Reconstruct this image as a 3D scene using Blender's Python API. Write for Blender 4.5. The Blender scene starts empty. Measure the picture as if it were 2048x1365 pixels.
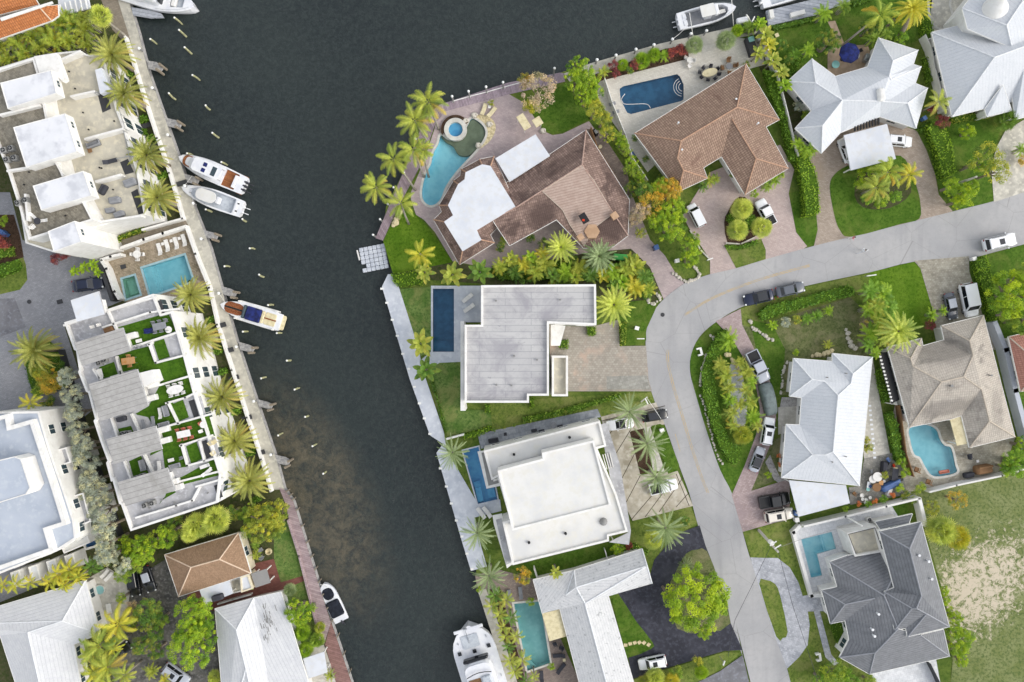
import bpy, math, random
from mathutils import Vector, Matrix, geometry, noise
random.seed(11)
R = math.radians
sc = bpy.context.scene
col = sc.collection
# ---------------------------------------------------------------- camera, sky, sun, exposure
H = 105.0; S = 13.0                       # camera height (m); photograph pixels (2048 wide) per metre on the ground
cam_d = bpy.data.cameras.new('camera'); cam = bpy.data.objects.new('camera', cam_d); col.objects.link(cam)
cam.location = (0, 0, H); cam.rotation_euler = (0, 0, 0)
cam_d.sensor_width = 36; cam_d.lens = 36 * H / (2048 / S); cam_d.clip_end = 3000; cam_d.clip_start = 1
sc.camera = cam
SUN_EL, SUN_AZ = R(36), R(-12)            # low warm sun from the east, slightly south (angle in the xy plane from +x)
world = bpy.data.worlds.new('World'); sc.world = world; world.use_nodes = True
wn = world.node_tree.nodes; wl = world.node_tree.links
sky = wn.new('ShaderNodeTexSky'); sky.sky_type = 'NISHITA'; sky.sun_disc = False
sky.sun_elevation = SUN_EL; sky.sun_rotation = math.pi / 2 - SUN_AZ
sky.air_density = 1.0; sky.dust_density = 1.6; sky.ozone_density = 0.6
bg = wn['Background']; bg.inputs['Strength'].default_value = 0.15
hz = wn.new('ShaderNodeHueSaturation'); hz.inputs['Saturation'].default_value = .25; wl.new(sky.outputs[0], hz.inputs['Color']); wl.new(hz.outputs[0], bg.inputs[0])   # hazy, paler sky
sd = bpy.data.lights.new('sun', 'SUN'); sd.energy = 0.6; sd.angle = R(30); sd.color = (1.0, 0.91, 0.78)
so = bpy.data.objects.new('sun', sd); col.objects.link(so)
so.rotation_euler = Vector((math.cos(SUN_EL) * math.cos(SUN_AZ), math.cos(SUN_EL) * math.sin(SUN_AZ), math.sin(SUN_EL))).to_track_quat('Z', 'Y').to_euler()
sc.view_settings.view_transform = 'Standard'; sc.view_settings.look = 'None'
sc.view_settings.exposure = 0.86; sc.view_settings.gamma = 1.0
sc.cycles.max_bounces = 6; sc.cycles.transparent_max_bounces = 12
# ---------------------------------------------------------------- coordinates
def W(px, py, z=0.0):                      # a photograph pixel at height z, as a point of the place
    k = (H - z) / H
    return Vector(((px - 1024) / S * k, -(py - 682.5) / S * k, z))
def pp(s, z=0.0): return [W(*map(float, t.split(',')[:2]), z) for t in s.split()]
def lin(h):
    o = []
    for i in (0, 2, 4):
        c = int(h[i:i + 2], 16) / 255
        o.append(c / 12.92 if c <= .04045 else ((c + .055) / 1.055) ** 2.4)
    return (o[0], o[1], o[2], 1)
# ---------------------------------------------------------------- materials
MATS = {}
LIN = lin
class NT:
    def __init__(s, name):
        s.m = bpy.data.materials.new(name); s.m.use_nodes = True
        s.n = s.m.node_tree.nodes; s.l = s.m.node_tree.links
        s.b = s.n['Principled BSDF']; s.out = s.n['Material Output']
        s.co = s.n.new('ShaderNodeTexCoord').outputs['Object']
    def noise(s, scale, detail=3, rough=.55, co=None, dist=0):
        t = s.n.new('ShaderNodeTexNoise'); t.inputs['Scale'].default_value = scale
        t.inputs['Detail'].default_value = detail; t.inputs['Roughness'].default_value = rough
        t.inputs['Distortion'].default_value = dist
        s.l.new(co or s.co, t.inputs['Vector']); return t.outputs['Fac']
    def ramp(s, x, a, b, va=0, vb=1):
        t = s.n.new('ShaderNodeMapRange'); t.interpolation_type = 'SMOOTHSTEP'
        s.l.new(x, t.inputs[0])
        for i, v in enumerate((a, b, va, vb)): t.inputs[1 + i].default_value = v
        return t.outputs[0]
    def mix(s, f, a, b, mode='MIX'):
        t = s.n.new('ShaderNodeMix'); t.data_type = 'RGBA'; t.blend_type = mode
        for v, i in ((f, 0), (a, 6), (b, 7)):
            if hasattr(v, 'node'): s.l.new(v, t.inputs[i])
            else: t.inputs[i].default_value = v
        return t.outputs[2]
    def math(s, op, a, b=0):
        t = s.n.new('ShaderNodeMath'); t.operation = op
        for v, i in ((a, 0), (b, 1)):
            if hasattr(v, 'node'): s.l.new(v, t.inputs[i])
            else: t.inputs[i].default_value = v
        return t.outputs[0]
    def sep(s, v):
        t = s.n.new('ShaderNodeSeparateXYZ'); s.l.new(v, t.inputs[0]); return t.outputs
    def uv(s):
        t = s.n.new('ShaderNodeUVMap'); t.uv_map = 'UVMap'; return t.outputs[0]
    def rot(s, ang, sc_=(1, 1, 1), co=None):
        t = s.n.new('ShaderNodeMapping'); s.l.new(co or s.co, t.inputs[0])
        t.inputs['Rotation'].default_value = (0, 0, ang); t.inputs['Scale'].default_value = sc_; return t.outputs[0]
    def bump(s, h, strength=.3, dist=.05):
        t = s.n.new('ShaderNodeBump'); t.inputs['Strength'].default_value = strength; t.inputs['Distance'].default_value = dist
        s.l.new(h, t.inputs['Height']); s.l.new(t.outputs[0], s.b.inputs['Normal'])
    def color(s, c):
        if hasattr(c, 'node'): s.l.new(c, s.b.inputs['Base Color'])
        else: s.b.inputs['Base Color'].default_value = c
    def p(s, rough=.8, spec=.3, metal=0):
        s.b.inputs['Roughness'].default_value = rough; s.b.inputs['Specular IOR Level'].default_value = spec; s.b.inputs['Metallic'].default_value = metal
        return s.m
def plain(name, h, rough=.6, spec=.4, metal=0, h2=None, s=1.5, lo=.4, hi=.65, h3=None, s3=12, bump=0):
    t = NT(name); c = lin(h)
    h2 = h2 or h
    c2 = tuple(v * (.86 if h2 == h else 1) for v in lin(h2)[:3]) + (1,)
    c = t.mix(t.ramp(t.noise(s, 5, .6), lo, hi), c, c2)
    if h3: c = t.mix(t.ramp(t.noise(s3, 3, .6), .45, .7), c, lin(h3))
    t.color(c)
    if bump: t.bump(t.noise(s3, 4), bump)
    MATS[name] = t.p(rough, spec, metal); return t.m
def grass(name, a, b, c, dry=None):
    t = NT(name)
    x = t.mix(t.ramp(t.noise(.35, 6, .62), .34, .66), lin(a), lin(b))
    x = t.mix(t.ramp(t.noise(2.3, 5, .7), .42, .68), x, lin(c))
    if dry: x = t.mix(t.ramp(t.noise(.28, 9, .72, dist=.5), .46, .66, 0, .8), x, lin(dry))
    x = t.mix(t.ramp(t.noise(14, 4, .75), .35, .7, 0, .55), x, (.02, .04, .01, 1), 'MIX')
    x = t.mix(.3, x, t.mix(t.ramp(t.noise(7, 3, .8), .5, .75), (.5, .5, .5, 1), (.95, 1, .6, 1)), 'OVERLAY')
    t.color(x); t.bump(t.noise(12, 4, .8), .8, .12); MATS[name] = t.p(.95, .1)
def paver(name, a, b, grout, size=.35, ang=0, stain=None, stain_lo=.52, sc_stain=.25, asp=2.0, contrast=.5):
    t = NT(name); co = t.rot(ang)
    br = t.n.new('ShaderNodeTexBrick'); t.l.new(co, br.inputs['Vector'])
    br.inputs['Scale'].default_value = 1; br.inputs['Brick Width'].default_value = size * asp; br.inputs['Row Height'].default_value = size
    br.inputs['Mortar Size'].default_value = .018; br.inputs['Mortar Smooth'].default_value = .3
    br.inputs['Color1'].default_value = lin(a); br.inputs['Color2'].default_value = lin(b); br.inputs['Mortar'].default_value = lin(grout)
    x = t.mix(t.ramp(t.noise(1.6, 6, .7), .3, .7, 0, contrast), br.outputs['Color'], tuple(v * .62 for v in lin(b)[:3]) + (1,))
    x = t.mix(t.ramp(t.noise(.5, 4, .6), .4, .75, 0, contrast * .7), x, lin(a))
    if stain: x = t.mix(t.ramp(t.noise(sc_stain, 6, .65), stain_lo, stain_lo + .16, 0, .8), x, lin(stain))
    x = t.mix(t.ramp(t.noise(9, 3, .8), .4, .75, 0, .35), x, tuple(v * .5 for v in lin(a)[:3]) + (1,))
    t.color(x); t.bump(br.outputs['Fac'], -.3, .02); MATS[name] = t.p(.85, .2)
def blob(t, px, py, ra, rb, an):
    mp = t.n.new('ShaderNodeMapping'); g = t.n.new('ShaderNodeNewGeometry'); t.l.new(g.outputs['Position'], mp.inputs[0]); mp.vector_type = 'TEXTURE'
    w = W(px, py, 3.5); mp.inputs['Location'].default_value = (w.x, w.y, 0); mp.inputs['Rotation'].default_value = (0, 0, R(an)); mp.inputs['Scale'].default_value = (ra, rb, 400)
    ln = t.n.new('ShaderNodeVectorMath'); ln.operation = 'LENGTH'; t.l.new(mp.outputs[0], ln.inputs[0]); return ln.outputs['Value']
def roofmat(name, a, b, line, su=0, sv=0, du=.3, stain=None, slo=.55, shi=.68, ss=.35, rough=.75, bump=.6, var=.5, blobs=()):
    """tiles or standing seams: su = spacing of ribs across the slope, sv = spacing of courses down it (metres), in the face's own slope coordinates"""
    t = NT(name); uv = t.uv(); o = t.sep(uv)
    x = t.mix(t.ramp(t.noise(1.2, 6, .7), .32, .68), lin(a), lin(b))
    # every tile a little different
    if su and sv:
        fu = t.math('FLOOR', t.math('DIVIDE', o[0], su)); fv = t.math('FLOOR', t.math('DIVIDE', o[1], sv))
        cb = t.n.new('ShaderNodeCombineXYZ'); t.l.new(fu, cb.inputs[0]); t.l.new(fv, cb.inputs[1])
        wnz = t.n.new('ShaderNodeTexWhiteNoise'); t.l.new(cb.outputs[0], wnz.inputs[0])
        x = t.mix(t.ramp(wnz.outputs[0], 0, 1, 0, var), x, lin(line))
    hgt = None
    for sp, i in ((su, 0), (sv, 1)):
        if not sp: continue
        f = t.math('FRACT', t.math('DIVIDE', o[i], sp))
        k = t.ramp(t.math('ABSOLUTE', t.math('SUBTRACT', f, .5)), .5 - du, .5)
        x = t.mix(t.math('MULTIPLY', k, .75 if i == 0 else .5), x, lin(line))
        h = t.math('SUBTRACT', 1, k); hgt = h if hgt is None else t.math('ADD', hgt, h)
    if stain: x = t.mix(t.ramp(t.noise(ss, 8, .68, dist=.4), slo, shi, 0, .85), x, lin(stain))
    x = t.mix(t.ramp(t.noise(6, 4, .75), .42, .75, 0, .3), x, tuple(v * .55 for v in lin(b)[:3]) + (1,))
    for (qx, qy, ra, rb, an, amt) in blobs:                                # weathering patches with a place of their own on the roof
        ln = blob(t, qx, qy, ra, rb, an); x = t.mix(t.math('MULTIPLY', t.ramp(t.math('ADD', ln, t.math('MULTIPLY', t.noise(1.1, 7, .75), .9)), .9, 1.5, 1, 0), amt), x, lin(stain))
    t.color(x)
    if hgt is not None: t.bump(hgt, bump, .05)
    MATS[name] = t.p(rough, .25)
def leafmat(name, a, b, c, old=None, rough=.55, k_=1.75):
    """a..b vary from leaf to leaf; c is the hue of whole clumps; old = colour of the dying lower fronds (mesh attribute 'age')"""
    t = NT(name)
    g = t.n.new('ShaderNodeNewGeometry'); oi = t.n.new('ShaderNodeObjectInfo')
    lin = lambda h_: tuple(min(.9, v * (1.6 if old else k_)) for v in LIN(h_)[:3]) + (1,)
    x = t.mix(g.outputs['Random Per Island'], lin(a), lin(b))
    x = t.mix(t.ramp(t.noise(.9, 3, .6), .42, .62), x, lin(c))
    x = t.mix(t.math('MULTIPLY', oi.outputs['Random'], .35), x, lin(b))
    at = t.n.new('ShaderNodeAttribute'); at.attribute_name = 'age'
    x = t.mix(at.outputs['Fac'], x, lin(old)) if old else t.mix(at.outputs['Fac'], x, tuple(min(.9, v * m_) for v, m_ in zip(lin(b)[:3], (1.25, 1.12, .8))) + (1,))
    t.color(x); t.p(rough, .3)
    tr = t.n.new('ShaderNodeBsdfTranslucent'); t.l.new(x, tr.inputs[0])
    ms = t.n.new('ShaderNodeMixShader'); ms.inputs[0].default_value = .3
    t.l.new(t.b.outputs[0], ms.inputs[1]); t.l.new(tr.outputs[0], ms.inputs[2]); t.l.new(ms.outputs[0], t.out.inputs[0])
    MATS[name] = t.m
def watermat(name, tint, refl=.35):
    t = NT(name); t.n.remove(t.b)
    tr = t.n.new('ShaderNodeBsdfTransparent'); tr.inputs[0].default_value = lin(tint)
    gl = t.n.new('ShaderNodeBsdfGlossy'); gl.inputs['Roughness'].default_value = .05
    bp = t.n.new('ShaderNodeBump'); bp.inputs['Strength'].default_value = .15; bp.inputs['Distance'].default_value = .05
    t.l.new(t.noise(2.5, 3), bp.inputs['Height']); t.l.new(bp.outputs[0], gl.inputs['Normal'])
    ms = t.n.new('ShaderNodeMixShader'); ms.inputs[0].default_value = .035; t.l.new(tr.outputs[0], ms.inputs[1]); t.l.new(gl.outputs[0], ms.inputs[2])
    t.l.new(ms.outputs[0], t.out.inputs[0]); MATS[name] = t.m
def M(n): return MATS[n]
# ---------------------------------------------------------------- mesh building
class MB:
    def __init__(s): s.v = []; s.f = []; s.uv = {}; s.age = {}
    def add(s, vs, fs, age=None):
        o = len(s.v); s.v += [tuple(v) for v in vs]
        for f in fs:
            if age is not None: s.age[len(s.f)] = age
            s.f.append(tuple(i + o for i in f))
    def box(s, c, d, rz=0, taper=1):
        cx, cy, cz = c; x, y, z = d[0] / 2, d[1] / 2, d[2] / 2; ca, sa = math.cos(rz), math.sin(rz); vs = []
        for k in (-1, 1):
            q = taper if k > 0 else 1
            for a, b in ((-1, -1), (1, -1), (1, 1), (-1, 1)):
                u, w = a * x * q, b * y * q; vs.append((cx + u * ca - w * sa, cy + u * sa + w * ca, cz + k * z))
        s.add(vs, [(0, 3, 2, 1), (4, 5, 6, 7), (0, 1, 5, 4), (1, 2, 6, 5), (2, 3, 7, 6), (3, 0, 4, 7)])
    def rbox(s, c, d, r=.1, rz=0, n=3, top=None):
        """box with rounded vertical corners and a softened top edge"""
        ca, sa = math.cos(rz), math.sin(rz); x, y, z = d[0] / 2, d[1] / 2, d[2] / 2; r = min(r, x * .95, y * .95); rings = []
        e = min(r, d[2] * .4)
        for inset, zz in ((0, -z), (0, z - e), (e * .35, z - e * .3), (e, z)):
            ring = []
            for qx, qy, a0 in ((1, 1, 0), (-1, 1, 90), (-1, -1, 180), (1, -1, 270)):
                for i in range(n + 1):
                    a = R(a0 + 90 * i / n); rr = max(r - inset, .005)
                    u = qx * (x - r) + rr * math.cos(a); w = qy * (y - r) + rr * math.sin(a)
                    ring.append((c[0] + u * ca - w * sa, c[1] + u * sa + w * ca, c[2] + zz))
            rings.append(ring)
        s.loft(rings, True, True)
    def loft(s, rings, cap0=True, cap1=True, closed=True):
        n = len(rings[0]); vs = [v for r in rings for v in r]; fs = []
        for j in range(len(rings) - 1):
            for i in range(n if closed else n - 1):
                a = j * n + i; b = j * n + (i + 1) % n; fs.append((a, b, b + n, a + n))
        if cap0: fs.append(tuple(range(n - 1, -1, -1)))
        if cap1: fs.append(tuple(range((len(rings) - 1) * n, len(rings) * n)))
        s.add(vs, fs)
    def tube(s, path, rad, n=6, cap=True):
        path = [Vector(p) for p in path]; rings = []
        for i, p in enumerate(path):
            d = (path[min(i + 1, len(path) - 1)] - path[max(i - 1, 0)]).normalized()
            u = d.cross(Vector((0, 0, 1)));
            if u.length < .01: u = Vector((1, 0, 0))
            u.normalize(); w = d.cross(u); r = rad[i] if isinstance(rad, (list, tuple)) else rad
            rings.append([tuple(p + (u * math.cos(t) + w * math.sin(t)) * r) for t in [2 * math.pi * k / n for k in range(n)]])
        s.loft(rings, cap, cap)
    def cyl(s, c, r, h, n=14, r2=None):
        r2 = r if r2 is None else r2
        s.loft([[(c[0] + rr * math.cos(2 * math.pi * k / n), c[1] + rr * math.sin(2 * math.pi * k / n), z) for k in range(n)] for rr, z in ((r, c[2]), (r2, c[2] + h))])
    def dome(s, c, r, hgt, n=14, m=5):
        s.loft([[(c[0] + r * math.cos(t) * math.cos(2 * math.pi * k / n), c[1] + r * math.cos(t) * math.sin(2 * math.pi * k / n), c[2] + hgt * math.sin(t)) for k in range(n)] for t in [R(90) * j / m * .98 for j in range(m + 1)]])
    def poly(s, pts, holes=(), z=None, flip=False):
        if z is not None:
            pts = [Vector((p[0], p[1], z)) for p in pts]; holes = [[Vector((p[0], p[1], z)) for p in h] for h in holes]
        loops = [[Vector(p) for p in pts]] + [[Vector(p) for p in h] for h in holes]
        flat = [p for l in loops for p in l]
        fs = []
        for t in geometry.tessellate_polygon(loops):
            a, b, c = (flat[i] for i in t); nz = (b - a).cross(c - a).z
            if abs(nz) < 1e-9: continue
            fs.append(t if (nz > 0) != flip else t[::-1])
        s.add(flat, fs)
    def prism(s, pts, z0, z1, top=True, bottom=False, holes=()):
        s.sides(pts, z0, z1)
        if top: s.poly(pts, holes, z1)
        if bottom: s.poly(pts, holes, z0, True)
        for h in holes: s.sides(h[::-1] if area(h) > 0 else h, z0, z1, True)
    def sides(s, pts, z0, z1, raw=False):
        q = list(pts) if raw or area(pts) > 0 else list(pts)[::-1]; n = len(q)
        s.add([(p[0], p[1], z0) for p in q] + [(p[0], p[1], z1) for p in q], [(i, (i + 1) % n, (i + 1) % n + n, i + n) for i in range(n)])
    def build(s, name, mat, th=None, loc=None, smooth=False, parent=None):
        par = th if th is not None else parent
        o0 = Vector(loc) if loc is not None else Vector((0, 0, 0))
        base = par['_w'] if par is not None and '_w' in par.keys() else None
        if base is not None: o0 = Vector(base)
        me = bpy.data.meshes.new(name); vs = [(v[0] - o0.x, v[1] - o0.y, v[2] - o0.z) for v in s.v] if (o0.length > 0) else s.v
        me.from_pydata(vs, [], s.f)
        if s.uv:
            l = me.uv_layers.new(name='UVMap'); k = 0
            for i, f in enumerate(s.f):
                u = s.uv.get(i)
                for j in range(len(f)):
                    l.data[k].uv = u[j] if u else (s.v[f[j]][0], s.v[f[j]][1]); k += 1
        if s.age:
            a = me.attributes.new('age', 'FLOAT', 'FACE')
            a.data.foreach_set('value', [s.age.get(i, 0.0) for i in range(len(s.f))])
        if smooth: me.shade_smooth()
        me.update()
        ob = bpy.data.objects.new(name, me); col.objects.link(ob)
        if mat: me.materials.append(M(mat) if isinstance(mat, str) else mat)
        if par is not None: ob.parent = par; ob['_w'] = tuple(o0)
        elif loc is not None: ob.location = loc
        return ob
def area(p): return sum(p[i][0] * p[(i + 1) % len(p)][1] - p[(i + 1) % len(p)][0] * p[i][1] for i in range(len(p))) / 2
def offset(poly, d):
    """inward offset of a polygon (any orientation)"""
    q = [Vector((p[0], p[1])) for p in poly]; rev = area(q) < 0
    if rev: q = q[::-1]
    n = len(q); out = []
    for i in range(n):
        a, b, c = q[i - 1], q[i], q[(i + 1) % n]
        e1 = (b - a).normalized(); e2 = (c - b).normalized(); n1 = Vector((-e1.y, e1.x)); n2 = Vector((-e2.y, e2.x))
        m = n1 + n2
        if m.length < .2: out.append(b + n1 * d); continue
        m.normalize(); k = d / max(m.dot(n1), .35); out.append(b + m * k)
    if rev: out = out[::-1]
    return out
def inside(pt, poly):
    x, y = pt[0], pt[1]; c = False; n = len(poly)
    for i in range(n):
        a, b = poly[i], poly[(i + 1) % n]
        if (a[1] > y) != (b[1] > y) and x < (b[0] - a[0]) * (y - a[1]) / (b[1] - a[1]) + a[0]: c = not c
    return c
def smooth(pts, n=5, closed=True):
    out = []; m = len(pts); rng = range(m) if closed else range(m - 1)
    for i in rng:
        if closed: p0, p1, p2, p3 = pts[i - 1], pts[i], pts[(i + 1) % m], pts[(i + 2) % m]
        else: p0, p1, p2, p3 = pts[max(i - 1, 0)], pts[i], pts[i + 1], pts[min(i + 2, m - 1)]
        for k in range(n):
            t = k / n; out.append(.5 * ((2 * p1) + (p2 - p0) * t + (2 * p0 - 5 * p1 + 4 * p2 - p3) * t * t + (3 * p1 - p0 - 3 * p2 + p3) * t ** 3))
    if not closed: out.append(pts[-1])
    return out
ORD = 'first second third fourth fifth sixth seventh eighth ninth tenth eleventh twelfth thirteenth fourteenth fifteenth sixteenth seventeenth eighteenth nineteenth twentieth twenty-first twenty-second twenty-third twenty-fourth twenty-fifth twenty-sixth twenty-seventh twenty-eighth'.split()
LABELS = {}
def tag(o, label, cat, group=None, kind=None):
    if kind: o['kind'] = kind
    if label: o['label'] = label; LABELS.setdefault(label, []).append(o.name)
    if cat: o['category'] = cat
    if group: o['group'] = group
    return o
def thing(name, label, cat, loc, group=None, rz=0):
    o = bpy.data.objects.new(name, None); o.empty_display_size = .3; col.objects.link(o); o.location = loc; o.rotation_euler = (0, 0, rz)
    o['_w'] = tuple(loc); return tag(o, label, cat, group)
def local(o):                              # thing whose parts are written in its own coordinates
    if '_w' in o.keys(): del o['_w']
    return o
def clone(o, parent=None):
    c = o.copy(); col.objects.link(c)
    if parent is not None: c.parent = parent
    for k in o.children: clone(k, c)
    return c
def setmat(o, mat):
    if o.material_slots: o.material_slots[0].link = 'OBJECT'; o.material_slots[0].material = M(mat)
# ---------------------------------------------------------------- ground sheets, walls, hedges
POOLS = []                                 # pool outlines: every ground sheet is cut out around them
SH = [0]
def sheet(name, poly, lvl, mat, sm=0, kind='structure', label=None, cat=None, group=None):
    pts = pp(poly) if isinstance(poly, str) else poly
    if sm: pts = smooth(pts, sm)
    hs = [h for h in POOLS if all(inside(p, pts) for p in h)]
    SH[0] += 1; mb = MB(); mb.poly(pts, hs, lvl * .012 + (SH[0] % 17) * .0006)
    o = mb.build(name, mat); tag(o, label, cat, group, kind); return o
def wall(label, pts, h, th, mat='white_wall', name='garden_wall', cat='wall', z=0, cap=None, group=None, posts=None):
    P = pp(pts) if isinstance(pts, str) else pts
    t = thing(name, label, cat, (P[0].x, P[0].y, z), group); mb = MB(); c2 = MB()
    for a, b in zip(P, P[1:]):
        d = (b - a); L = d.length; u = d / L; n = Vector((-u.y, u.x, 0)) * th / 2
        ang = math.atan2(u.y, u.x); m = (a + b) / 2
        mb.box((m.x, m.y, z + h / 2), (L + th * .9, th, h), ang)
        if cap: c2.box((m.x, m.y, z + h + .03), (L + th, th + .12, .06), ang)
    mb.build('wall_panel' if mat != 'white_wall' else 'wall_body', mat, t)
    if cap: c2.build('coping', cap, t)
    if posts:
        for a, b in zip(P, P[1:]):
            n = max(1, int((b - a).length / posts))
            for k in range(n + 1):
                p = a.lerp(b, k / n); pm = MB(); pm.box((p.x, p.y, z + h / 2 + .08), (th + .2, th + .2, h + .16)); pm.build('post', cap or mat, t)
    return t
def scatter_leaves(mb, pts, nrm, size, ages=None):
    for j_, (p, n) in enumerate(zip(pts, nrm)):
        age = ages[j_] if ages else 0
        n = (Vector(n) + Vector((random.gauss(0, .5), random.gauss(0, .5), random.gauss(0, .4)))).normalized()
        u = n.cross(Vector((random.gauss(0, 1), random.gauss(0, 1), random.gauss(0, 1)))).normalized(); w = n.cross(u)
        a = size * random.uniform(.6, 1.25); b = a * random.uniform(.45, .75); p = Vector(p)
        mb.add([p - u * a / 2, p + w * b / 2 - u * a * .05, p + u * a / 2, p - w * b / 2 - u * a * .05], [(0, 1, 2, 3)], age)
def hedge(label, poly, h, mat='leaf_hedge', size=.3, dens=24, name='hedge', cat='hedge', rough=.18, group=None, kind=None, core='leaf_core', sm=0):
    pts = pp(poly) if isinstance(poly, str) else poly
    if sm: pts = smooth(pts, sm)
    if area(pts) < 0: pts = pts[::-1]
    xs = [p.x for p in pts]; ys = [p.y for p in pts]; P = []; N = []
    n = int((max(xs) - min(xs)) * (max(ys) - min(ys)) * dens)
    off = Vector((random.random() * 50, random.random() * 50, 0))
    for _ in range(n):
        q = (random.uniform(min(xs), max(xs)), random.uniform(min(ys), max(ys)))
        if inside(q, pts):
            z = h * (.82 + .3 * noise.noise(Vector((q[0], q[1], 0)) * .9 + off)) + random.uniform(-rough, rough); P.append((q[0], q[1], z)); N.append((0, 0, 1))
    for i in range(len(pts)):
        a, b = pts[i], pts[(i + 1) % len(pts)]; d = b - a; L = d.length
        if L < .01: continue
        nn = Vector((d.y, -d.x, 0)) / L
        for _ in range(int(L * h * dens * .8)):
            q = a + d * random.random() + nn * random.uniform(-.15, .12); P.append((q.x, q.y, random.uniform(.05, h * .9))); N.append(nn)
    if kind or name not in ('hedge',):
        t = thing(name, label, cat, (pts[0].x, pts[0].y, 0), group)
    else: t = thing(name, label, cat, (pts[0].x, pts[0].y, 0), group)
    mb = MB(); scatter_leaves(mb, P, N, size); mb.build('foliage', mat, t)
    c = MB(); ip = offset(pts, .14); c.prism(ip, 0.0, h * .8); c.build('branches', core, t)
    return t
# ---------------------------------------------------------------- materials of the place
leafmat('leaf_date', '747c3c', 'a6a454', '6a7236', 'b89850')
leafmat('leaf_silver', '6c7e56', '98a476', '5c7048', '8f9466')
leafmat('leaf_coco', '748630', 'a6a848', '647a32', 'b09844')
leafmat('leaf_gold', '8c9630', 'bcb03c', '76882c', 'c8a034')
leafmat('leaf_dark', '3f5f22', '6b8a36', '355420', '8f9038')
leafmat('leaf_areca', '66822a', 'a8ae44', '507026', 'c09a34')
leafmat('leaf_fan', '84943c', 'bcc058', '70863a', 'ccc070')
leafmat('leaf_lime', '5c7e1e', '8ca22e', '4a6c1c')
leafmat('leaf_hedge', '486e20', '7a9a34', '3a5e1c')
leafmat('leaf_tree', '547426', '86983a', '44641f')
leafmat('leaf_olive', '6a7c2c', '9a9c3c', '586e2a')
leafmat('leaf_orange', '7c8830', 'b4903a', '6a7c2c')
leafmat('leaf_grey', '7e8678', 'a9aea0', '626b5c')
leafmat('leaf_red', '5a2a30', '8a4a48', '3c1e26')
leafmat('leaf_twig', '8c7c6c', 'b0a08c', '7c7a50')
leafmat('leaf_flower', 'b04a24', 'd8744a', '6a7a30')
leafmat('leaf_yellow', '5e7e20', '90a428', '4e701c')
plain('leaf_core', '3f5a1c', .95, .1, h2='54701f', s=3)
plain('bark', '8d8374', .9, .2, h2='6d6252', s=6, s3=20, h3='a49a8a', bump=.5)
plain('bark_grey', 'a39d92', .9, .2, h2='857e72', s=6, bump=.5)
# ---------------------------------------------------------------- palms, trees, shrubs (prototypes of radius 1 m scaled up)
def frond(mb, az, el, L, droop, nl, ll, lw, age=0, up=.25, fwd=.75, r0=.04):
    d = Vector((math.cos(az), math.sin(az), 0)); side = Vector((-d.y, d.x, 0)); pts = []
    h = Vector((0, 0, 0)); e = el; st = L / 8; p = Vector((r0 * d.x, r0 * d.y, 0))
    for i in range(9):
        pts.append(p.copy()); p = p + (d * math.cos(e) + Vector((0, 0, 1)) * math.sin(e)) * st; e -= droop / 8 * (1 + i * .12)
    for a, b in zip(pts, pts[1:]):                                         # rachis
        mb.add([a - side * .012, b - side * .009, b + side * .009, a + side * .012], [(0, 1, 2, 3)], age)
    for i in range(nl):
        t = .12 + .88 * i / (nl - 1); x = t * 8; k = min(int(x), 7); q = pts[k].lerp(pts[k + 1], x - k); tg = (pts[k + 1] - pts[k]).normalized()
        nn = side.cross(tg).normalized();
        if nn.z < 0: nn = -nn
        s_ = ll * (math.sin(math.pi * min(1, t * .82 + .16)) ** .7) * random.uniform(.85, 1.1)
        for sg in (-1, 1):
            dr = (side * sg + tg * fwd + nn * up * random.uniform(.2, 1.6) - Vector((0, 0, 1)) * .25 * t).normalized()
            w = tg * lw * .5; e_ = q + dr * s_
            mb.add([q - w, q + w, e_ + w * .25 - Vector((0, 0, s_ * .12)), e_ - w * .25 - Vector((0, 0, s_ * .12))], [(0, 1, 2, 3)], age)
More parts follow.
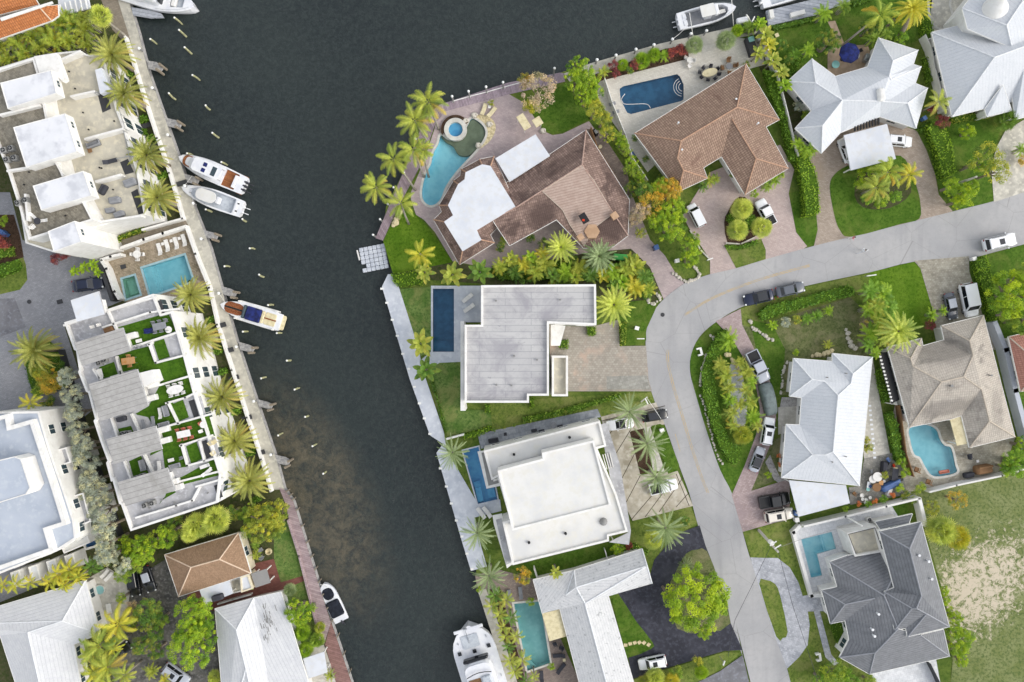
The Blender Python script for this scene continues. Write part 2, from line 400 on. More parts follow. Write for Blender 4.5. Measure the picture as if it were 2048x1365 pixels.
def palm_crown(kind, seed):
    random.seed(seed); mb = MB(); G = 2.39996
    if kind == 'date':
        n = 52
        for i in range(n):
            t = i / n; el = R(80 - 108 * t + random.uniform(-5, 5))
            frond(mb, i * G + random.uniform(-.1, .1), el, .98 * random.uniform(.88, 1.06) * (.62 + .38 * min(1, t * 2.6)), R(46 + 22 * t), 22, .105, .036, up=.12, fwd=1.0, age=max(0, (t - .55) * 1.9 * random.uniform(.4, 1)) if random.random() < .7 else 0)
    elif kind == 'medj':
        n = 36
        for i in range(n):
            t = i / n; frond(mb, i * G + random.uniform(-.2, .2), R(80 - 95 * t + random.uniform(-8, 8)), random.uniform(.82, 1.08), R(38), 22, .105, .028, age=.3 * random.random() * t, up=.2, fwd=1.2)
    elif kind == 'coco':
        n = 17
        for i in range(n):
            t = i / n; frond(mb, i * G + random.uniform(-.25, .25), R(70 - 80 * t), random.uniform(.85, 1.1), R(85), 22, .19, .04, age=random.choice((0, 0, 0, .15, .75)) * (t > .4), up=-.2, fwd=.9)
    elif kind == 'royal':
        n = 11
        for i in range(n):
            t = i / n; frond(mb, i * G + random.uniform(-.2, .2), R(68 - 62 * t), random.uniform(.85, 1.08), R(70), 20, .2, .045, age=random.choice((0, 0, .5)) * t, up=.15, fwd=.8)
    elif kind == 'areca':
        n = 30
        for i in range(n):
            a = random.uniform(0, 7); o = Vector((math.cos(a), math.sin(a), 0)) * random.uniform(0, .3); m2 = MB()
            t = i / n; frond(m2, i * G, R(82 - 60 * t + random.uniform(-8, 8)), random.uniform(.6, .95), R(75), 12, .17, .05, age=random.choice((0, 0, 0, .6)) * t, up=.3)
            mb.add([Vector(v) + o for v in m2.v], m2.f, None)
            for q in range(len(m2.f)): mb.age[len(mb.f) - len(m2.f) + q] = m2.age.get(q, 0)
    elif kind in ('fan', 'banana'):
        n = 46 if kind == 'fan' else 13
        for i in range(n):
            t = i / n; az = i * G; el = R(82 - 105 * t + random.uniform(-8, 8)) if kind == 'fan' else R(70 - 60 * t)
            d = Vector((math.cos(az) * math.cos(el), math.sin(az) * math.cos(el), math.sin(el))); side = Vector((-math.sin(az), math.cos(az), 0)); up = d.cross(side)
            if kind == 'fan':
                c = d * random.uniform(.45, .62); mb.add([side * .01, c + side * .01, c - side * .01, -side * .01], [(0, 1, 2, 3)], 0)
                for k in range(13):
                    a = R(-115 + 230 * k / 12); dd = (d * math.cos(a) + side * math.sin(a) - Vector((0, 0, .22))).normalized(); w = dd.cross(up).normalized() * .028
                    l = .42 * random.uniform(.85, 1.1); e_ = c + dd * l - Vector((0, 0, .06)); mb.add([c - w * .5, c + dd * l * .5 + w - up * .02, e_, c + dd * l * .5 - w], [(0, 1, 2, 3)], .25 * random.random() + (.6 if t > .9 else 0))
            else:
                pr = [Vector((0, 0, 0)) + d * s - Vector((0, 0, .45 * s * s)) for s in (.15, .4, .65, .9, 1.05)]; ws = (.03, .15, .17, .11, .01)
                for j in range(4):
                    for sg in (-1, 1):
                        mb.add([pr[j], pr[j + 1], pr[j + 1] + side * sg * ws[j + 1] + Vector((0, 0, .04)), pr[j] + side * sg * ws[j] + Vector((0, 0, .04))], [(0, 1, 2, 3)], .5 * random.random() * t)
    return mb
def leaf_crown(kind, seed):
    random.seed(seed); mb = MB(); P = []; N = []; ages = []
    nc, nl, sz, cr, squash = {'big': (105, 120, .05, .145, .62), 'mid': (52, 95, .07, .21, .7), 'small': (22, 70, .12, .34, .75), 'loose': (50, 62, .07, .19, .62)}[kind]
    for c in range(nc):
        a = random.uniform(0, 2 * math.pi); u = random.random() ** .5; r = (1 - cr * .75) * u * random.uniform(.88, 1.04)
        zc = math.sqrt(max(0, 1 - r * r)) * squash * random.uniform(.72, 1.05) - .1
        if random.random() < .25: zc *= random.uniform(.2, .8)
        ctr = Vector((r * math.cos(a), r * math.sin(a), zc)); k = cr * random.uniform(.6, 1.15); m = int(nl * random.uniform(.7, 1.2)); fl = random.choice((0, 0, 0, .4, .9)); ages += [fl] * m
        for _ in range(m):
            n = Vector((random.gauss(0, 1), random.gauss(0, 1), random.gauss(.35, .9))).normalized(); rr = k * random.uniform(.55, 1.05)
            P.append(ctr + Vector((n.x * rr, n.y * rr, n.z * rr * .75))); N.append(n + Vector((0, 0, .4)))
    scatter_leaves(mb, P, N, sz, ages); return mb
PROTO = {}
def proto(kind, mat, v):
    k = (kind, v)
    if k not in PROTO:
        st = random.getstate(); mb = palm_crown(kind, hash_(kind) + v) if kind in ('date', 'medj', 'coco', 'royal', 'areca', 'fan', 'banana') else leaf_crown(kind, hash_(kind) + v)
        random.setstate(st); me = bpy.data.meshes.new('crown'); me.from_pydata([tuple(a) for a in mb.v], [], mb.f)
        at = me.attributes.new('age', 'FLOAT', 'FACE'); at.data.foreach_set('value', [mb.age.get(i) or 0.0 for i in range(len(mb.f))])
        me.materials.append(M(mat)); PROTO[k] = me
    o = bpy.data.objects.new('crown', PROTO[k]); col.objects.link(o); setmat(o, mat); return o
def hash_(s): return sum(ord(c) * (i + 3) for i, c in enumerate(s))
PALMS = ('date', 'medj', 'coco', 'royal', 'areca', 'fan', 'banana')
NPL = [0]
def plant(kind, px, py, r, z, label, mat=None, name=None, cat=None, group=None, lean=(0, 0), tilt=.13, sy=1.0, rz=None, sz=1.0):
    """crown centre at photograph pixel px,py and height z; r = crown radius in photograph pixels; lean = trunk foot offset in pixels"""
    NPL[0] += 1; random.seed(1000 + NPL[0])
    c = W(px, py, z); b = W(px, py, z); b.z = 0; b += Vector((lean[0] / S, -lean[1] / S, 0))
    rm = r / S * (H - z) / H * {'date': 1.16, 'coco': 1.1, 'medj': 1.12, 'royal': 1.12, 'fan': 1.1, 'areca': 1.15}.get(kind, 1)
    dm = {'date': 'leaf_date', 'medj': 'leaf_silver', 'coco': 'leaf_coco', 'royal': 'leaf_dark', 'areca': 'leaf_areca', 'fan': 'leaf_fan', 'banana': 'leaf_coco', 'big': 'leaf_tree', 'mid': 'leaf_tree', 'small': 'leaf_hedge', 'loose': 'leaf_tree'}
    palm = kind in PALMS
    name = name or ({'areca': 'palm_clump', 'banana': 'banana_plant'}.get(kind, 'palm_tree') if palm else ('shrub' if kind == 'small' else 'tree'))
    cat = cat or ({'areca': 'palm clump', 'banana': 'plant'}.get(kind, 'palm tree') if palm else ('shrub' if kind == 'small' else 'tree'))
    t = thing(name, label, cat, b, group); cr = proto(kind, mat or dm[kind], random.randrange(3)); cr.parent = t
    cr.location = c - b; rz = random.uniform(0, 6.28) if rz is None else rz; cr.rotation_euler = (tilt * random.uniform(-1, 1), tilt * random.uniform(-1, 1), rz); rm *= random.uniform(.94, 1.07); cr.scale = (rm, rm * sy, rm * sz)
    mb = MB(); rt = {'date': .34, 'medj': .22, 'coco': .15, 'royal': .12, 'areca': .05, 'fan': .2, 'banana': .12, 'big': .45, 'mid': .2, 'small': .06, 'loose': .16}[kind]
    top = c.copy()
    if palm and kind != 'areca':
        mid = b.lerp(top, .5) + Vector((lean[0] / S * .12, -lean[1] / S * .12, 0)) * 1.0
        q = [b + (mid - b) * .5, mid, top.lerp(mid, .4)]
        mb.tube([b + Vector((0, 0, -.1))] + q + [top - Vector((0, 0, .1))], [rt * 1.35, rt * 1.05, rt, rt * .9, rt * .95], 8)
        mb.build('trunk', 'bark' if kind == 'date' else 'bark_grey', t, smooth=True)
    elif kind == 'areca':
        for k in range(7):
            a = k * .9; o = Vector((math.cos(a), math.sin(a), 0)) * rm * .15 * (k > 0); mb.tube([b + o, top + o * 1.3], rt, 5)
        mb.build('stems', 'bark_grey', t)
    else:
        mb.tube([b + Vector((0, 0, -.1)), b.lerp(top, .55), top], [rt * 1.2, rt, rt * .7], 7)
        for k in range(6 if kind != 'small' else 3):
            a = k * 1.05 + random.random(); f = b.lerp(top, random.uniform(.45, .8)); e = c + Vector((math.cos(a) * rm * .62, math.sin(a) * rm * .62 * sy, rm * sz * random.uniform(.05, .35)))
            mb.tube([f, f.lerp(e, .5) + Vector((0, 0, rm * .05)), e], [rt * .5, rt * .35, rt * .15], 5)
        mb.build('trunk' if kind != 'small' else 'stems', 'bark', t)
    return t
# ---------------------------------------------------------------- roofs and houses
def roof(th, V, F, mat, thick=.22, name='roof', cap=None, fascia='white_trim', walls=None, wall_in=.55, wallmat='white_wall', z0=0, win=True, rot_uv=0):
    P = [W(*v) for v in V]; faces = []
    for f in F.split():
        ids = [(ord(ch) - 97) if ch.islower() else (ord(ch) - 65 + 26) for ch in f]
        a = Vector((0, 0, 0))
        for i in range(len(ids)):
            p, q = P[ids[i]], P[ids[(i + 1) % len(ids)]]; a += p.cross(q)
        if a.z < 0: ids = ids[::-1]; a = -a
        faces.append((ids, a.normalized()))
    mb = MB(); TR = []
    for ids, n in faces:
        h = Vector((-n.y, n.x, 0))
        if h.length < .05: h = Vector((1, 0, 0))
        h.normalize(); dn = n.cross(h)
        for tr in geometry.tessellate_polygon([[Vector((P[i].x, P[i].y, 0)) for i in ids]]):
            tr = [ids[q] for q in tr]; nn = (P[tr[1]] - P[tr[0]]).cross(P[tr[2]] - P[tr[0]]).z
            if abs(nn) < 1e-6: continue
            if nn < 0: tr = tr[::-1]
            TR.append(tr); mb.uv[len(mb.f)] = [(P[i].dot(h), P[i].dot(dn)) for i in tr]; mb.add([P[i] for i in tr], [(0, 1, 2)])
    r = mb.build(name, mat, th)
    edges = {}
    for k, (ids, n) in enumerate(faces):
        for i in range(len(ids)): edges.setdefault(tuple(sorted((ids[i], ids[(i + 1) % len(ids)]))), []).append((k, ids[i], ids[(i + 1) % len(ids)]))
    bd = {}; eb = MB()
    for e, l in edges.items():
        if len(l) == 1:
            _, a, b = l[0]; bd[a] = b; d = Vector((0, 0, thick)); u = (P[b] - P[a]).normalized(); o = Vector((u.y, -u.x, 0)) * .04
            eb.add([P[a] + o + Vector((0, 0, .02)), P[b] + o + Vector((0, 0, .02)), P[b] + o - d, P[a] + o - d, P[a] - o - d, P[b] - o - d, P[b] - o * .5 + Vector((0, 0, .02)), P[a] - o * .5 + Vector((0, 0, .02))], [(0, 3, 2, 1), (3, 4, 5, 2), (0, 1, 6, 7), (4, 7, 6, 5)])
    if eb.f: eb.build('eave', fascia, th)
    sb = MB()
    for tr in TR: sb.add([P[i] - Vector((0, 0, thick)) for i in tr], [(0, 2, 1)])
    sb.build('soffit', fascia, th)
    if cap:
        for e, l in edges.items():
            if len(l) == 2:
                (k1, a, b), (k2, _, _) = l; n1, n2 = faces[k1][1], faces[k2][1]
                c1 = sum((P[i] for i in faces[k1][0]), Vector()) / len(faces[k1][0]); c2 = sum((P[i] for i in faces[k2][0]), Vector()) / len(faces[k2][0])
                if (c2 - P[a]).dot(n1) < -.02 and n1.dot(n2) < .995: cb = MB(); cb.tube([P[a] + Vector((0, 0, .03)), P[b] + Vector((0, 0, .03))], .1, 6); cb.build('ridge_cap', cap, r)
    # boundary loop -> walls
    if walls is None and bd:
        s = next(iter(bd)); loop = [s]
        while bd.get(loop[-1]) is not None and bd[loop[-1]] != s and len(loop) < 80: loop.append(bd[loop[-1]])
        wp = [P[i] for i in loop]; zt = min(p.z for p in wp) - thick
        zs = [p.z for p in wp]
    elif walls: wp = pp(walls[0], walls[1]) ; zt = walls[1]
    else: return r
    ip = offset(wp, wall_in); wb = MB(); wb.sides(ip, z0, zt + .1); wb.build('wall', wallmat, th)
    if win: windows(th, ip, [z0 + 1.55] + ([z0 + 4.6] if zt - z0 > 5.5 else []))
    return r
WIN = {}
def window_mesh(w, h):
    if (w, h) not in WIN:
        f = MB(); t = .08
        for c, d in (((0, .03, h / 2), (w + t, .08, t)), ((0, .03, -h / 2), (w + t, .08, t)), ((-w / 2, .03, 0), (t, .079, h - t)), ((w / 2, .03, 0), (t, .079, h - t)), ((0, .03, 0), (.05, .06, h - t))): f.box(c, d)
        g = MB(); g.box((0, .02, 0), (w - t, .03, h - t)); out = []
        for n, m, mt in (('frame', f, 'white_trim'), ('pane', g, 'glass')):
            me = bpy.data.meshes.new(n); me.from_pydata(m.v, [], m.f); me.materials.append(M(mt)); out.append(me)
        WIN[(w, h)] = out
    return WIN[(w, h)]
def put_window(th, p, ang, w=1.4, h=1.2, name='window'):
    f, g = window_mesh(w, h); base = Vector(th['_w'])
    o = bpy.data.objects.new(name, f); col.objects.link(o); o.parent = th; o.location = Vector(p) - base; o.rotation_euler = (0, 0, ang)
    q = bpy.data.objects.new('pane', g); col.objects.link(q); q.parent = o
def windows(th, poly, zs, w=1.4, h=1.2, step=3.4, maxn=40):
    q = list(poly) if area(poly) > 0 else list(poly)[::-1]; n = len(q); k = 0
    for i in range(n):
        a = Vector((q[i][0], q[i][1], 0)); b = Vector((q[(i + 1) % n][0], q[(i + 1) % n][1], 0)); d = b - a; L = d.length
        if L < 2.6: continue
        m = max(1, int(L / step)); u = d / L; ang = math.atan2(u.y, u.x) + math.pi
        for j in range(m):
            for z in zs:
                if k >= maxn: return
                c = a + d * ((j + .5) / m); put_window(th, (c.x, c.y, z), ang, w, h); k += 1
def block(th, poly, z1, z0=0, par=.45, pt=.28, wallmat='white_wall', deck='roof_white', win=None, capm=None, zoff=0):
    """flat-roofed block: outline in photograph pixels at parapet height z1+par"""
    P = pp(poly, z1 + par) if isinstance(poly, str) else poly
    wb = MB(); wb.sides(P, z0, z1); wb.build('wall', wallmat, th)
    ip = offset(P, pt); pb = MB(); pb.sides(P, z1, z1 + par)
    q = list(P) if area(P) > 0 else list(P)[::-1]; iq = offset(q, pt)
    n = len(q)
    pb.add([(v[0], v[1], z1 + par) for v in q] + [(v[0], v[1], z1 + par) for v in iq] + [(v[0], v[1], z1) for v in iq], [(i, (i + 1) % n, (i + 1) % n + n, i + n) for i in range(n)] + [(i + n, (i + 1) % n + n, (i + 1) % n + 2 * n, i + 2 * n) for i in range(n)])
    pb.build('parapet', capm or wallmat, th)
    rb = MB(); rb.poly([Vector((v[0], v[1], 0)) for v in iq], (), z1 + .002 + zoff); 
    rb.uv = {}; r = rb.build('roof', deck, th)
    if win: windows(th, P, win)
    return P
def slab(th, poly, z, t=.2, mat='roof_white', name='slab', posts=None, edge=None):
    P = pp(poly, z) if isinstance(poly, str) else poly
    b = MB(); b.prism(P, z - t, z, True, True); o = b.build(name, mat, th)
    if posts is not None:
        ip = offset(P, .25)
        for v in ip: c = MB(); c.box((v[0], v[1], (z - t + posts) / 2), (.16, .16, z - t - posts)); c.build('post', 'white_trim', th)
    return o
def patch(th, poly, z, mat, name='terrace'):
    b = MB(); b.poly(pp(poly, z), (), z); return b.build(name, mat, th)
def lowwall(th, line, z, h=.9, w=.25, mat='white_wall', name='parapet_wall'):
    P = pp(line, z + h); b = MB()
    for a, c in zip(P, P[1:]):
        d = c - a; b.box(((a.x + c.x) / 2, (a.y + c.y) / 2, z + h / 2), (d.length + w, w, h), math.atan2(d.y, d.x))
    return b.build(name, mat, th)
# ---------------------------------------------------------------- pools
def pool(label, poly, tile, water='water_pool', coping='coping_stone', depth=.85, cw=.35, sm=0, steps=(), stepmat=None, name='swimming_pool', raised=0, cat='swimming pool'):
    P = pp(poly) if isinstance(poly, str) else poly
    if sm: P = smooth(P, sm)
    if area(P) < 0: P = P[::-1]
    t = thing(name, label, cat, (P[0].x, P[0].y, 0))
    b = MB(); n = len(P)
    b.add([(p[0], p[1], raised + .04) for p in P] + [(p[0], p[1], -depth) for p in P], [(i, i + n, (i + 1) % n + n, (i + 1) % n) for i in range(n)]); b.poly(P, (), -depth); b.build('basin', tile, t)
    for s, zz in steps:
        m = MB(); m.prism(pp(s) if isinstance(s, str) else s, -depth + .002, zz); m.build('step', stepmat or tile, t)
    w = MB(); w.poly(P, (), raised - .1); w.build('water_surface', water, t)
    o = offset(P, -cw); c = MB(); q = P
    c.add([(v[0], v[1], raised + .07) for v in q] + [(v[0], v[1], raised + .07) for v in o] + [(v[0], v[1], 0) for v in o] + [(v[0], v[1], raised - .15) for v in q],
          [(i, i + n, (i + 1) % n + n, (i + 1) % n) for i in range(n)] + [(i + n, i + 2 * n, (i + 1) % n + 2 * n, (i + 1) % n + n) for i in range(n)] + [(i, (i + 1) % n, (i + 1) % n + 3 * n, i + 3 * n) for i in range(n)])
    c.build('coping', coping, t); return t
# ---------------------------------------------------------------- cars
CARP = {}
def mesh_of(name, mb, mat, smooth_=False):
    me = bpy.data.meshes.new(name); me.from_pydata([tuple(v) for v in mb.v], [], mb.f); me.materials.append(M(mat))
    if smooth_: me.shade_smooth()
    return me
def car_parts(kind):
    if kind in CARP: return CARP[kind]
    suv = kind in ('suv', 'pickup', 'van'); hb = 1.0 if suv else .88; L = 2.4
    out = []; b = MB(); rings = []
    prof = {'sedan': [(-2.35, .60, .70), (-2.28, .78, .86), (-2.0, .88, .95), (-1.5, .91, .97), (-.5, .92, .95), (.7, .92, .93), (1.4, .91, .88), (1.95, .87, .80), (2.25, .76, .70), (2.36, .58, .60)],
            'suv': [(-2.35, .68, .85), (-2.3, .85, 1.0), (-2.0, .92, 1.06), (-1.2, .94, 1.06), (0, .94, 1.05), (.9, .94, 1.04), (1.5, .93, 1.0), (2.0, .89, .94), (2.28, .8, .82), (2.36, .62, .72)],
            'pickup': [(-2.4, .9, .98), (-2.38, .93, 1.0), (-2.0, .94, 1.02), (-1.0, .94, 1.02), (0, .95, 1.04), (.9, .95, 1.05), (1.5, .94, 1.04), (2.05, .91, .98), (2.3, .82, .9), (2.38, .7, .8)]}
    pr = prof['pickup' if kind == 'pickup' else ('suv' if suv else 'sedan')]
    for x, w, z in pr:
        zb = .3 if abs(x) < 2.2 else .42; half = [(w * .86, zb), (w * .99, zb + .12), (w, z * .62), (w * .97, z - .1), (w * .86, z - .02), (w * .45, z + .02)]
        rings.append([(x, y, q) for y, q in half] + [(x, -y, q) for y, q in reversed(half)])
    b.loft(rings); out.append(('body', mesh_of('body', b, 'paint_white', True), 'paint', None))
    cab = {'sedan': ((1.0, .35), (-1.75, -1.25), .8, .66, 1.42), 'coupe': ((.85, .15), (-1.6, -.8), .78, .56, 1.3), 'suv': ((1.15, .65), (-2.2, -2.0), .88, .77, 1.72), 'van': ((1.5, .9), (-2.28, -2.15), .9, .82, 1.85), 'pickup': ((1.15, .7), (-.75, -.65), .88, .77, 1.78)}
    (f0, f1), (r0, r1), w0, w1, zt = cab[kind if kind in cab else 'sedan']; zb = (1.0 if suv else .9)
    A = [(f0, w0, zb), (r0, w0, zb), (r0, -w0, zb), (f0, -w0, zb)]; B = [(f1, w1, zt - .05), (r1, w1, zt - .05), (r1, -w1, zt - .05), (f1, -w1, zt - .05)]
    c = MB(); c.add(A + B, [(0, 1, 5, 4), (1, 2, 6, 5), (2, 3, 7, 6), (3, 0, 4, 7), (4, 5, 6, 7)]); out.append(('pillars', mesh_of('pillars', c, 'paint_white'), 'paint', None))
    def glass(i, j, k0=.1, k1=.9, t0=.08, t1=.94, nm='window'):
        a, b_, cc, d = Vector(A[i]), Vector(A[j]), Vector(B[j]), Vector(B[i]); n = (b_ - a).cross(d - a).normalized()
        ctr = (a + b_ + cc + d) / 4
        if n.dot(ctr - Vector((0, 0, 1))) < 0: n = -n
        def q(u, v): return a.lerp(b_, u).lerp(d.lerp(cc, u), v) + n * .015
        m = MB(); m.add([q(k0, t0), q(k1, t0), q(k1, t1), q(k0, t1)], [(0, 1, 2, 3)]); out.append((nm, mesh_of(nm, m, 'car_glass'), 'fix', None))
    glass(3, 0, .06, .94, nm='windshield'); glass(1, 2, .07, .93, nm='rear_window'); glass(0, 1, .06, .5, nm='side_window'); glass(0, 1, .53, .95, nm='side_window'); glass(2, 3, .05, .47, nm='side_window'); glass(2, 3, .5, .94, nm='side_window')
    r = MB(); r.loft([[(x, y, zt - .05) for x, y in ((f1, w1), (r1, w1), (r1, -w1), (f1, -w1))], [(x * .985 + .0, y * .9, zt + .01) for x, y in ((f1 - .04, w1), (r1 + .04, w1), (r1 + .04, -w1), (f1 - .04, -w1))]]); out.append(('roof_panel', mesh_of('roof_panel', r, 'paint_white'), 'paint', None))
    if kind == 'pickup':
        m = MB(); m.box((-1.58, 0, 1.035), (1.4, 1.5, .02)); out.append(('bed_liner', mesh_of('bed_liner', m, 'black_matte'), 'fix', None))
        m = MB()
        for cc, dd in (((-1.58, .83, 1.08), (1.56, .12, .12)), ((-1.58, -.83, 1.08), (1.56, .12, .12)), ((-2.34, 0, 1.08), (.08, 1.6, .12)), ((-.82, 0, 1.08), (.08, 1.54, .119))): m.box(cc, dd)
        out.append(('bed_rail', mesh_of('bed_rail', m, 'paint_white'), 'paint', None))
    if kind in ('suv', 'sun'):
        m = MB(); m.box((-.3, 0, zt + .015), (.75, .8, .012)); out.append(('sunroof', mesh_of('sunroof', m, 'car_glass'), 'fix', None))
    if kind == 'suv':
        for sg in (-1, 1): m = MB(); m.tube([(f1 - .3, sg * (w1 - .08), zt + .05), (r1 + .3, sg * (w1 - .08), zt + .05)], .025, 5); out.append(('roof_rail', mesh_of('roof_rail', m, 'black_matte'), 'fix', None))
    zh = .66 if not suv else .8
    for sg in (-1, 1):
        m = MB(); m.rbox((2.2, sg * .66, zh + .02), (.28, .26, .13), .05); out.append(('headlight', mesh_of('headlight', m, 'lamp_glass'), 'fix', None))
        m = MB(); m.rbox((-2.28, sg * .7, zh + .12), (.16, .3, .14), .04); out.append(('tail_light', mesh_of('tail_light', m, 'tail_red'), 'fix', None))
        m = MB(); m.rbox((f0 - .28, sg * (w0 + .2), 1.0), (.14, .24, .14), .04); out.append(('mirror', mesh_of('mirror', m, 'paint_white'), 'paint', None))
    for x in (1.45, -1.45):
        for sg in (-1, 1):
            m = MB(); rr = .34; n = 18
            m.loft([[(x + r_ * math.cos(2 * math.pi * k / n), sg * y, .34 + r_ * math.sin(2 * math.pi * k / n)) for k in range(n)] for r_, y in ((rr * .9, .68), (rr, .72), (rr, .88), (rr * .9, .92))])
            h = MB(); h.loft([[(x + r_ * math.cos(2 * math.pi * k / n), sg * y, .34 + r_ * math.sin(2 * math.pi * k / n)) for k in range(n)] for r_, y in ((.2, .9), (.2, .93), (.1, .94))])
            out.append(('wheel', mesh_of('wheel', m, 'rubber'), 'fix', mesh_of('rim', h, 'metal')))
    CARP[kind] = out; return out
def car(px, py, deg, lpx, kind, paint, label, trim=None, cat='car'):
    """deg: where the nose points, counter-clockwise from the photograph's right"""
    t = local(thing('parked_car' if kind not in ('pickup', 'van') else {'pickup': 'pickup_truck', 'van': 'parked_van'}[kind], label, cat, W(px, py, .02), None, R(deg))); s = lpx / S / 4.75; t.scale = (s, s * 1.02, s)
    for nm, me, how, sub in car_parts(kind):
        o = bpy.data.objects.new(nm, me); col.objects.link(o); o.parent = t
        if how == 'paint': setmat(o, paint if nm != 'roof_panel' or not trim else trim)
        if sub: q = bpy.data.objects.new('rim', sub); col.objects.link(q); q.parent = o
    return t
# ---------------------------------------------------------------- boats (x forward, y port, z up from the waterline)
def hull_w(t, full=.75, bow=2.2): return 1.0 * (1 - max(0, (t - full) / (1 - full)) ** bow) ** .62 * (.9 + .1 * min(1, t * 3)) if t < 1 else 0.01
def boat(px, py, deg, Lpx, B, label, name='motor_boat', cat='boat', fb=1.0, full=.5, bow=1.9, hull='gelcoat', deck='gelcoat', cockpit=None, cdeck='boat_floor', cz=.45, rail=True):
    t = local(thing(name, label, cat, W(px, py, -1) , None, R(deg))); t.location.z = -1; L = Lpx / S
    N = 22; rings = []
    for i in range(N + 1):
        u = i / N; x = -L / 2 + L * u; w = B / 2 * hull_w(u, full, bow); rise = .25 * u * u
        rings.append([(x - .5 * u * u * .6, 0, -.35 + .3 * u ** 3), (x, w * .72, -.05 + .15 * u * u), (x, w * .97, fb * .55 + rise * .6), (x, w, fb + rise), (x, w * .93, fb + rise + .03)])
    full_r = [r + [(x, -y, z) for x, y, z in reversed(r[1:])] for r in rings]
    h = MB(); n = len(full_r[0]); vs = [v for r in full_r for v in r]; fs = []
    for j in range(N):
        for i in range(n):
            k = (i + 1) % n
            if i == 4: continue                                           # open top
            fs.append((j * n + i, j * n + k, (j + 1) * n + k, (j + 1) * n + i))
    fs.append(tuple(range(n))); h.add(vs, fs); h.build('hull', hull, t, smooth=False)
    # deck with the cockpit cut out
    port = [(r[4][0], r[4][1]) for r in rings]; out = [Vector((x, -y, 0)) for x, y in port] + [Vector((x, y, 0)) for x, y in reversed(port[:-1])]
    def rise(x): u = (x + L / 2) / L; return fb + .25 * u * u + .03
    holes = [[Vector((x, y, 0)) for x, y in cockpit]] if cockpit else []
    d = MB(); d.poly(out, holes); d.v = [(x, y, rise(x)) for x, y, z in d.v]; d.build('deck', deck, t)
    if cockpit:
        c = MB(); q = holes[0]; n = len(q); c.add([(p.x, p.y, rise(p.x)) for p in q] + [(p.x, p.y, cz) for p in q], [(i, (i + 1) % n, (i + 1) % n + n, i + n) for i in range(n)]); c.build('cockpit_side', hull, t)
        f = MB(); f.poly(q, (), cz); f.build('cockpit_floor', cdeck, t)
    if rail:
        k0 = int(N * .55); pr = [rings[k][3] for k in range(k0, N)]
        m = MB()
        for sg in (1, -1): m.tube([(x - .05, sg * max(y - .08, 0), z + .42) for x, y, z in pr] , .022, 5)
        for sg in (1, -1):
            for x, y, z in pr[::2]: m.tube([(x - .05, sg * max(y - .08, 0), z), (x - .05, sg * max(y - .08, 0), z + .42)], .016, 4)
        m.build('bow_rail', 'metal', t)
    return t, L
def outboard(t, x, y, s=1.0, cowl='gelcoat'):
    m = MB(); m.rbox((x - .25 * s, y, 1.15 * s), (.85 * s, .42 * s, .42 * s), .16 * s); o = m.build('outboard_motor', cowl, t)
    l = MB(); l.box((x - .35 * s, y, .5 * s), (.26 * s, .14 * s, 1.1 * s)); l.box((x - .55 * s, y, -.05 * s), (.6 * s, .12 * s, .1 * s)); l.rbox((x - .98 * s, y, .38 * s), (.7 * s, .16 * s, .14 * s), .06 * s); l.build('drive_leg', cowl, o)
def part(t, name, mat, *boxes, r=None, rz=0):
    m = MB()
    for c, d in boxes:
        if r: m.rbox(c, d, r, rz)
        else: m.box(c, d, rz)
    return m.build(name, mat, t)
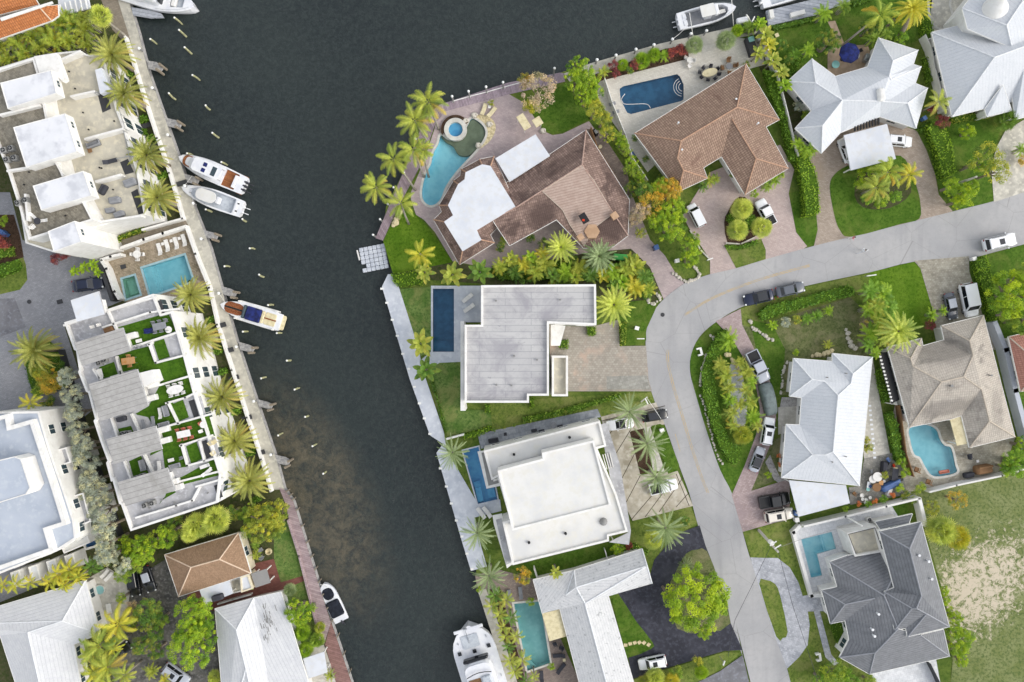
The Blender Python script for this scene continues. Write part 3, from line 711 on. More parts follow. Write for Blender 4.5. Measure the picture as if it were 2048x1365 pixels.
# ---------------------------------------------------------------- furniture
FUR = {}
def furn(kind):
    if kind in FUR: return FUR[kind]
    out = []; b = MB()
    if kind == 'lounger':
        b.rbox((.25, 0, .32), (1.35, .62, .1), .06); out.append(('cushion', b, 'F')); c = MB(); c.add([(-.42, -.31, .36), (-.42, .31, .36), (-.98, .31, .72), (-.98, -.31, .72), (-.45, -.31, .28), (-.45, .31, .28), (-1.02, .31, .64), (-1.02, -.31, .64)], [(0, 1, 2, 3), (7, 6, 5, 4), (0, 3, 7, 4), (1, 5, 6, 2), (2, 6, 7, 3)]); out.append(('backrest', c, 'F'))
        for x in (.8, -.6):
            for y in (-.27, .27): l = MB(); l.box((x, y, .13), (.06, .06, .26)); out.append(('leg', l, 'metal'))
    elif kind == 'chair':
        b.rbox((0, 0, .42), (.5, .5, .1), .06); out.append(('seat', b, 'F')); c = MB(); c.rbox((-.26, 0, .72), (.1, .52, .55), .04); out.append(('backrest', c, 'F'))
        for y in (-.28, .28): l = MB(); l.box((0, y, .58), (.5, .06, .05)); out.append(('armrest', l, 'F'))
        for x in (.21, -.21):
            for y in (-.22, .22): l = MB(); l.box((x, y, .19), (.05, .05, .38)); out.append(('leg', l, 'metal'))
    elif kind in ('table', 'coffee'):
        h = .74 if kind == 'table' else .4; L, B_ = (1.9, .95) if kind == 'table' else (1.1, .6)
        b.rbox((0, 0, h), (L, B_, .05), .08); out.append(('tabletop', b, 'F'))
        for x in (L / 2 - .1, -L / 2 + .1):
            for y in (-B_ / 2 + .08, B_ / 2 - .08): l = MB(); l.box((x, y, h / 2 - .01), (.06, .06, h - .03)); out.append(('leg', l, 'metal'))
    elif kind == 'round':
        b.cyl((0, 0, .70), .6, .05, 20); out.append(('tabletop', b, 'F')); l = MB(); l.cyl((0, 0, 0), .05, .7, 8); l.cyl((0, 0, 0), .28, .05, 12); out.append(('pedestal', l, 'metal'))
    elif kind == 'oval':
        b.loft([[(1.2 * math.cos(a), .62 * math.sin(a), z) for a in [2 * math.pi * k / 24 for k in range(24)]] for z in (.7, .76)]); out.append(('tabletop', b, 'F')); l = MB(); l.box((.5, 0, .35), (.1, .5, .7)); l.box((-.5, 0, .35), (.1, .5, .7)); out.append(('pedestal', l, 'metal'))
    elif kind == 'sofa':
        b.rbox((0, 0, .32), (1.9, .8, .22), .08); out.append(('seat', b, 'F')); c = MB(); c.rbox((0, .36, .6), (1.9, .16, .5), .06); out.append(('backrest', c, 'F'))
        for x in (-.9, .9): l = MB(); l.rbox((x, -.02, .5), (.16, .72, .3), .05); out.append(('armrest', l, 'F'))
        l = MB(); l.box((0, 0, .1), (1.8, .7, .2)); out.append(('base', l, 'grey_dark'))
    elif kind == 'acunit':
        b.rbox((0, 0, .45), (.95, .95, .9), .1); out.append(('casing', b, 'F')); c = MB(); c.cyl((0, 0, .9), .38, .05, 20); out.append(('fan_guard', c, 'black_matte'))
        d = MB(); d.cyl((0, 0, .95), .12, .03, 12)
        for k in range(4): d.box((.2 * math.cos(k * 1.57), .2 * math.sin(k * 1.57), .96), (.22, .09, .012), k * 1.57)
        out.append(('fan', d, 'grey_mid'))
    elif kind == 'grill':
        b.rbox((0, 0, .5), (1.3, .65, .9), .08); out.append(('cabinet', b, 'F')); c = MB(); c.rbox((0, 0, 1.02), (.8, .5, .16), .1); out.append(('lid', c, 'metal'))
    elif kind == 'bin':
        b.box((0, 0, .5), (.55, .6, .95), 0, 1.12); out.append(('bin_body', b, 'F')); c = MB(); c.rbox((0, 0, 1.01), (.66, .72, .08), .06); out.append(('lid', c, 'F'))
        for y in (-.25, .25): l = MB(); l.box((-.3, y, .1), (.16, .06, .2)); out.append(('wheel', l, 'rubber'))
    elif kind == 'umbrella':
        n = 8; b.loft([[(r * math.cos(2 * math.pi * k / n), r * math.sin(2 * math.pi * k / n), z) for k in range(n)] for r, z in ((1.5, 2.15), (1.48, 2.28), (.8, 2.55), (.04, 2.75))], False, True); out.append(('canopy', b, 'F')); c = MB(); c.tube([(0, 0, 0), (0, 0, 2.72)], .03, 6); out.append(('pole', c, 'metal')); c = MB(); c.cyl((0, 0, 0), .3, .08); out.append(('base', c, 'grey_dark'))
    elif kind == 'sidetable':
        b.rbox((0, 0, .45), (.45, .45, .04), .04); out.append(('tabletop', b, 'F')); l = MB(); l.box((0, 0, .22), (.08, .08, .43)); out.append(('leg', l, 'metal'))
    elif kind == 'pot':
        b.loft([[(r * math.cos(2 * math.pi * k / 14), r * math.sin(2 * math.pi * k / 14), z) for k in range(14)] for r, z in ((.2, 0), (.3, .35), (.32, .5), (.27, .5), (.25, .42))], True, True); out.append(('pot', b, 'F'))
    elif kind == 'cover':
        b.rbox((0, 0, .35), (1.7, .9, .7), .25); out.append(('fabric_cover', b, 'F')); c = MB(); c.rbox((.05, .3, .75), (1.5, .2, .18), .08); out.append(('hump', c, 'F'))
    FUR[kind] = [(nm, mesh_of(nm, m, 'fabric_white' if mt == 'F' else mt), mt) for nm, m, mt in out]; return FUR[kind]
FN = {'lounger': ('sun_lounger', 'sun lounger'), 'chair': ('patio_chair', 'chair'), 'table': ('dining_table', 'table'), 'coffee': ('low_table', 'table'), 'round': ('round_table', 'table'), 'oval': ('oval_table', 'table'), 'sofa': ('outdoor_sofa', 'sofa'),
      'acunit': ('air_conditioner', 'air conditioner'), 'grill': ('barbecue', 'barbecue'), 'bin': ('rubbish_bin', 'bin'), 'umbrella': ('sun_umbrella', 'umbrella'), 'sidetable': ('side_table', 'table'), 'pot': ('flower_pot', 'pot'), 'cover': ('covered_furniture', 'furniture cover')}
def item(kind, px, py, deg, mat, label, z=0.03, s=1.0, group=None, sx=None):
    nm, cat = FN[kind]; t = local(thing(nm, label, cat, W(px, py, z), group, R(deg))); t.location.z = z; t.scale = (sx or s, s, s)
    for n2, me, mt in furn(kind):
        o = bpy.data.objects.new(n2, me); col.objects.link(o); o.parent = t
        if mt == 'F': setmat(o, mat)
    return t
# ---------------------------------------------------------------- surface materials
plain('white_wall', 'e9e8e4', .8, .2, h2='e0deda', s=.4, h3='dcdad5', s3=1.2)
plain('white_trim', 'f0efea', .6, .3)
plain('cream_wall', 'e6dcc2', .8, .2, h2='d6cbb0', s=.6)
plain('roof_white', 'd6d9de', .7, .25, h2='cbcfd6', s=.4, lo=.4, hi=.65, h3='d0d1d2', s3=1.2)
plain('roof_white_peel', 'dfe0e4', .7, .25, h2='d6d8dc', s=.3, h3='c2c4ca', s3=.45)
plain('roof_cream', 'dddcd8', .6, .3, h2='d2d2d0', s=.25, h3='d8d6ce', s3=.8)
plain('roof_blue', 'b4bcc8', .6, .3, h2='a8b1bf', s=.3, h3='bcc3cc', s3=1.2)
plain('terrace_tile', 'c9c3b2', .75, .25, h2='b5b0a2', s=.35, h3='d6cfba', s3=1)
plain('terrace_grey', 'b6b6b8', .75, .25, h2='9b9b9e', s=.5, h3='c2c2c6', s3=2)
plain('grey_mid', '8a8a88', .7); plain('grey_dark', '3c3d40', .7); plain('black_matte', '1c1d20', .6); plain('rubber', '151515', .9)
plain('metal', 'b8bcc0', .35, .5, .8); plain('lamp_glass', 'f2f4f2', .2, .6); plain('tail_red', '8a1a18', .3, .5)
plain('glass', '3a4a52', .12, .7); plain('car_glass', '11161c', .08, .8)
plain('fabric_white', 'e8e6e2', .9, .1); plain('fabric_cream', 'ddd2ae', .9, .1, h2='cbbf98', s=2); plain('fabric_grey', '8c8e92', .9, .1); plain('fabric_dark', '45464c', .9, .1)
plain('fabric_navy', '262b50', .9, .1, h2='303a78', s=1.2); plain('fabric_red', 'c8452c', .8, .1); plain('wood_orange', 'c0966a', .7, .2, h2='b98244', s=2); plain('wood_brown', '8a6a4c', .8, .2)
plain('plastic_blue', '466498', .5, .4); plain('plastic_green', '53b45c', .6, .3, h2='479e50'); plain('orange_inflatable', 'c0705a', .5); plain('teal', '8fc6c0', .6)
plain('rock', 'c9c3b6', .95, .1, h2='8f897e', s=2.5, h3='e2dccf', s3=7, bump=.6); plain('rock_cream', 'dccfa8', .95, .1, h2='b7a883', s=3, bump=.5)
for n_, h_ in (('paint_white', 'f0f1f3'), ('paint_silver', 'b3b8c2'), ('paint_grey', '5a5f68'), ('paint_black', '101216'), ('paint_navy', '16213c'), ('paint_dark', '23262c'), ('paint_cream', 'e4ddd0')):
    t = NT(n_); t.color(lin(h_)); t.p(.28, .5, .02); t.b.inputs['Coat Weight'].default_value = .6; t.b.inputs['Coat Roughness'].default_value = .08; MATS[n_] = t.m
plain('car_cover', '7c8786', .8, .2, h2='6a7474', s=1.4, bump=.4)
plain('gelcoat', 'e9eaec', .25, .5, h2='dcdee4', s=.8); plain('boat_floor', 'c3c9cf', .5, .3, h2='b0b7c0', s=2); plain('boat_cover', '20232b', .8, .2, h2='2c303a', s=1.5, bump=.4)
def teak(name, a, b, line, w=.14, ang=0, uvs=False):
    t = NT(name); o = t.sep(t.rot(ang)); f = t.math('FRACT', t.math('DIVIDE', o[1], w)); k = t.ramp(f, .88, .95)
    fl = t.math('FLOOR', t.math('DIVIDE', o[1], w)); wnz = t.n.new('ShaderNodeTexWhiteNoise'); wnz.noise_dimensions = '1D'; t.l.new(fl, wnz.inputs['W'])
    x = t.mix(wnz.outputs[0], lin(a), lin(b)); x = t.mix(t.ramp(t.noise(2.2, 6, .7), .4, .7, 0, .6), x, tuple(v * .7 for v in lin(b)[:3]) + (1,)); x = t.mix(k, x, lin(line)); t.color(x); MATS[name] = t.p(.75, .2)
teak('teak', 'a87048', '8c5636', '3c2618', .1); teak('mahogany', '8a4a28', '6e3418', 'd8b48c', .16)
teak('dock_mauve', 'ab9ca4', '94858e', '5c5158', .22, R(-17) + R(90)); teak('dock_west', 'a8989e', '8c7c82', '55484c', .26, R(62))
teak('dock_pink', 'b4a2a2', '9c8a8c', '7c6c6e', .3, R(18)); teak('dock_red', '9c7a74', '866660', '66504c', .3, R(18)); teak('dock_grey', 'b4b8c0', '989da6', '666a72', .5, R(10))
plain('concrete_dock', 'bdb9ad', .85, .2, h2='a5a298', s=.4, h3='c9c5b8', s3=1.5); plain('finger_grey', 'a9a7a6', .85, .2, h2='8c8b8c', s=1.2, h3='bab8b4', s3=3)
plain('white_dock', 'c8ccd4', .8, .2, h2='b8bec8', s=.35, h3='d2d6dc', s3=1.2)
plain('coping_stone', 'd2d0c8', .7, .2, h2='bfbdb6', s=1); plain('coping_white', 'e4e6ea', .7, .2); plain('coping_blue', '9fc0c8', .5, .3)
plain('pile_wood', 'b4b48c', .9, .1, h2='8a8868', s=3); plain('pile_dark', '5c5648', .9, .1, h2='3c382e', s=3)
plain('tile_light', 'b8e4ee', .5, .3, h2='a2d6e4', s=.7); plain('tile_blue', 'a4d0d8', .5, .3, h2='92c4ce', s=.7); plain('tile_deep', '4e7c9a', .5, .3, h2='406a88', s=.9); plain('tile_azure', '6ab0dc', .5, .3, h2='4f96cc', s=.5)
plain('tile_teal', '8cbcbc', .5, .3, h2='7cb0b2', s=.4, h3='98c4c4', s3=1); plain('tile_green', '9fc4a8', .5, .3); plain('tile_sand', '8f8468', .6, .2, h2='7c7258', s=.6); plain('tile_black', '2a3038', .5, .3)
watermat('water_pool', 'd8eef2'); watermat('water_deep', 'c4dce6'); watermat('water_clear', 'e4f2f2')
grass('grass_east', '5e7630', '788a3e', '4e682a', '87904c')
grass('grass_vivid', '5f8420', '76962c', '4a7014', '7c9a34'); grass('grass_lawn', '527424', '688832', '40621c', '7a8a40'); grass('grass_olive', '6f8438', '8a984c', '586e2e', '989a5c'); grass('grass_soft', '5f803a', '869c58', '4c6e32', '989c60')
grass('grass_patchy', '6c7648', '8a8e62', '566238', '9c9474'); grass('grass_sandy', '6c7d42', '82905a', '5a6c38'); grass('turf', '48701c', '587f22', '3c5f16')
plain('mulch', '4a3a30', .95, .1, h2='35291f', s=1.5, h3='5d4b3c', s3=9, bump=.6); plain('soil', '4f5236', .95, .1, h2='3e4a26', s=1.2, h3='5a5642', s3=3, bump=.6)
plain('gravel', 'a8a5a2', .95, .1, h2='7d7a78', s=2, h3='d8d5d2', s3=12, bump=.7); plain('gravel_white', 'c2c4c8', .95, .1, h2='9ea2a8', s=2, h3='e6e6e8', s3=12, bump=.6)
plain('junk_yard', '8e8c86', .9, .2, h2='74736e', s=1, h3='a5a29a', s3=4)
paver('paver_mauve', 'c6b6b4', 'b4a4a4', 'a69898', .22, R(15), stain='a09494', contrast=.3)
paver('paver_pink', 'cdbcb6', 'bba8a2', 'a89894', .2, R(20), stain='ab9c98', contrast=.3)
paver('paver_tan', 'bfb0a2', 'a69788', '94887c', .2, R(10), stain='a09080', contrast=.4)
paver('paver_beige', 'b9b2a6', 'a39b90', '8d867e', .34, 0, stain='c0a898', asp=1.3, contrast=.35)
paver('paver_slab', 'b4b2aa', '9c9a92', '84827c', .5, R(-15), stain='8e8c86', asp=1.2, contrast=.6)
paver('paver_stone', 'c6c0b0', 'a39c8c', '8a8476', .28, R(5), asp=1.4, contrast=.8)
paver('paver_pinkred', 'c2b0ae', 'a89694', '94827f', .22, R(-20), stain='98888a', contrast=.4)
paver('paver_marble', 'ecedef', 'dadcdf', 'c2c5ca', .6, R(-14), asp=1, contrast=.5)
paver('paver_granite', 'd4d5da', 'b0b3ba', '9699a0', .28, R(-14), asp=1.2, contrast=.9)
paver('paver_grey', 'a3a4a8', '909196', '7c7d82', .2, R(-14), stain='808186', contrast=.4)
paver('mosaic', 'b8a894', '93866e', 'c9c0b0', .35, R(30), asp=1.5, contrast=.9); paver('mosaic_roof', '9d978a', '7d786c', 'b0a898', .35, R(40), asp=1.4, contrast=.9)
paver('paver_cream', 'd9d5cb', 'cbc6bb', 'bdb8ae', .25, R(15), contrast=.25); paver('paver_brownpatio', 'a8998e', '8c7e76', '766a64', .2, R(-15), contrast=.5)
paver('brick_red', '946258', '80524a', '705048', .2, R(10), contrast=.4)
paver('paver_taupe', '9f9484', '8d8374', '7c7466', .25, R(15), contrast=.4); paver('paver_flag', 'b4b8be', '92979f', '787d86', .7, R(-12), asp=1.3, contrast=.7)
plain('path_tan', 'c2aa94', .9, .1, h2='ae9880', s=1); plain('concrete_path', 'c4c0b6', .85, .2, h2='b0aca2', s=.6, h3='cfccc2', s3=2)
grass('grass_dull', '6c7d42', '82905a', '5a6c38')
t = NT('grass_sandy'); x = t.mix(t.ramp(t.noise(.35, 6, .62), .34, .66), lin('747f4a'), lin('8c9264')); x = t.mix(t.ramp(t.noise(2.3, 5, .7), .42, .68), x, lin('56683a'))
mp = t.n.new('ShaderNodeMapping'); t.l.new(t.co, mp.inputs[0]); mp.vector_type = 'TEXTURE'; mp.inputs['Location'].default_value = (71.5, -38, 0); mp.inputs['Rotation'].default_value = (0, 0, R(38)); mp.inputs['Scale'].default_value = (15, 9, 1)
ln = t.n.new('ShaderNodeVectorMath'); ln.operation = 'LENGTH'; t.l.new(mp.outputs[0], ln.inputs[0])
k = t.math('ADD', t.ramp(ln.outputs['Value'], .2, 1.6, .14, -.14), t.noise(1.0, 10, .86, dist=.5)); x = t.mix(t.ramp(k, .57, .64), x, lin('cfc3ae')); t.color(x); t.bump(t.noise(12, 4, .8), .8, .1); MATS['grass_sandy'] = t.p(.95, .1)
t = NT('sand_patch'); g_ = t.mix(t.ramp(t.noise(2.2, 5, .7), .4, .7), lin('7c8a4e'), lin('63743c')); x = t.mix(t.ramp(t.noise(1.1, 8, .78), .40, .55), lin('cdc0aa'), g_); t.color(x); MATS['sand_patch'] = t.p(.95, .1)
# road: worn pale asphalt with tyre polish, cracks
t = NT('asphalt_pale'); x = t.mix(t.ramp(t.noise(.12, 6, .6), .35, .65), lin('b1b0b0'), lin('a2a2a4')); x = t.mix(t.ramp(t.noise(1.3, 6, .7), .45, .7, 0, .5), x, lin('9f9e9f'))
vo = t.n.new('ShaderNodeTexVoronoi'); vo.feature = 'DISTANCE_TO_EDGE'; vo.inputs['Scale'].default_value = .16; t.l.new(t.co, vo.inputs['Vector'])
x = t.mix(t.ramp(vo.outputs['Distance'], .0, .005, .5, 0), x, lin('6f6d68')); x = t.mix(t.ramp(t.noise(.5, 3, .5, co=t.rot(R(20), (1, .12, 1))), .5, .75, 0, .45), x, lin('8f8f92')); x = t.mix(t.ramp(t.noise(12, 3, .8), .45, .8, 0, .35), x, lin('d6d3cc')); t.color(x); t.bump(t.noise(30, 2), .2, .01); MATS['asphalt_pale'] = t.p(.9, .2)
plain('asphalt_black', '33343c', .85, .25, h2='40414a', s=.35, h3='4b4c56', s3=1.6, bump=.2); plain('asphalt_grey', '7c7c80', .9, .2, h2='6a6a6e', s=.5, h3='8a8b92', s3=2)
plain('asphalt_old', '67655f', .9, .2, h2='4c4b4a', s=.5, h3='807e7a', s3=2.2); plain('concrete_sandy', 'c3bfb3', .9, .15, h2='a8a49a', s=.45, h3='d9d4c6', s3=1.4)
plain('line_yellow', 'c0aa84', .9, .2, h2='b2a898', s=1.2, lo=.4, hi=.6)
# modern driveway slabs: stained concrete
plain('concrete_stained', 'c0b8a8', .85, .2, h2='a39a88', s=.35, h3='cbc5b8', s3=1.1); plain('joint', '463e34', .95, .1)
# canal water: dark, glossy, faint ripples; warm sky reflection painted in as brown by the west wall
t = NT('canal_water'); c = t.mix(t.ramp(t.noise(.05, 4, .5), .35, .65), lin('262e2e'), lin('1f2729')); c = t.mix(t.ramp(t.noise(1.6, 7, .8, dist=.6), .38, .66, 0, .55), c, lin('3a4340'))  # paler mottling painted in for sky glint on the ripples
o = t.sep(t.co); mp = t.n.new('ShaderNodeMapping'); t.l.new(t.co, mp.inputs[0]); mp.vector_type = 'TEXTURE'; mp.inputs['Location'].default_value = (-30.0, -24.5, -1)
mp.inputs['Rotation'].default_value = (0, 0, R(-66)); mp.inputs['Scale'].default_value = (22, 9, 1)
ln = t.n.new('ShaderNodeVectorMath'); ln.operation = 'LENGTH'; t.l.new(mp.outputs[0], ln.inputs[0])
warm_refl = t.math('MULTIPLY', t.ramp(ln.outputs['Value'], .3, 1.15, 1, 0), t.ramp(t.noise(.5, 10, .82, dist=.4), .32, .72))
c = t.mix(t.math('MULTIPLY', warm_refl, .55), c, lin('84785f')); t.color(c)
t.p(.08, .5); t.b.inputs['IOR'].default_value = 1.45
h = t.math('ADD', t.noise(.8, 5, .7, dist=.8), t.math('MULTIPLY', t.noise(3.2, 4, .8), .6)); t.bump(h, .9, .12); MATS['canal_water'] = t.m
# ---------------------------------------------------------------- pool outlines first: the ground is cut out around them
PO = {
 'north_deck': pp('285,537 369,511 386,562 301,592'), 'plunge': pp('245,559 269,552 280,589 253,598'),
 'lagoon': smooth(pp('882,271 895,280 912,280 925,268 935,252 942,239 951,240 966,252 971,268 963,286 949,304 936,318 920,335 905,353 890,376 882,397 872,408 860,411 849,404 844,390 846,370 853,346 862,328 867,306 877,288'), 4),
 'spaA': None,
 'B': pp('1239,178 1247,173 1354,149 1360,154 1367,170 1367,200 1362,203 1262,229 1254,226 1241,200'),
 'H': pp('866,578 908,578 908,704 866,704'), 'I': pp('926,902 957,894 973,977 990,974 995,999 956,1008'),
 'J': pp('1028,1208 1080,1203 1100,1326 1055,1342'), 'G': pp('1602,1079 1663,1064 1672,1098 1634,1108 1644,1151 1622,1156'),
 'E': smooth(pp('1819,857 1850,850 1872,860 1880,880 1890,892 1902,897 1910,930 1912,945 1880,953 1862,950 1849,932 1840,915 1828,908 1820,880'), 4),
 'D': smooth(pp('1862,-12 1898,-12 1897,10 1902,30 1899,47 1880,57 1865,45 1860,25'), 4), 'Lp': pp('163,1055 194,1046 203,1087 173,1096'),
}
POOLS = [p for p in PO.values() if p]
# ---------------------------------------------------------------- water, land
mb = MB(); n_ = 60
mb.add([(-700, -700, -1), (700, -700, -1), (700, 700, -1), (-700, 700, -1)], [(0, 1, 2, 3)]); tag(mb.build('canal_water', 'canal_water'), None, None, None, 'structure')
mb = MB(); mb.add([(-700, -700, -4), (700, -700, -4), (700, 700, -4), (-700, 700, -4)], [(0, 1, 2, 3)]); tag(mb.build('canal_bed', 'soil'), None, None, None, 'structure')
def land(name, s, mat):
    P = pp(s); hs = [h for h in POOLS if all(inside(p, P) for p in h)]; m = MB(); m.poly(P, hs, 0); tag(m.build(name, mat), None, None, None, 'structure')
    m = MB(); m.sides(P, -4, 0); o = m.build('seawall_face', 'finger_grey'); tag(o, None, None, None, 'structure')
WC = '257,0 277,66 296,140 329,234 361,324 389,415 420,494 450,601 474,685 519,819 552,916 569,979 587,1004 617,1102 640,1177 667,1257 703,1365'
EC = '1700,0 1632,28 1537,52 1460,56 1369,77 1320,88 1182,127 1120,146 1016,166 879,210 860,226 840,270 807,344 772,414 766,482 786,547 781,567 820,740 860,871 887,889 880,900 923,1080 952,1138 955,1180 1015,1365'
land('ground_west', '-7000,-7000 -100,-7000 -20,-900 ' + WC + ' 1000,2200 1500,9000 -7000,9000', 'soil')
land('ground_east', '5000,-7000 6000,-800 ' + EC + ' 1300,2200 1900,9000 9000,9000 9000,-7000', 'grass_east')
G = sheet
# west side ground
G('courtyard_pavement', '-300,385 20,385 45,480 107,505 222,503 250,600 128,650 155,735 186,820 186,860 128,815 60,812 0,835 -300,900', 1, 'paver_grey')
G('service_road', '-300,605 30,597 52,655 -300,790', 2, 'asphalt_grey')
G('lawn_strip', '-100,535 45,510 52,530 55,560 40,580 -100,612', 2, 'grass_olive')
G('planting_bed', '-100,430 28,430 40,470 48,515 -100,560', 3, 'mulch')
G('alley_path', '222,503 240,482 372,438 382,456 252,499 250,520', 3, 'paver_taupe')
G('garden_bed', '204,60 262,60 300,150 350,300 374,442 291,452 250,250 204,106', 2, 'soil')
G('garden_bed', '378,560 418,572 468,745 544,980 560,1010 430,1012 340,620', 2, 'soil')
G('pool_terrace', '214,522 252,497 379,456 424,570 345,598 259,605 232,600', 4, 'mosaic')
G('walkway', '229,-100 262,-100 ' + WC[:WC.index('587')] + ' 544,980 527,917 499,834 469,740 440,650 420,572 379,455 371,440 345,350 321,281 294,199 259,75 236,0', 4, 'concrete_dock')
G('timber_promenade', '558,975 569,979 587,1004 617,1102 640,1177 662,1245 648,1290 626,1215 600,1110 580,1050 572,1010', 4, 'dock_pink')
G('timber_promenade', '662,1245 667,1257 703,1365 740,1480 712,1480 672,1365 650,1290', 4, 'dock_red')
G('terrace_patio', '180,-60 240,-60 236,0 259,72 244,80 225,60 216,36', 3, 'paver_taupe')
G('lawn', '548,1055 575,1040 596,1100 612,1160 625,1215 648,1290 605,1300 585,1215 555,1170 548,1130', 2, 'grass_soft')
G('red_brick_patio', '375,1190 497,1130 548,1118 562,1165 612,1150 614,1160 565,1180 560,1190 430,1222 375,1220', 3, 'brick_red')
G('car_court', '255,1165 330,1120 400,1200 430,1225 440,1365 300,1380 230,1370 215,1310 240,1240', 1, 'asphalt_old')
G('patio', '171,1160 215,1135 262,1165 255,1230 215,1250 199,1235', 2, 'concrete_path')
G('side_path', '-60,1150 160,1110 185,1120 60,1180 -60,1230', 2, 'paver_grey')
G('garden_bed', '186,820 212,882 224,966 261,1062 330,1060 329,1112 262,1165 200,1140 205,1090 150,850', 2, 'soil')
G('garden_bed', '330,1060 432,1010 560,1000 575,1040 560,1090 478,1062 330,1108', 2, 'soil')
G('side_yard', '600,1300 648,1290 712,1480 640,1480', 3, 'concrete_path')
# east side ground
G('road', '4400,-290 2400,280 2048,383 1987,403 1915,421 1840,440 1703,474 1629,492 1532,519 1472,537 1420,549 1396,557 1369,567 1327,599 1304,629 1292,665 1292,710 1297,760 1308,800 1329,849 1359,934 1379,989 1394,1045 1415,1102 1434,1152 1461,1246 1485,1313 1501,1365 1850,2800 1935,2800 1581,1365 1552,1275 1520,1171 1500,1117 1485,1064 1465,990 1440,940 1412,859 1390,785 1380,745 1382,710 1398,675 1431,645 1480,616 1542,594 1604,574 1740,545 1827,524 1937,517 2048,489 2400,400 4400,-140', 6, 'asphalt_pale', 3)
def stripe(pts, w=.13):
    P = smooth(pp(pts), 6, False); m = MB(); L = [];
    for i, p in enumerate(P):
        d = (P[min(i + 1, len(P) - 1)] - P[max(i - 1, 0)]).normalized(); n = Vector((-d.y, d.x, 0)) * w / 2; L.append((p + n, p - n))
    for a, b in zip(L, L[1:]): m.add([(q.x, q.y, 6 * .012 + .014) for q in (a[0], a[1], b[1], b[0])], [(0, 1, 2, 3)])
    tag(m.build('road_marking', 'line_yellow'), None, None, None, 'structure')
for dx in (0, 3): stripe(f'{1619},{530+dx} 1539,{552+dx} 1480,{572+dx} 1417,{599+dx} 1369,{629+dx}')
for dx in (0, 3.5): stripe(f'{1334+dx},700 {1334+dx},725 {1344+dx},770 {1359+dx},820 {1381+dx},894 {1401+dx},954 {1414+dx},986', .11)
stripe('1350,868 1356,888 1360,903', .1)
G('stamped_patio', '879,224 966,200 1016,188 1044,204 1060,222 1085,262 1105,271 1125,268 1178,243 1240,330 1300,480 1330,512 1350,545 1369,567 1327,599 1300,535 1262,500 1180,510 1000,540 905,523 870,465 848,440 832,430 822,400 822,385 845,330 868,262', 3, 'paver_mauve')
G('lawn_west_point', '799,424 826,424 845,442 868,470 905,524 860,545 786,549 767,485 780,455', 2, 'grass_vivid')
G('lawn_canal_side', '1072,214 1128,165 1142,185 1180,238 1125,266 1105,269 1088,262 1062,222', 2, 'grass_lawn')
G('timber_dock', '879,210 1016,166 1120,146 1127,147 1130,164 1016,190 892,223 ', 5, 'dock_mauve')
G('timber_dock', '860,226 879,210 892,223 872,246 842,330 795,418 766,482 751,477 775,420 807,344 849,240', 5, 'dock_west')
G('concrete_promenade', '1127,148 1182,127 1320,88 1369,77 1460,56 1537,52 1540,64 1470,78 1380,100 1200,146 1140,165', 4, 'concrete_dock')
G('pool_terrace', '1195,170 1210,152 1300,125 1380,100 1400,82 1470,76 1520,80 1530,130 1492,140 1290,262 1310,330 1295,345 1250,280 1215,230 1195,195', 3, 'paver_cream')
G('planted_border', '1190,150 1330,98 1375,92 1378,118 1200,163', 4, 'mulch')
for k in range(5): sheet('terrace_step', f'{1402+k*1.2},{100+k*4.6} {1440+k*1.2},{88+k*4.6} {1441+k*1.2},{91+k*4.6} {1403+k*1.2},{103+k*4.6}', 5 + k * .3, 'concrete_path')
G('driveway_pavement', '1365,432 1400,375 1420,345 1560,290 1588,340 1577,387 1592,465 1614,493 1600,503 1532,521 1472,540 1420,552 1420,520 1380,460', 5, 'paver_pink')
G('planting_island', '1448,445 1455,425 1470,400 1490,395 1520,430 1525,460 1507,475 1480,487 1455,487', 7, 'mulch', 2)
G('island_lawn', '1448,490 1480,489 1522,478 1531,500 1531,519 1472,537 1455,505', 7, 'grass_olive')
G('hedge_lawn', '1577,387 1610,380 1632,427 1635,460 1627,491 1614,493 1592,465', 6.5, 'grass_lawn')
G('driveway_pavement', '1598,345 1650,268 1705,240 1760,236 1833,262 1852,300 1870,350 1877,390 1905,423 1840,443 1703,477 1627,495 1635,460 1632,427 1612,340', 5, 'paver_tan')
G('front_lawn', '1659,375 1668,350 1695,332 1740,320 1800,312 1822,345 1835,382 1840,407 1838,438 1800,449 1703,474 1680,462 1668,430', 7, 'grass_lawn', 3)
G('palm_bed', '1708,392 1715,352 1735,335 1800,335 1815,345 1822,385 1795,410 1760,420 1725,415', 8, 'soil', 2)
G('side_garden', '1505,100 1530,90 1575,165 1625,225 1595,258 1640,300 1610,340 1580,280 1556,200 1520,140', 2, 'soil')
G('back_lawn', '1530,55 1640,35 1672,50 1690,95 1625,120 1575,160 1545,110', 2, 'grass_lawn')
G('back_lawn', '1672,45 1700,5 1860,-60 1862,50 1860,75 1810,90 1700,95 1684,60', 2, 'grass_lawn')
G('garden_path', '1655,44 1670,42 1690,92 1680,100 1668,70', 3, 'path_tan')
G('dining_patio', '1655,100 1690,92 1735,90 1745,120 1735,138 1672,155 1655,140', 3, 'path_tan')
G('pool_terrace', '1858,60 1870,-60 1990,-60 1940,60 1866,80', 2, 'concrete_sandy')
G('front_lawn', '1833,262 1862,240 1904,238 1990,240 2000,262 1987,300 1982,350 1987,403 1915,421 1895,400 1878,375 1860,310', 4, 'grass_lawn', 2)
G('sandy_driveway', '2300,200 2048,240 2010,262 1990,300 1983,350 1987,405 2048,385 2300,330', 7, 'concrete_sandy')
G('front_lawn', '1740,545 1827,524 1840,537 1862,611 1850,650 1800,660 1745,640 1735,580', 4, 'grass_vivid')
G('verge_lawn', '1480,618 1542,596 1604,576 1740,547 1745,600 1700,600 1500,660 1484,650', 4, 'grass_olive')
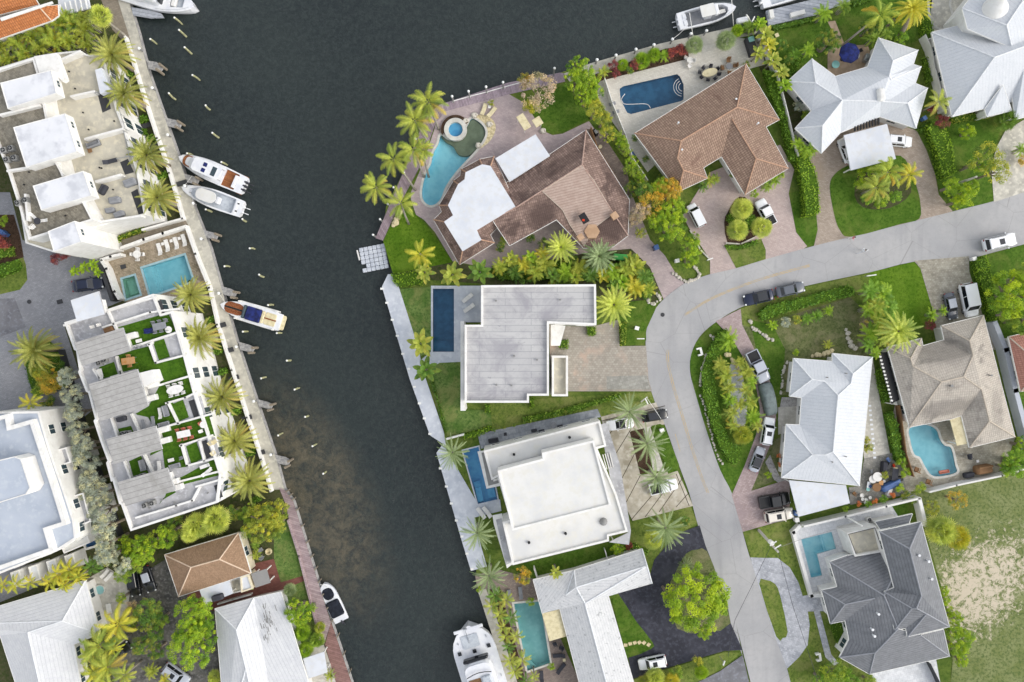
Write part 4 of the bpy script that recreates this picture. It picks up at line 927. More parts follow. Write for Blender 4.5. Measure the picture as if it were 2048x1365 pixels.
G('front_garden_lawn', '1484,650 1500,655 1700,595 1750,640 1745,715 1587,717 1580,790 1552,792 1534,750 1509,700', 4, 'grass_patchy')
G('front_garden_lawn', '1512,700 1500,640 1545,650 1570,700 1562,790 1552,792 1534,750', 5, 'grass_lawn')
G('driveway_pavement', '1827,522 1937,513 1938,544 1964,629 1990,700 1880,700 1862,611 1840,537', 7, 'paver_stone')
G('lawn', '1937,520 2048,490 2300,440 2300,900 2048,900 2020,760 1990,660 1964,629 1945,560', 3, 'grass_lawn')
G('curved_driveway', '1431,643 1481,618 1484,650 1509,700 1534,750 1549,787 1552,837 1544,882 1530,915 1502,982 1579,958 1579,1037 1485,1064 1463,990 1489,931 1512,869 1519,837 1519,814 1509,760 1489,720 1465,680', 7, 'paver_pinkred')
G('verge_lawn', '1431,645 1465,682 1489,722 1509,762 1519,814 1519,837 1512,869 1489,931 1465,990 1440,940 1412,859 1385,769 1379,730 1385,690', 5, 'grass_lawn')
G('rock_garden', '1464,722 1478,732 1488,765 1494,800 1492,840 1486,860 1478,866 1466,845 1458,800 1454,755', 8, 'gravel_white', 2)
G('rock_garden', '1555,840 1563,795 1600,795 1600,850 1575,870 1562,860', 6, 'gravel')
G('entry_patio', '1556,815 1603,812 1603,850 1556,870', 7, 'concrete_path')
G('side_garden', '1530,915 1548,880 1572,870 1565,955 1502,982 1515,945', 5, 'grass_patchy')
G('gravel_path', '1540,910 1548,930 1560,955 1575,960 1565,972 1548,960 1530,925', 6, 'gravel')
G('side_path', '1745,715 1752,760 1780,910 1728,920 1722,860', 5, 'concrete_path')
G('work_yard', '1728,917 1790,905 1806,940 1822,988 1700,1010 1697,975 1719,972', 5, 'junk_yard')
G('pool_terrace', '1790,808 1819,850 1900,836 1939,895 2030,875 2010,930 1990,950 1960,960 1812,985 1800,910 1785,830', 5, 'paver_stone')
G('rear_lawn', '1810,990 2048,940 2400,860 2400,1500 1890,1500 1905,1320 1890,1200 1850,1060 1840,1040', 3, 'grass_sandy')
G('verge_lawn', '1485,1062 1579,1040 1585,1070 1610,1140 1640,1190 1605,1192 1596,1164 1579,1135 1555,1116 1502,1116', 5, 'grass_olive')
G('curved_driveway', '1500,1115 1530,1116 1555,1116 1579,1135 1596,1164 1605,1192 1645,1185 1665,1200 1665,1222 1615,1223 1619,1249 1615,1290 1598,1314 1574,1337 1550,1275 1516,1168', 7, 'paver_granite')
G('island_lawn', '1518,1168 1531,1160 1550,1168 1560,1192 1575,1264 1565,1276 1552,1273', 8, 'grass_olive', 2)
G('front_lawn', '1615,1224 1660,1220 1700,1280 1720,1340 1760,1365 1780,1500 1630,1500 1581,1365 1574,1337 1598,1314 1615,1290 1619,1249', 4, 'grass_olive')
G('garden_path', '1627,1222 1638,1218 1662,1309 1677,1326 1667,1331 1650,1314', 8, 'paver_granite')
G('driveway_pavement', '1740,1340 1870,1310 1880,1365 1910,1500 1775,1500', 6, 'paver_marble')
G('marble_terrace', '1580,1058 1600,1052 1790,1008 1800,1040 1700,1112 1659,1126 1668,1172 1643,1186 1618,1190', 6, 'paver_marble')
G('side_lawn', '1600,1046 1790,1000 1826,992 1835,1030 1800,1040 1782,1010 1603,1055', 7, 'grass_lawn')
G('stone_forecourt', '1098,650 1180,655 1237,640 1239,693 1292,692 1297,760 1304,783 1137,783 1100,715', 7, 'paver_beige')
G('paver_patch', '1213,753 1293,751 1301,779 1213,779', 8, 'paver_slab')
G('front_lawn', '1239,691 1279,691 1292,681 1292,660 1314,612 1295,600 1250,605 1237,640', 8, 'grass_lawn')
G('pool_deck', '862,572 962,572 962,645 924,645 924,724 880,726 855,738 842,720 862,704', 6, 'white_dock')
G('lawn_canal_side', '799,578 862,574 862,704 838,715 820,660', 5, 'grass_soft')
G('lawn_canal_side', '855,738 880,724 924,724 930,820 980,820 985,855 895,872 880,840', 5, 'grass_soft')
G('white_dock', '776,549 786,549 799,578 838,700 845,738 888,865 893,900 956,1008 1000,999 1003,1022 950,1035 962,1092 974,1133 942,1142 923,1080 873,906 886,888 860,871 820,760 764,574', 7, 'white_dock')
G('side_lawn', '980,806 1137,794 1304,785 1310,800 1312,806 1202,834 1190,820 984,862', 4, 'grass_olive')
G('side_court', '955,868 1195,818 1202,834 962,898', 6, 'paver_flag')
G('concrete_driveway', '1202,834 1312,805 1329,849 1262,862 1282,950 1355,942 1386,1012 1265,1042 1240,990 1212,894', 7, 'concrete_stained')
for a in ('1215,873 1227,858', '1227,915 1262,858', '1240,964 1275,896', '1252,1005 1281,950', '1262,1040 1308,986', '1290,1034 1345,960', '1318,1024 1366,955', '1352,1014 1378,985', '1352,948 1378,1012', '1204,842 1330,812'):
    (q1, q2) = pp(a); d = (q2 - q1).normalized(); n = Vector((-d.y, d.x, 0)) * .05; m = MB(); m.add([(v.x, v.y, 7 * .012 + .0135) for v in (q1 + n, q1 - n, q2 - n, q2 + n)], [(0, 1, 2, 3)]); tag(m.build('expansion_joint', 'joint'), None, None, None, 'structure')
G('planting_bed', '1259,864 1287,857 1304,941 1280,949', 8, 'mulch')
G('gravel_strip', '1288,857 1300,853 1330,945 1306,941', 8, 'concrete_path')
G('front_lawn', '1302,852 1320,848 1329,853 1358,930 1354,942 1336,948', 8, 'grass_lawn')
G('front_lawn', '1240,1050 1265,1042 1380,1010 1394,1045 1330,1090 1300,1150 1284,1098 1258,1085', 5, 'grass_olive')
G('side_lawn', '1020,1135 1210,1085 1258,1085 1280,1099 1148,1141 1066,1160', 4, 'grass_lawn')
G('black_driveway', '1399,1051 1364,1064 1330,1094 1308,1120 1300,1150 1236,1187 1271,1241 1304,1283 1303,1297 1257,1315 1263,1358 1330,1337 1447,1302 1485,1300 1461,1246 1434,1152 1413,1099', 8, 'asphalt_black')
G('tree_island', '1372,1107 1395,1099 1413,1102 1437,1160 1461,1246 1410,1265 1354,1257 1335,1187 1351,1144', 9, 'grass_patchy', 2)
G('side_lawn', '1222,1190 1236,1187 1271,1241 1304,1283 1303,1297 1257,1315 1250,1300', 9, 'grass_lawn', 2)
G('asphalt_apron', '1485,1310 1440,1342 1400,1362 1330,1400 1400,1500 1530,1500', 8, 'asphalt_grey')
G('verge_lawn', '1262,1360 1330,1339 1447,1304 1482,1305 1440,1340 1400,1360 1300,1420', 9, 'grass_olive')
G('garden_patio', '950,1150 1000,1140 1068,1158 1160,1365 1190,1500 1050,1500 1015,1365 955,1180', 4, 'paver_brownpatio')
G('concrete_promenade', '955,1180 972,1178 1040,1365 1080,1500 1050,1500 1015,1365', 6, 'concrete_dock')
G('planting_bed', '975,1180 1000,1175 1020,1250 1052,1365 1080,1420 1055,1430 1035,1365', 7, 'mulch')
G('service_strip', '1172,258 1200,262 1255,345 1262,400 1240,370', 4, 'paver_brownpatio')
G('planted_border', '1262,498 1300,535 1318,580 1310,610 1180,600 1150,560 1050,575 860,560 800,575 786,549 905,525 1000,540 1180,505', 4, 'soil')
# ---------------------------------------------------------------- roof materials
roofmat('tile_brown', 'b29884', '9e8474', '725c4e', su=.32, sv=.42, du=.32, stain='6d5248', slo=.56, shi=.72, var=.45)
roofmat('tile_aged', 'a68e82', '8c766a', '6a5650', su=.3, sv=.45, du=.25, stain='54443f', slo=.5, shi=.62, ss=.35, var=.6, blobs=((1085, 430, 3.2, 2.2, 40, .85), (1215, 445, 4.2, 3.0, -50, .9), (1120, 330, 7, 1.2, 32, .5), (1225, 350, 4, 1.4, -55, .6)))
roofmat('tile_pale', 'b8a498', 'a89286', '8a7468', su=0, sv=.38, du=.2, stain='84736a', slo=.55, shi=.7, var=.3)
roofmat('tile_orange', 'd28c5c', 'c07844', '98603c', su=.32, sv=.42, du=.3, var=.4)
roofmat('tile_terracotta', 'b49478', 'a08268', '866e58', su=.12, sv=.2, du=.2, stain='8c6a50', slo=.6, shi=.8, var=.6)
roofmat('tile_pink', 'c89484', 'b88474', '9a6a5c', su=.3, sv=.4, du=.25, var=.3)
roofmat('tile_beige', 'c6beb2', 'b8afa4', 'a0988e', su=.32, sv=.4, du=.2, stain='77726c', slo=.52, shi=.7, ss=.3, var=.3, blobs=((1885, 700, 5, 3, 0, .5), (1890, 815, 6, 1.6, 10, .6), (1990, 820, 1.5, 4, 0, .4)))
roofmat('slate_grey', '84868a', '75777b', '5e6064', su=.0, sv=.42, du=.18, var=.3, bump=.8)
roofmat('metal_white', 'cfd2d6', 'c8ccd1', 'b8bdc4', su=.5, sv=0, du=.08, rough=.5, bump=.5)
roofmat('shingle_white', 'd6d7d8', 'cccdd0', 'b4b6ba', su=0, sv=.5, du=.12, rough=.65, bump=.5, stain='b9bdc2', slo=.6, shi=.8)
roofmat('shingle_spotted', 'd4d4d4', 'c8c9ca', 'a6a8ac', su=0, sv=.42, du=.13, rough=.7, bump=.5, stain='8a8c8e', slo=.56, shi=.68, ss=1.8)
roofmat('metal_flat', 'd0d4dc', 'c6cbd4', 'b0b6c0', su=.6, sv=0, du=.06, rough=.6, bump=.3)
roofmat('canopy_grey', 'b3b1ae', 'a4a29f', '878583', su=.75, sv=0, du=.1, rough=.8, bump=.5, stain='96948f', slo=.5, shi=.7)
plain('cap_pink', 'b49a8e', .8, .2, h2='a08478', s=3)
plain('skylight_tan', 'bf9f82', .7, .2, h2='b09072', s=1)
plain('cap_tan', 'bc9880', .8, .2, h2='a4826c', s=3); plain('cap_beige', 'c4b8a8', .8, .2); plain('cap_white', 'e4e6e8', .7); plain('cap_grey', '9a9ca2', .7); plain('cap_orange', 'd8c0a8', .7)
# flat membrane roof with long overlapping sheets, ponding stains and scuffs
t = NT('roof_membrane'); br = t.n.new('ShaderNodeTexBrick'); t.l.new(t.co, br.inputs['Vector']); br.inputs['Scale'].default_value = 1; br.inputs['Brick Width'].default_value = 7.5; br.inputs['Row Height'].default_value = .95
br.inputs['Mortar Size'].default_value = .03; br.inputs['Color1'].default_value = lin('c0bfbe'); br.inputs['Color2'].default_value = lin('b6b5b5'); br.inputs['Mortar'].default_value = lin('8c8e92')
x = t.mix(t.ramp(t.noise(.22, 7, .68, dist=.5), .42, .66, 0, .8), br.outputs['Color'], lin('96949a')); x = t.mix(t.ramp(t.noise(.9, 8, .75, dist=2.2), .55, .68, 0, .6), x, lin('848388')); t.color(x); t.bump(br.outputs['Fac'], -.3, .03); MATS['roof_membrane'] = t.p(.75, .25)

def house(label, px, py, name='house', cat='house'): return thing(name, label, cat, W(px, py, 0))
def vent(th, px, py, z, mat='grey_mid', r=.14, h=.35):
    p = W(px, py, z); m = MB(); m.cyl((p.x, p.y, z - .25), r, h + .25, 10); m.cyl((p.x, p.y, z + h), r * 1.5, .06, 10); m.build('vent_pipe', mat, th)
# ================= east bank
# canal-point house: aged brown tile with flat white decks
h = house('rambling brown tiled house with flat white roof decks on the canal point', 1080, 400)
z = 2.9
pz = lambda a, b, d=0: 12.265 - .00293 * a - .01168 * b + d
V = [(1010, 366, z), (1019, 363, z), (1172, 260, z), (1259, 400, z), (1256, 472, 3.05), (1164, 330, 5.0), (1034, 414, 4.4), (1227, 494, 2.9), (1167, 497, 3.05), (1113, 440, pz(1113, 440)), (1019, 492, pz(1019, 492)), (991, 450, pz(991, 450)), (985, 440, 4.2)]
roof(h, V, 'bcfg cdef gfehijklm abgm', 'tile_aged', cap='cap_pink')
roof(h, [(a, b, pz(a, b, .07)) for a, b in ((1085, 383), (1163, 332), (1187, 360), (1227, 427), (1190, 455), (1168, 492), (1140, 450), (1125, 420))], 'abcdefgh', 'tile_pale', thick=.05, name='pale_panel', fascia='cap_beige', win=False, walls=None, wall_in=3)  # fan-shaped panel of paler tile just above the main slope
# tiled skirt round the raised white deck
V = [(988, 313, z), (959, 319, z), (922, 339, z), (920, 352, z), (907, 362, z), (878, 411, z), (883, 424, z), (867, 440, z), (919, 530, z), (989, 486, z), (981, 470, z), (1034, 414, 3.4),
     (981, 333, 4.3), (964, 330, 4.3), (932, 345, 4.3), (930, 359, 4.3), (917, 369, 4.3), (897, 411, 4.3), (907, 431, 4.3), (889, 444, 4.3), (925, 502, 4.3), (962, 480, 4.3), (953, 460, 4.3), (1030, 414, 4.3)]
roof(h, V, 'abnm bcon cdpo deqp efrq fgsr ghts hiut ijvu jkwv klxw lamx', 'tile_aged', name='skirt_roof', cap='cap_tan', walls=('988,313 959,319 922,339 907,362 878,411 883,424 867,440 919,530 989,486 981,470 1034,414', z))
slab(h, '964,329 981,332 1031,414 953,461 963,480 925,503 888,444 906,431 896,411 916,369 929,359 931,345', 4.42, .3, 'roof_white', 'deck_roof')
slab(h, '1071,269 1100,312 1019,364 991,317', 3.45, .3, 'roof_white', 'flat_roof')

m = MB(); m.cyl((W(1184, 463, 3.6).x, W(1184, 463, 3.6).y, 3.0), 1.25, .7, 6, 1.15); m.build('cupola', 'skylight_tan', h)
for a, b, w in ((1229, 432, .9), (1161, 475, .8)):
    q = W(a, b, 4.4); m = MB(); m.box((q.x, q.y, 4.35), (w * 1.1, w * 1.1, .5), .6); m.build('skylight', 'skylight_tan', h)
q = W(1168, 437, 4.7); m = MB(); m.box((q.x, q.y, 4.68), (1.0, 1.5, .3), .55); m.build('light_well', 'black_matte', h); m = MB(); m.box((q.x - .1, q.y - .3, 4.86), (.35, .3, .04)); m.build('red_lantern', 'fabric_red', h)
# brown ribbed-tile house
h = house('hipped house with ribbed orange-brown tiles beside the dark blue pool', 1430, 270)
V = [(1269, 267, z), (1492, 128, z), (1559, 240, z), (1532, 254, z), (1577, 337, z), (1490, 390, z), (1443, 314, z), (1407, 336, z), (1415, 357, z), (1356, 384, z), (1362, 282, 5.2), (1474, 215, 5.2), (1355, 317, 4.7), (1367, 341, 4.7), (1464, 239, 4.7), (1512, 318, 4.7)]
roof(h, V, 'ablk bcl lcdo klo kogh khm mhin njim'.replace('njim', '') + ' nji ajnmk dep pfgo'.replace('dep', 'depo') + ' epf', 'tile_brown', cap='cap_tan')
for a, b in ((1471, 200), (1356, 247), (1363, 301), (1515, 248)): vent(h, a, b, 4.5, 'cap_white', .1)

# white star-plan house
h = house('white metal-roofed house with angled star-shaped wings and carport', 1720, 200)
V = [(1624, 118, z), (1574, 164, z), (1671, 153, z), (1631, 166, 4.8), (1685, 201, 5.0), (1623, 222, z), (1590, 257, z), (1643, 307, z), (1681, 266, z), (1645, 252, 4.8),
     (1735, 134, z), (1757, 76, z), (1836, 101, z), (1827, 129, z), (1842, 134, z), (1831, 167, z), (1855, 177, z), (1832, 257, z), (1760, 234, z), (1786, 122, 4.8), (1778, 153, 5.0), (1782, 160, 4.7), (1782, 198, 4.6), (1762, 203, 5.0), (1815, 207, 4.6)]
roof(h, V, 'aced abd dbfe fgje gjh jhie kuxec kltu lmt tmnu nou'.replace('nou', 'nuvo') + ' vopw pqyxw qry xyrs exsi uvwx', 'metal_white', cap='cap_white')
slab(h, '1688,271 1774,248 1792,318 1702,341', 2.75, .25, 'roof_white', 'carport_roof', posts=0)
for k in range(9):
    a = 1708 + k * 5.9; b = 262.5 - k * 1.6; P = pp(f'{a},{b-13} {a+2.6},{b-13.8} {a+3.4},{b-.2} {a+.8},{b+.6}', 2.9); m = MB(); m.prism(P, 2.75, 3.0); m.build('pergola_slat', 'black_matte', h)
q = W(1762, 190, 5.2); m = MB(); m.rbox((q.x, q.y, 5.2), (1.0, 1.9, .8), .3, .1); m.build('roof_unit', 'white_wall', h)
# big white house, top right
h = house('large pale metal-roofed house with rounded turret in the top right corner', 1990, 150)
roof(h, [(1863, 65, z), (1960, 40, z), (1989, 115, 6.0), (1904, 234, z), (2200, 160, z), (2140, 60, 6.0), (2140, -10, z)], 'abc acd dcfe bgfc', 'metal_white', cap='cap_white')
roof(h, [(1924, 17, 5.4), (2020, -8, 5.4), (2013, 51, 7.2), (2024, 96, 5.4), (1935, 58, 5.4), (2060, -20, 7.4), (2110, 60, 5.6), (2070, -60, 5.4), (1985, -60, 5.4)], 'ace acfhi cdgf'.replace('acfhi', 'acfhi').replace('ace', 'acde'), 'metal_white', name='upper_roof', cap='cap_white', win=False)
m = MB(); q = W(1993, 18, 6.5); m.dome((q.x, q.y, 5.2), 2.0, 2.6, 20, 7); m.build('turret', 'white_wall', h, smooth=True)
roof(h, [(1974, 234, 3.0), (1969, 219, 3.0), (2006, 170, 4.6), (2024, 222, 3.0)], 'abc adc', 'metal_white', name='dormer_roof', win=False, wall_in=.3)
roof(h, [(2031, 239, 3.2), (2022, 180, 3.2), (2048, 140, 4.8), (2140, 150, 4.8), (2140, 215, 3.2)], 'abc acde', 'metal_white', name='wing_roof', win=False)
# beige tiled house
h = house('weathered beige tiled house with hips wrapping the turquoise kidney pool', 1900, 760)
V = [(1882, 652, z), (1967, 631, z), (1939, 682, 4.8), (1888, 680, z), (1846, 692, z), (1843, 677, z), (1775, 695, z), (1821, 717, 4.3), (1826, 733, 4.4), (1883, 764, 5.2), (1927, 754, 5.2), (1946, 711, 4.9), (1819, 855, z), (1901, 839, z), (1923, 832, z), (1939, 896, z), (2030, 874, z), (1963, 779, 5.0), (1979, 843, 4.8)]
roof(h, V, 'abc acld deijkl efhi fgh gmjih mnorkj bqsrklc orsp psq', 'tile_beige', cap='cap_beige')
vent(h, 1901, 772, 5.1); vent(h, 1858, 789, 3.9, r=.1); vent(h, 1980, 751, 4.1, r=.1)
slab(h, '1900,839 1922,833 1934,888 1914,892', 2.7, .12, 'fabric_cream', 'patio_awning', posts=0)
# long white gabled house
h = house('long white house with many-hipped bright metal roof behind the rock garden', 1650, 850)
V = [(1587, 717, z), (1664, 723, z), (1665, 707, z), (1745, 715, z), (1719, 972, z), (1563, 956, z), (1572, 849, z), (1599, 850, z), (1603, 796, z), (1579, 793, z), (1624, 759, 4.4), (1649, 763, 4.5), (1676, 791, 5.0), (1702, 767, 4.4), (1706, 748, 4.3), (1666, 904, 5.0), (1650, 910, 4.8), (1625, 910, 4.5)]
roof(h, V, 'ajk abnmlk bcon cdo deppmno'.replace('depp', 'dep') + ' jklmi'.replace('jklmi', 'jkli') + ' ilmpqh hqrg grf frqpe', 'metal_white', cap='cap_white')
slab(h, '1578,961 1692,971 1700,1007 1597,1034', 2.6, .2, 'roof_white', 'carport_roof', posts=0)
for a, b in ((1653, 755), (1691, 747), (1663, 924), (1690, 913)): vent(h, a, b, 4.2, r=.07)
# grey two-storey house
h = house('large two-storey house with charcoal ribbed hip roofs and white balcony', 1770, 1190)
Z = 5.9
V = [(1758, 1063, Z), (1842, 1044, Z), (1899, 1254, Z), (1819, 1098, 8.2), (1843, 1192, 8.2), (1833, 1217, 7.7), (1788, 1176, Z), (1768, 1184, Z), (1789, 1261, Z), (1824, 1217, 7.4), (1811, 1257, Z), (1853, 1228, 7.2), (1815, 1274, Z)]
roof(h, V, 'abd bcled'.replace('bcled', 'bclfed') + ' adeg ghje hij jikf'.replace('jikf', 'jiklf') + ' kmlk'.replace('kmlk', 'kml') + ' mcl jfe', 'slate_grey', cap='cap_grey', name='upper_roof', walls=('1758,1063 1842,1044 1899,1254 1815,1274 1811,1257 1789,1261 1768,1184 1788,1176', Z))
z = 3.2
V = [(1659, 1124, z), (1695, 1111, z), (1775, 1102, z), (1768, 1191, 6.0), (1643, 1181, z), (1674, 1174, z), (1690, 1209, 4.7), (1749, 1197, 5.6), (1661, 1248, z), (1690, 1242, z), (1698, 1279, z), (1679, 1315, z), (1739, 1349, z), (1899, 1313, z), (1887, 1259, z), (1750, 1306, 5.0), (1768, 1288, 5.6), (1796, 1258, 6.1), (1812, 1100, 4.5), (1840, 1270, 5.2)]
roof(h, V, 'abcsd dsr adhf feghf'.replace('feghf', 'fhge') + ' egi ighj hdrqkj'.replace('hdrqkj', 'hdrqpkj') + ' kpl lpm mpqrtn not', 'slate_grey', cap='cap_grey', name='lower_roof', win=True, walls=('1659,1124 1695,1111 1768,1103 1800,1110 1840,1100 1887,1259 1899,1313 1739,1349 1679,1315 1698,1279 1690,1243 1661,1248 1643,1181 1674,1174', z))
roof(h, [(1750, 1044, z), (1825, 1028, z), (1815, 1056, 4.4), (1765, 1066, z + .9)], 'abcd', 'slate_grey', name='porch_roof', cap='cap_grey', win=False)
block(h, '1694,1067 1752,1053 1768,1104 1710,1114', 3.0, 0, .6, .22, 'white_wall', 'terrace_tile')
b = MB(); P = pp('1697,1069 1750,1056 1764,1100', 4.0)
for a, c in ((pp('1712,1108', 4.0)[0], P[0]), (P[0], P[1]), (P[1], P[2])): b.tube([a, c], .05, 5)
b.build('balcony_rail', 'grey_dark', h)
for a, b_, zz in ((1755, 1227, 5.6), (1747, 1271, 5.2), (1743, 1258, 5.0), (1836, 1110, 7.4), (1855, 1122, 6.8), (1861, 1157, 6.8)): vent(h, a, b_, zz, 'cap_white', .13)
z = 2.9
# pink-tiled house at the right edge
h = house('pink tiled house cut off by the right edge', 2060, 720)
roof(h, [(2017, 674, z), (2100, 655, z), (2150, 760, z), (2041, 784, z), (2070, 720, 4.6), (2085, 735, 4.6)], 'abe bcfe cdf dafe'.replace('dafe', 'daef'), 'tile_pink', cap='cap_beige')
# modern house with the grey membrane roof
h = house('modern flat house with large grey membrane roof and white parapet', 1060, 690)
block(h, '962,571 1192,569 1193,651 1098,647 1098,792 1058,792 1058,806 929,806 929,650 962,650', 6.6, 0, .5, .3, 'white_wall', 'roof_membrane', win=[1.6, 4.8])
block(h, '1104,712 1136,712 1136,793 1104,793', 3.6, 0, .8, .3, 'white_wall', 'terrace_tile')
slab(h, '1102,650 1131,652 1120,692 1102,692', 3.6, .3, 'white_wall', 'canopy', posts=None)
slab(h, '921,643 928,643 928,806 931,822 921,822', 4.2, 4.2, 'white_wall', 'fin_wall')
for a, b in ((992, 602), (1028, 712), (1074, 720), (1120, 600), (993, 770), (1023, 771)): vent(h, a, b, 6.65, r=.1, h=.2)
# modern white house
h = house('stepped modern house with dazzling white flat roofs and diagonal-jointed drive', 1110, 985)
block(h, '967,902 1200,842 1213,893 1195,898 1234,990 1256,1064 1218,1073 1218,1083 1025,1131 1005,1045 1020,1040 995,955 983,961', 4.6, 0, .35, .3, 'white_wall', 'roof_cream', win=[1.6])
block(h, '995,942 1085,918 1084,906 1188,881 1223,1012 1025,1062', 7.4, 4.9, .3, .3, 'white_wall', 'roof_cream', win=None)
slab(h, '955,904 967,902 984,961 998,956 1001,972 973,978', 3.3, .3, 'white_wall', 'terrace_slab')
slab(h, '963,906 968,905 987,964 999,960 1000,966 977,972', 3.34, .03, 'grey_mid', 'gutter')
slab(h, '985,1032 1004,1028 1026,1128 1014,1137 988,1050', 3.4, .3, 'white_wall', 'terrace_slab')
slab(h, '992,1040 1003,1037 1022,1126 1012,1130', 3.44, .03, 'terrace_grey', 'gutter')
slab(h, '1200,850 1213,846 1240,930 1262,1062 1258,1090 1218,1085 1256,1066 1226,985', 2.9, .2, 'terrace_grey', 'entrance_canopy', posts=0)
for k in range(4):
    P = pp(f'{1205+k*4.6},{910-k*1.3} {1206.5+k*4.6},{909.5-k*1.3} {1215+k*4.2},{939-k*1.3} {1213.5+k*4.2},{939.5-k*1.3}', 3.2); m = MB(); m.prism(P, 2.92, 3.2); m.build('pergola_beam', 'white_wall', h)
for a, b, zz in ((1028, 909, 4.65), (1139, 875, 4.65), (1131, 1067, 4.65), (1058, 1085, 4.65), (1205, 1043, 4.65)):
    q = W(a, b, zz); m = MB(); m.cyl((q.x, q.y, zz), .2, .3, 12); m.build('roof_drain', 'black_matte', h)
q = W(1207, 1044, 4.7); m = MB(); m.dome((q.x, q.y, 4.62), .6, .6, 12, 4); m.build('roof_unit', 'grey_mid', h)
# L-shaped white shingle house
h = house('L-shaped house with spotted white shingle roof beside the black drive', 1180, 1220)
V = [(1066, 1160, z), (1148, 1141, z), (1284, 1098, z), (1304, 1167, z), (1217, 1192, z), (1275, 1390, z), (1330, 1560, z), (1220, 1590, z), (1158, 1365, z), (1119, 1217, z), (1084, 1227, z), (1152, 1175, 4.5), (1170, 1207, 4.5), (1294, 1132, 4.5), (1260, 1540, 4.5), (1132, 1190, 4.1)]
roof(h, V, 'abpk bmlp'.replace('bmlp', 'blp') + ' pljk'.replace('pljk', 'plmjk') + ' bcnl lnm'.replace('lnm', 'lnm') + ' nde'.replace('nde', 'ndem') + ' cdn mefgo mohij'.replace('mefgo', 'mefgo'), 'shingle_spotted', cap='cap_white')
slab(h, '1084,1228 1119,1219 1133,1273 1099,1283', 2.5, .12, 'fabric_cream', 'patio_cover', posts=0)
# ================= west bank
# hip-roofed cottage
h = house('small cottage with brown shingle hip roof beside the pink promenade', 420, 1130)
roof(h, [(329, 1110, z), (477, 1066, z), (502, 1147, z), (357, 1194, z), (382, 1135, 4.7), (439, 1119, 4.7)], 'abfe bcf cdef'.replace('cdef', 'cdef') + ' dae', 'tile_terracotta', cap='cap_orange', wall_in=.3, wallmat='cream_wall')
slab(h, '399,1181 458,1162 465,1188 409,1210', 2.7, .3, 'roof_white', 'porch_roof', posts=0)
block(h, '480,1155 496,1150 506,1178 482,1186', 2.6, 0, .2, .2, 'cream_wall', 'roof_white')
block(h, '458,1162 480,1155 486,1183 465,1188', .9, 0, .3, .2, 'white_wall', 'terrace_tile')
slab(h, '502,1148 533,1138 541,1166 511,1176', 2.5, .12, 'canopy_grey', 'patio_awning', posts=0)
# white house below it
h = house('white shingle-roofed house with dark scuff marks beside the lime tree', 530, 1300)
V = [(430, 1218, z), (508, 1196, z), (562, 1184, z), (614, 1357, z), (650, 1480, z), (560, 1500, 3.9), (452, 1480, z), (473, 1260, 4.6), (492, 1337, 4.6), (530, 1500, 4.4)]
roof(h, V, 'abh bcdef'.replace('bcdef', 'bcdef') + ' bfjih ahig gij'.replace('gij', 'gij'), 'shingle_white', cap='cap_white')
m = MB(); random.seed(3)
for k in range(44):
    a = 535 + random.gauss(0, 8) ; b = 1247 + random.gauss(0, 16); q = W(a, b, 4.05 - (a - 508) / 54 * 1.15 + .13); m.box((q.x, q.y, q.z), (random.uniform(.05, .16), random.uniform(.2, .9), .015), .3 + random.gauss(0, .1))
m.build('scuff_patch', 'grey_mid', h)
slab(h, '606,1318 648,1304 655,1345 617,1358', 2.4, .12, 'roof_white', 'porch_roof', posts=0)
# large white hip house, bottom left
h = house('wide white shingle hip roof in the bottom left corner', 90, 1280)
V = [(-120, 1250, z), (0, 1212, z), (171, 1161, z), (200, 1268, z), (148, 1289, z), (165, 1390, z), (190, 1500, z), (60, 1520, z), (30, 1365, z), (0, 1272, z), (125, 1242, 4.7), (56, 1265, 4.7), (100, 1460, 4.7)]
roof(h, V, 'abck bckl'.replace('bckl', '').strip() + ' cdk' + ' kdel'.replace('kdel', 'kdel') + ' lefm'.replace('lefm', 'lefgm') + ' mgh' + ' hmlij'.replace('hmlij', 'hmli') + ' ilkaj'.replace('ilkaj', 'ilkaj'), 'shingle_white', cap='cap_white')
# orange roof, top left
h = house('villa with bright orange barrel-tile roof in the top left corner', 40, 20)
roof(h, [(-120, 112, 6.2), (0, 78, 6.2), (103, 42, 6.2), (117, 32, 6.2), (116, 10, 6.2), (78, 14, 7.4), (-120, 72, 8.0)], 'abcefg'.replace('abcefg', 'abcfg') + ' cdef', 'tile_orange', cap='cap_orange')
roof(h, [(-120, 60, 6.8), (78, 10, 6.8), (64, -14, 7.6), (-120, 20, 9.0)], 'abcd', 'tile_orange', name='upper_roof', cap='cap_orange', win=False)
slab(h, '0,36 104,3 106,7 2,42', 7.9, .15, 'white_trim', 'ridge_beam')
slab(h, '113,-40 165,-60 180,16 118,32', 3.4, .3, 'roof_white', 'balcony_slab')
for k in range(6):
    P = pp(f'{117+k*10},{8-k*3} {118.6+k*10},{7.5-k*3} {124+k*10},{32-k*3} {122.4+k*10},{32.5-k*3}', 4); m = MB(); m.prism(P, 3.7, 3.9); m.build('pergola_beam', 'white_trim', h)
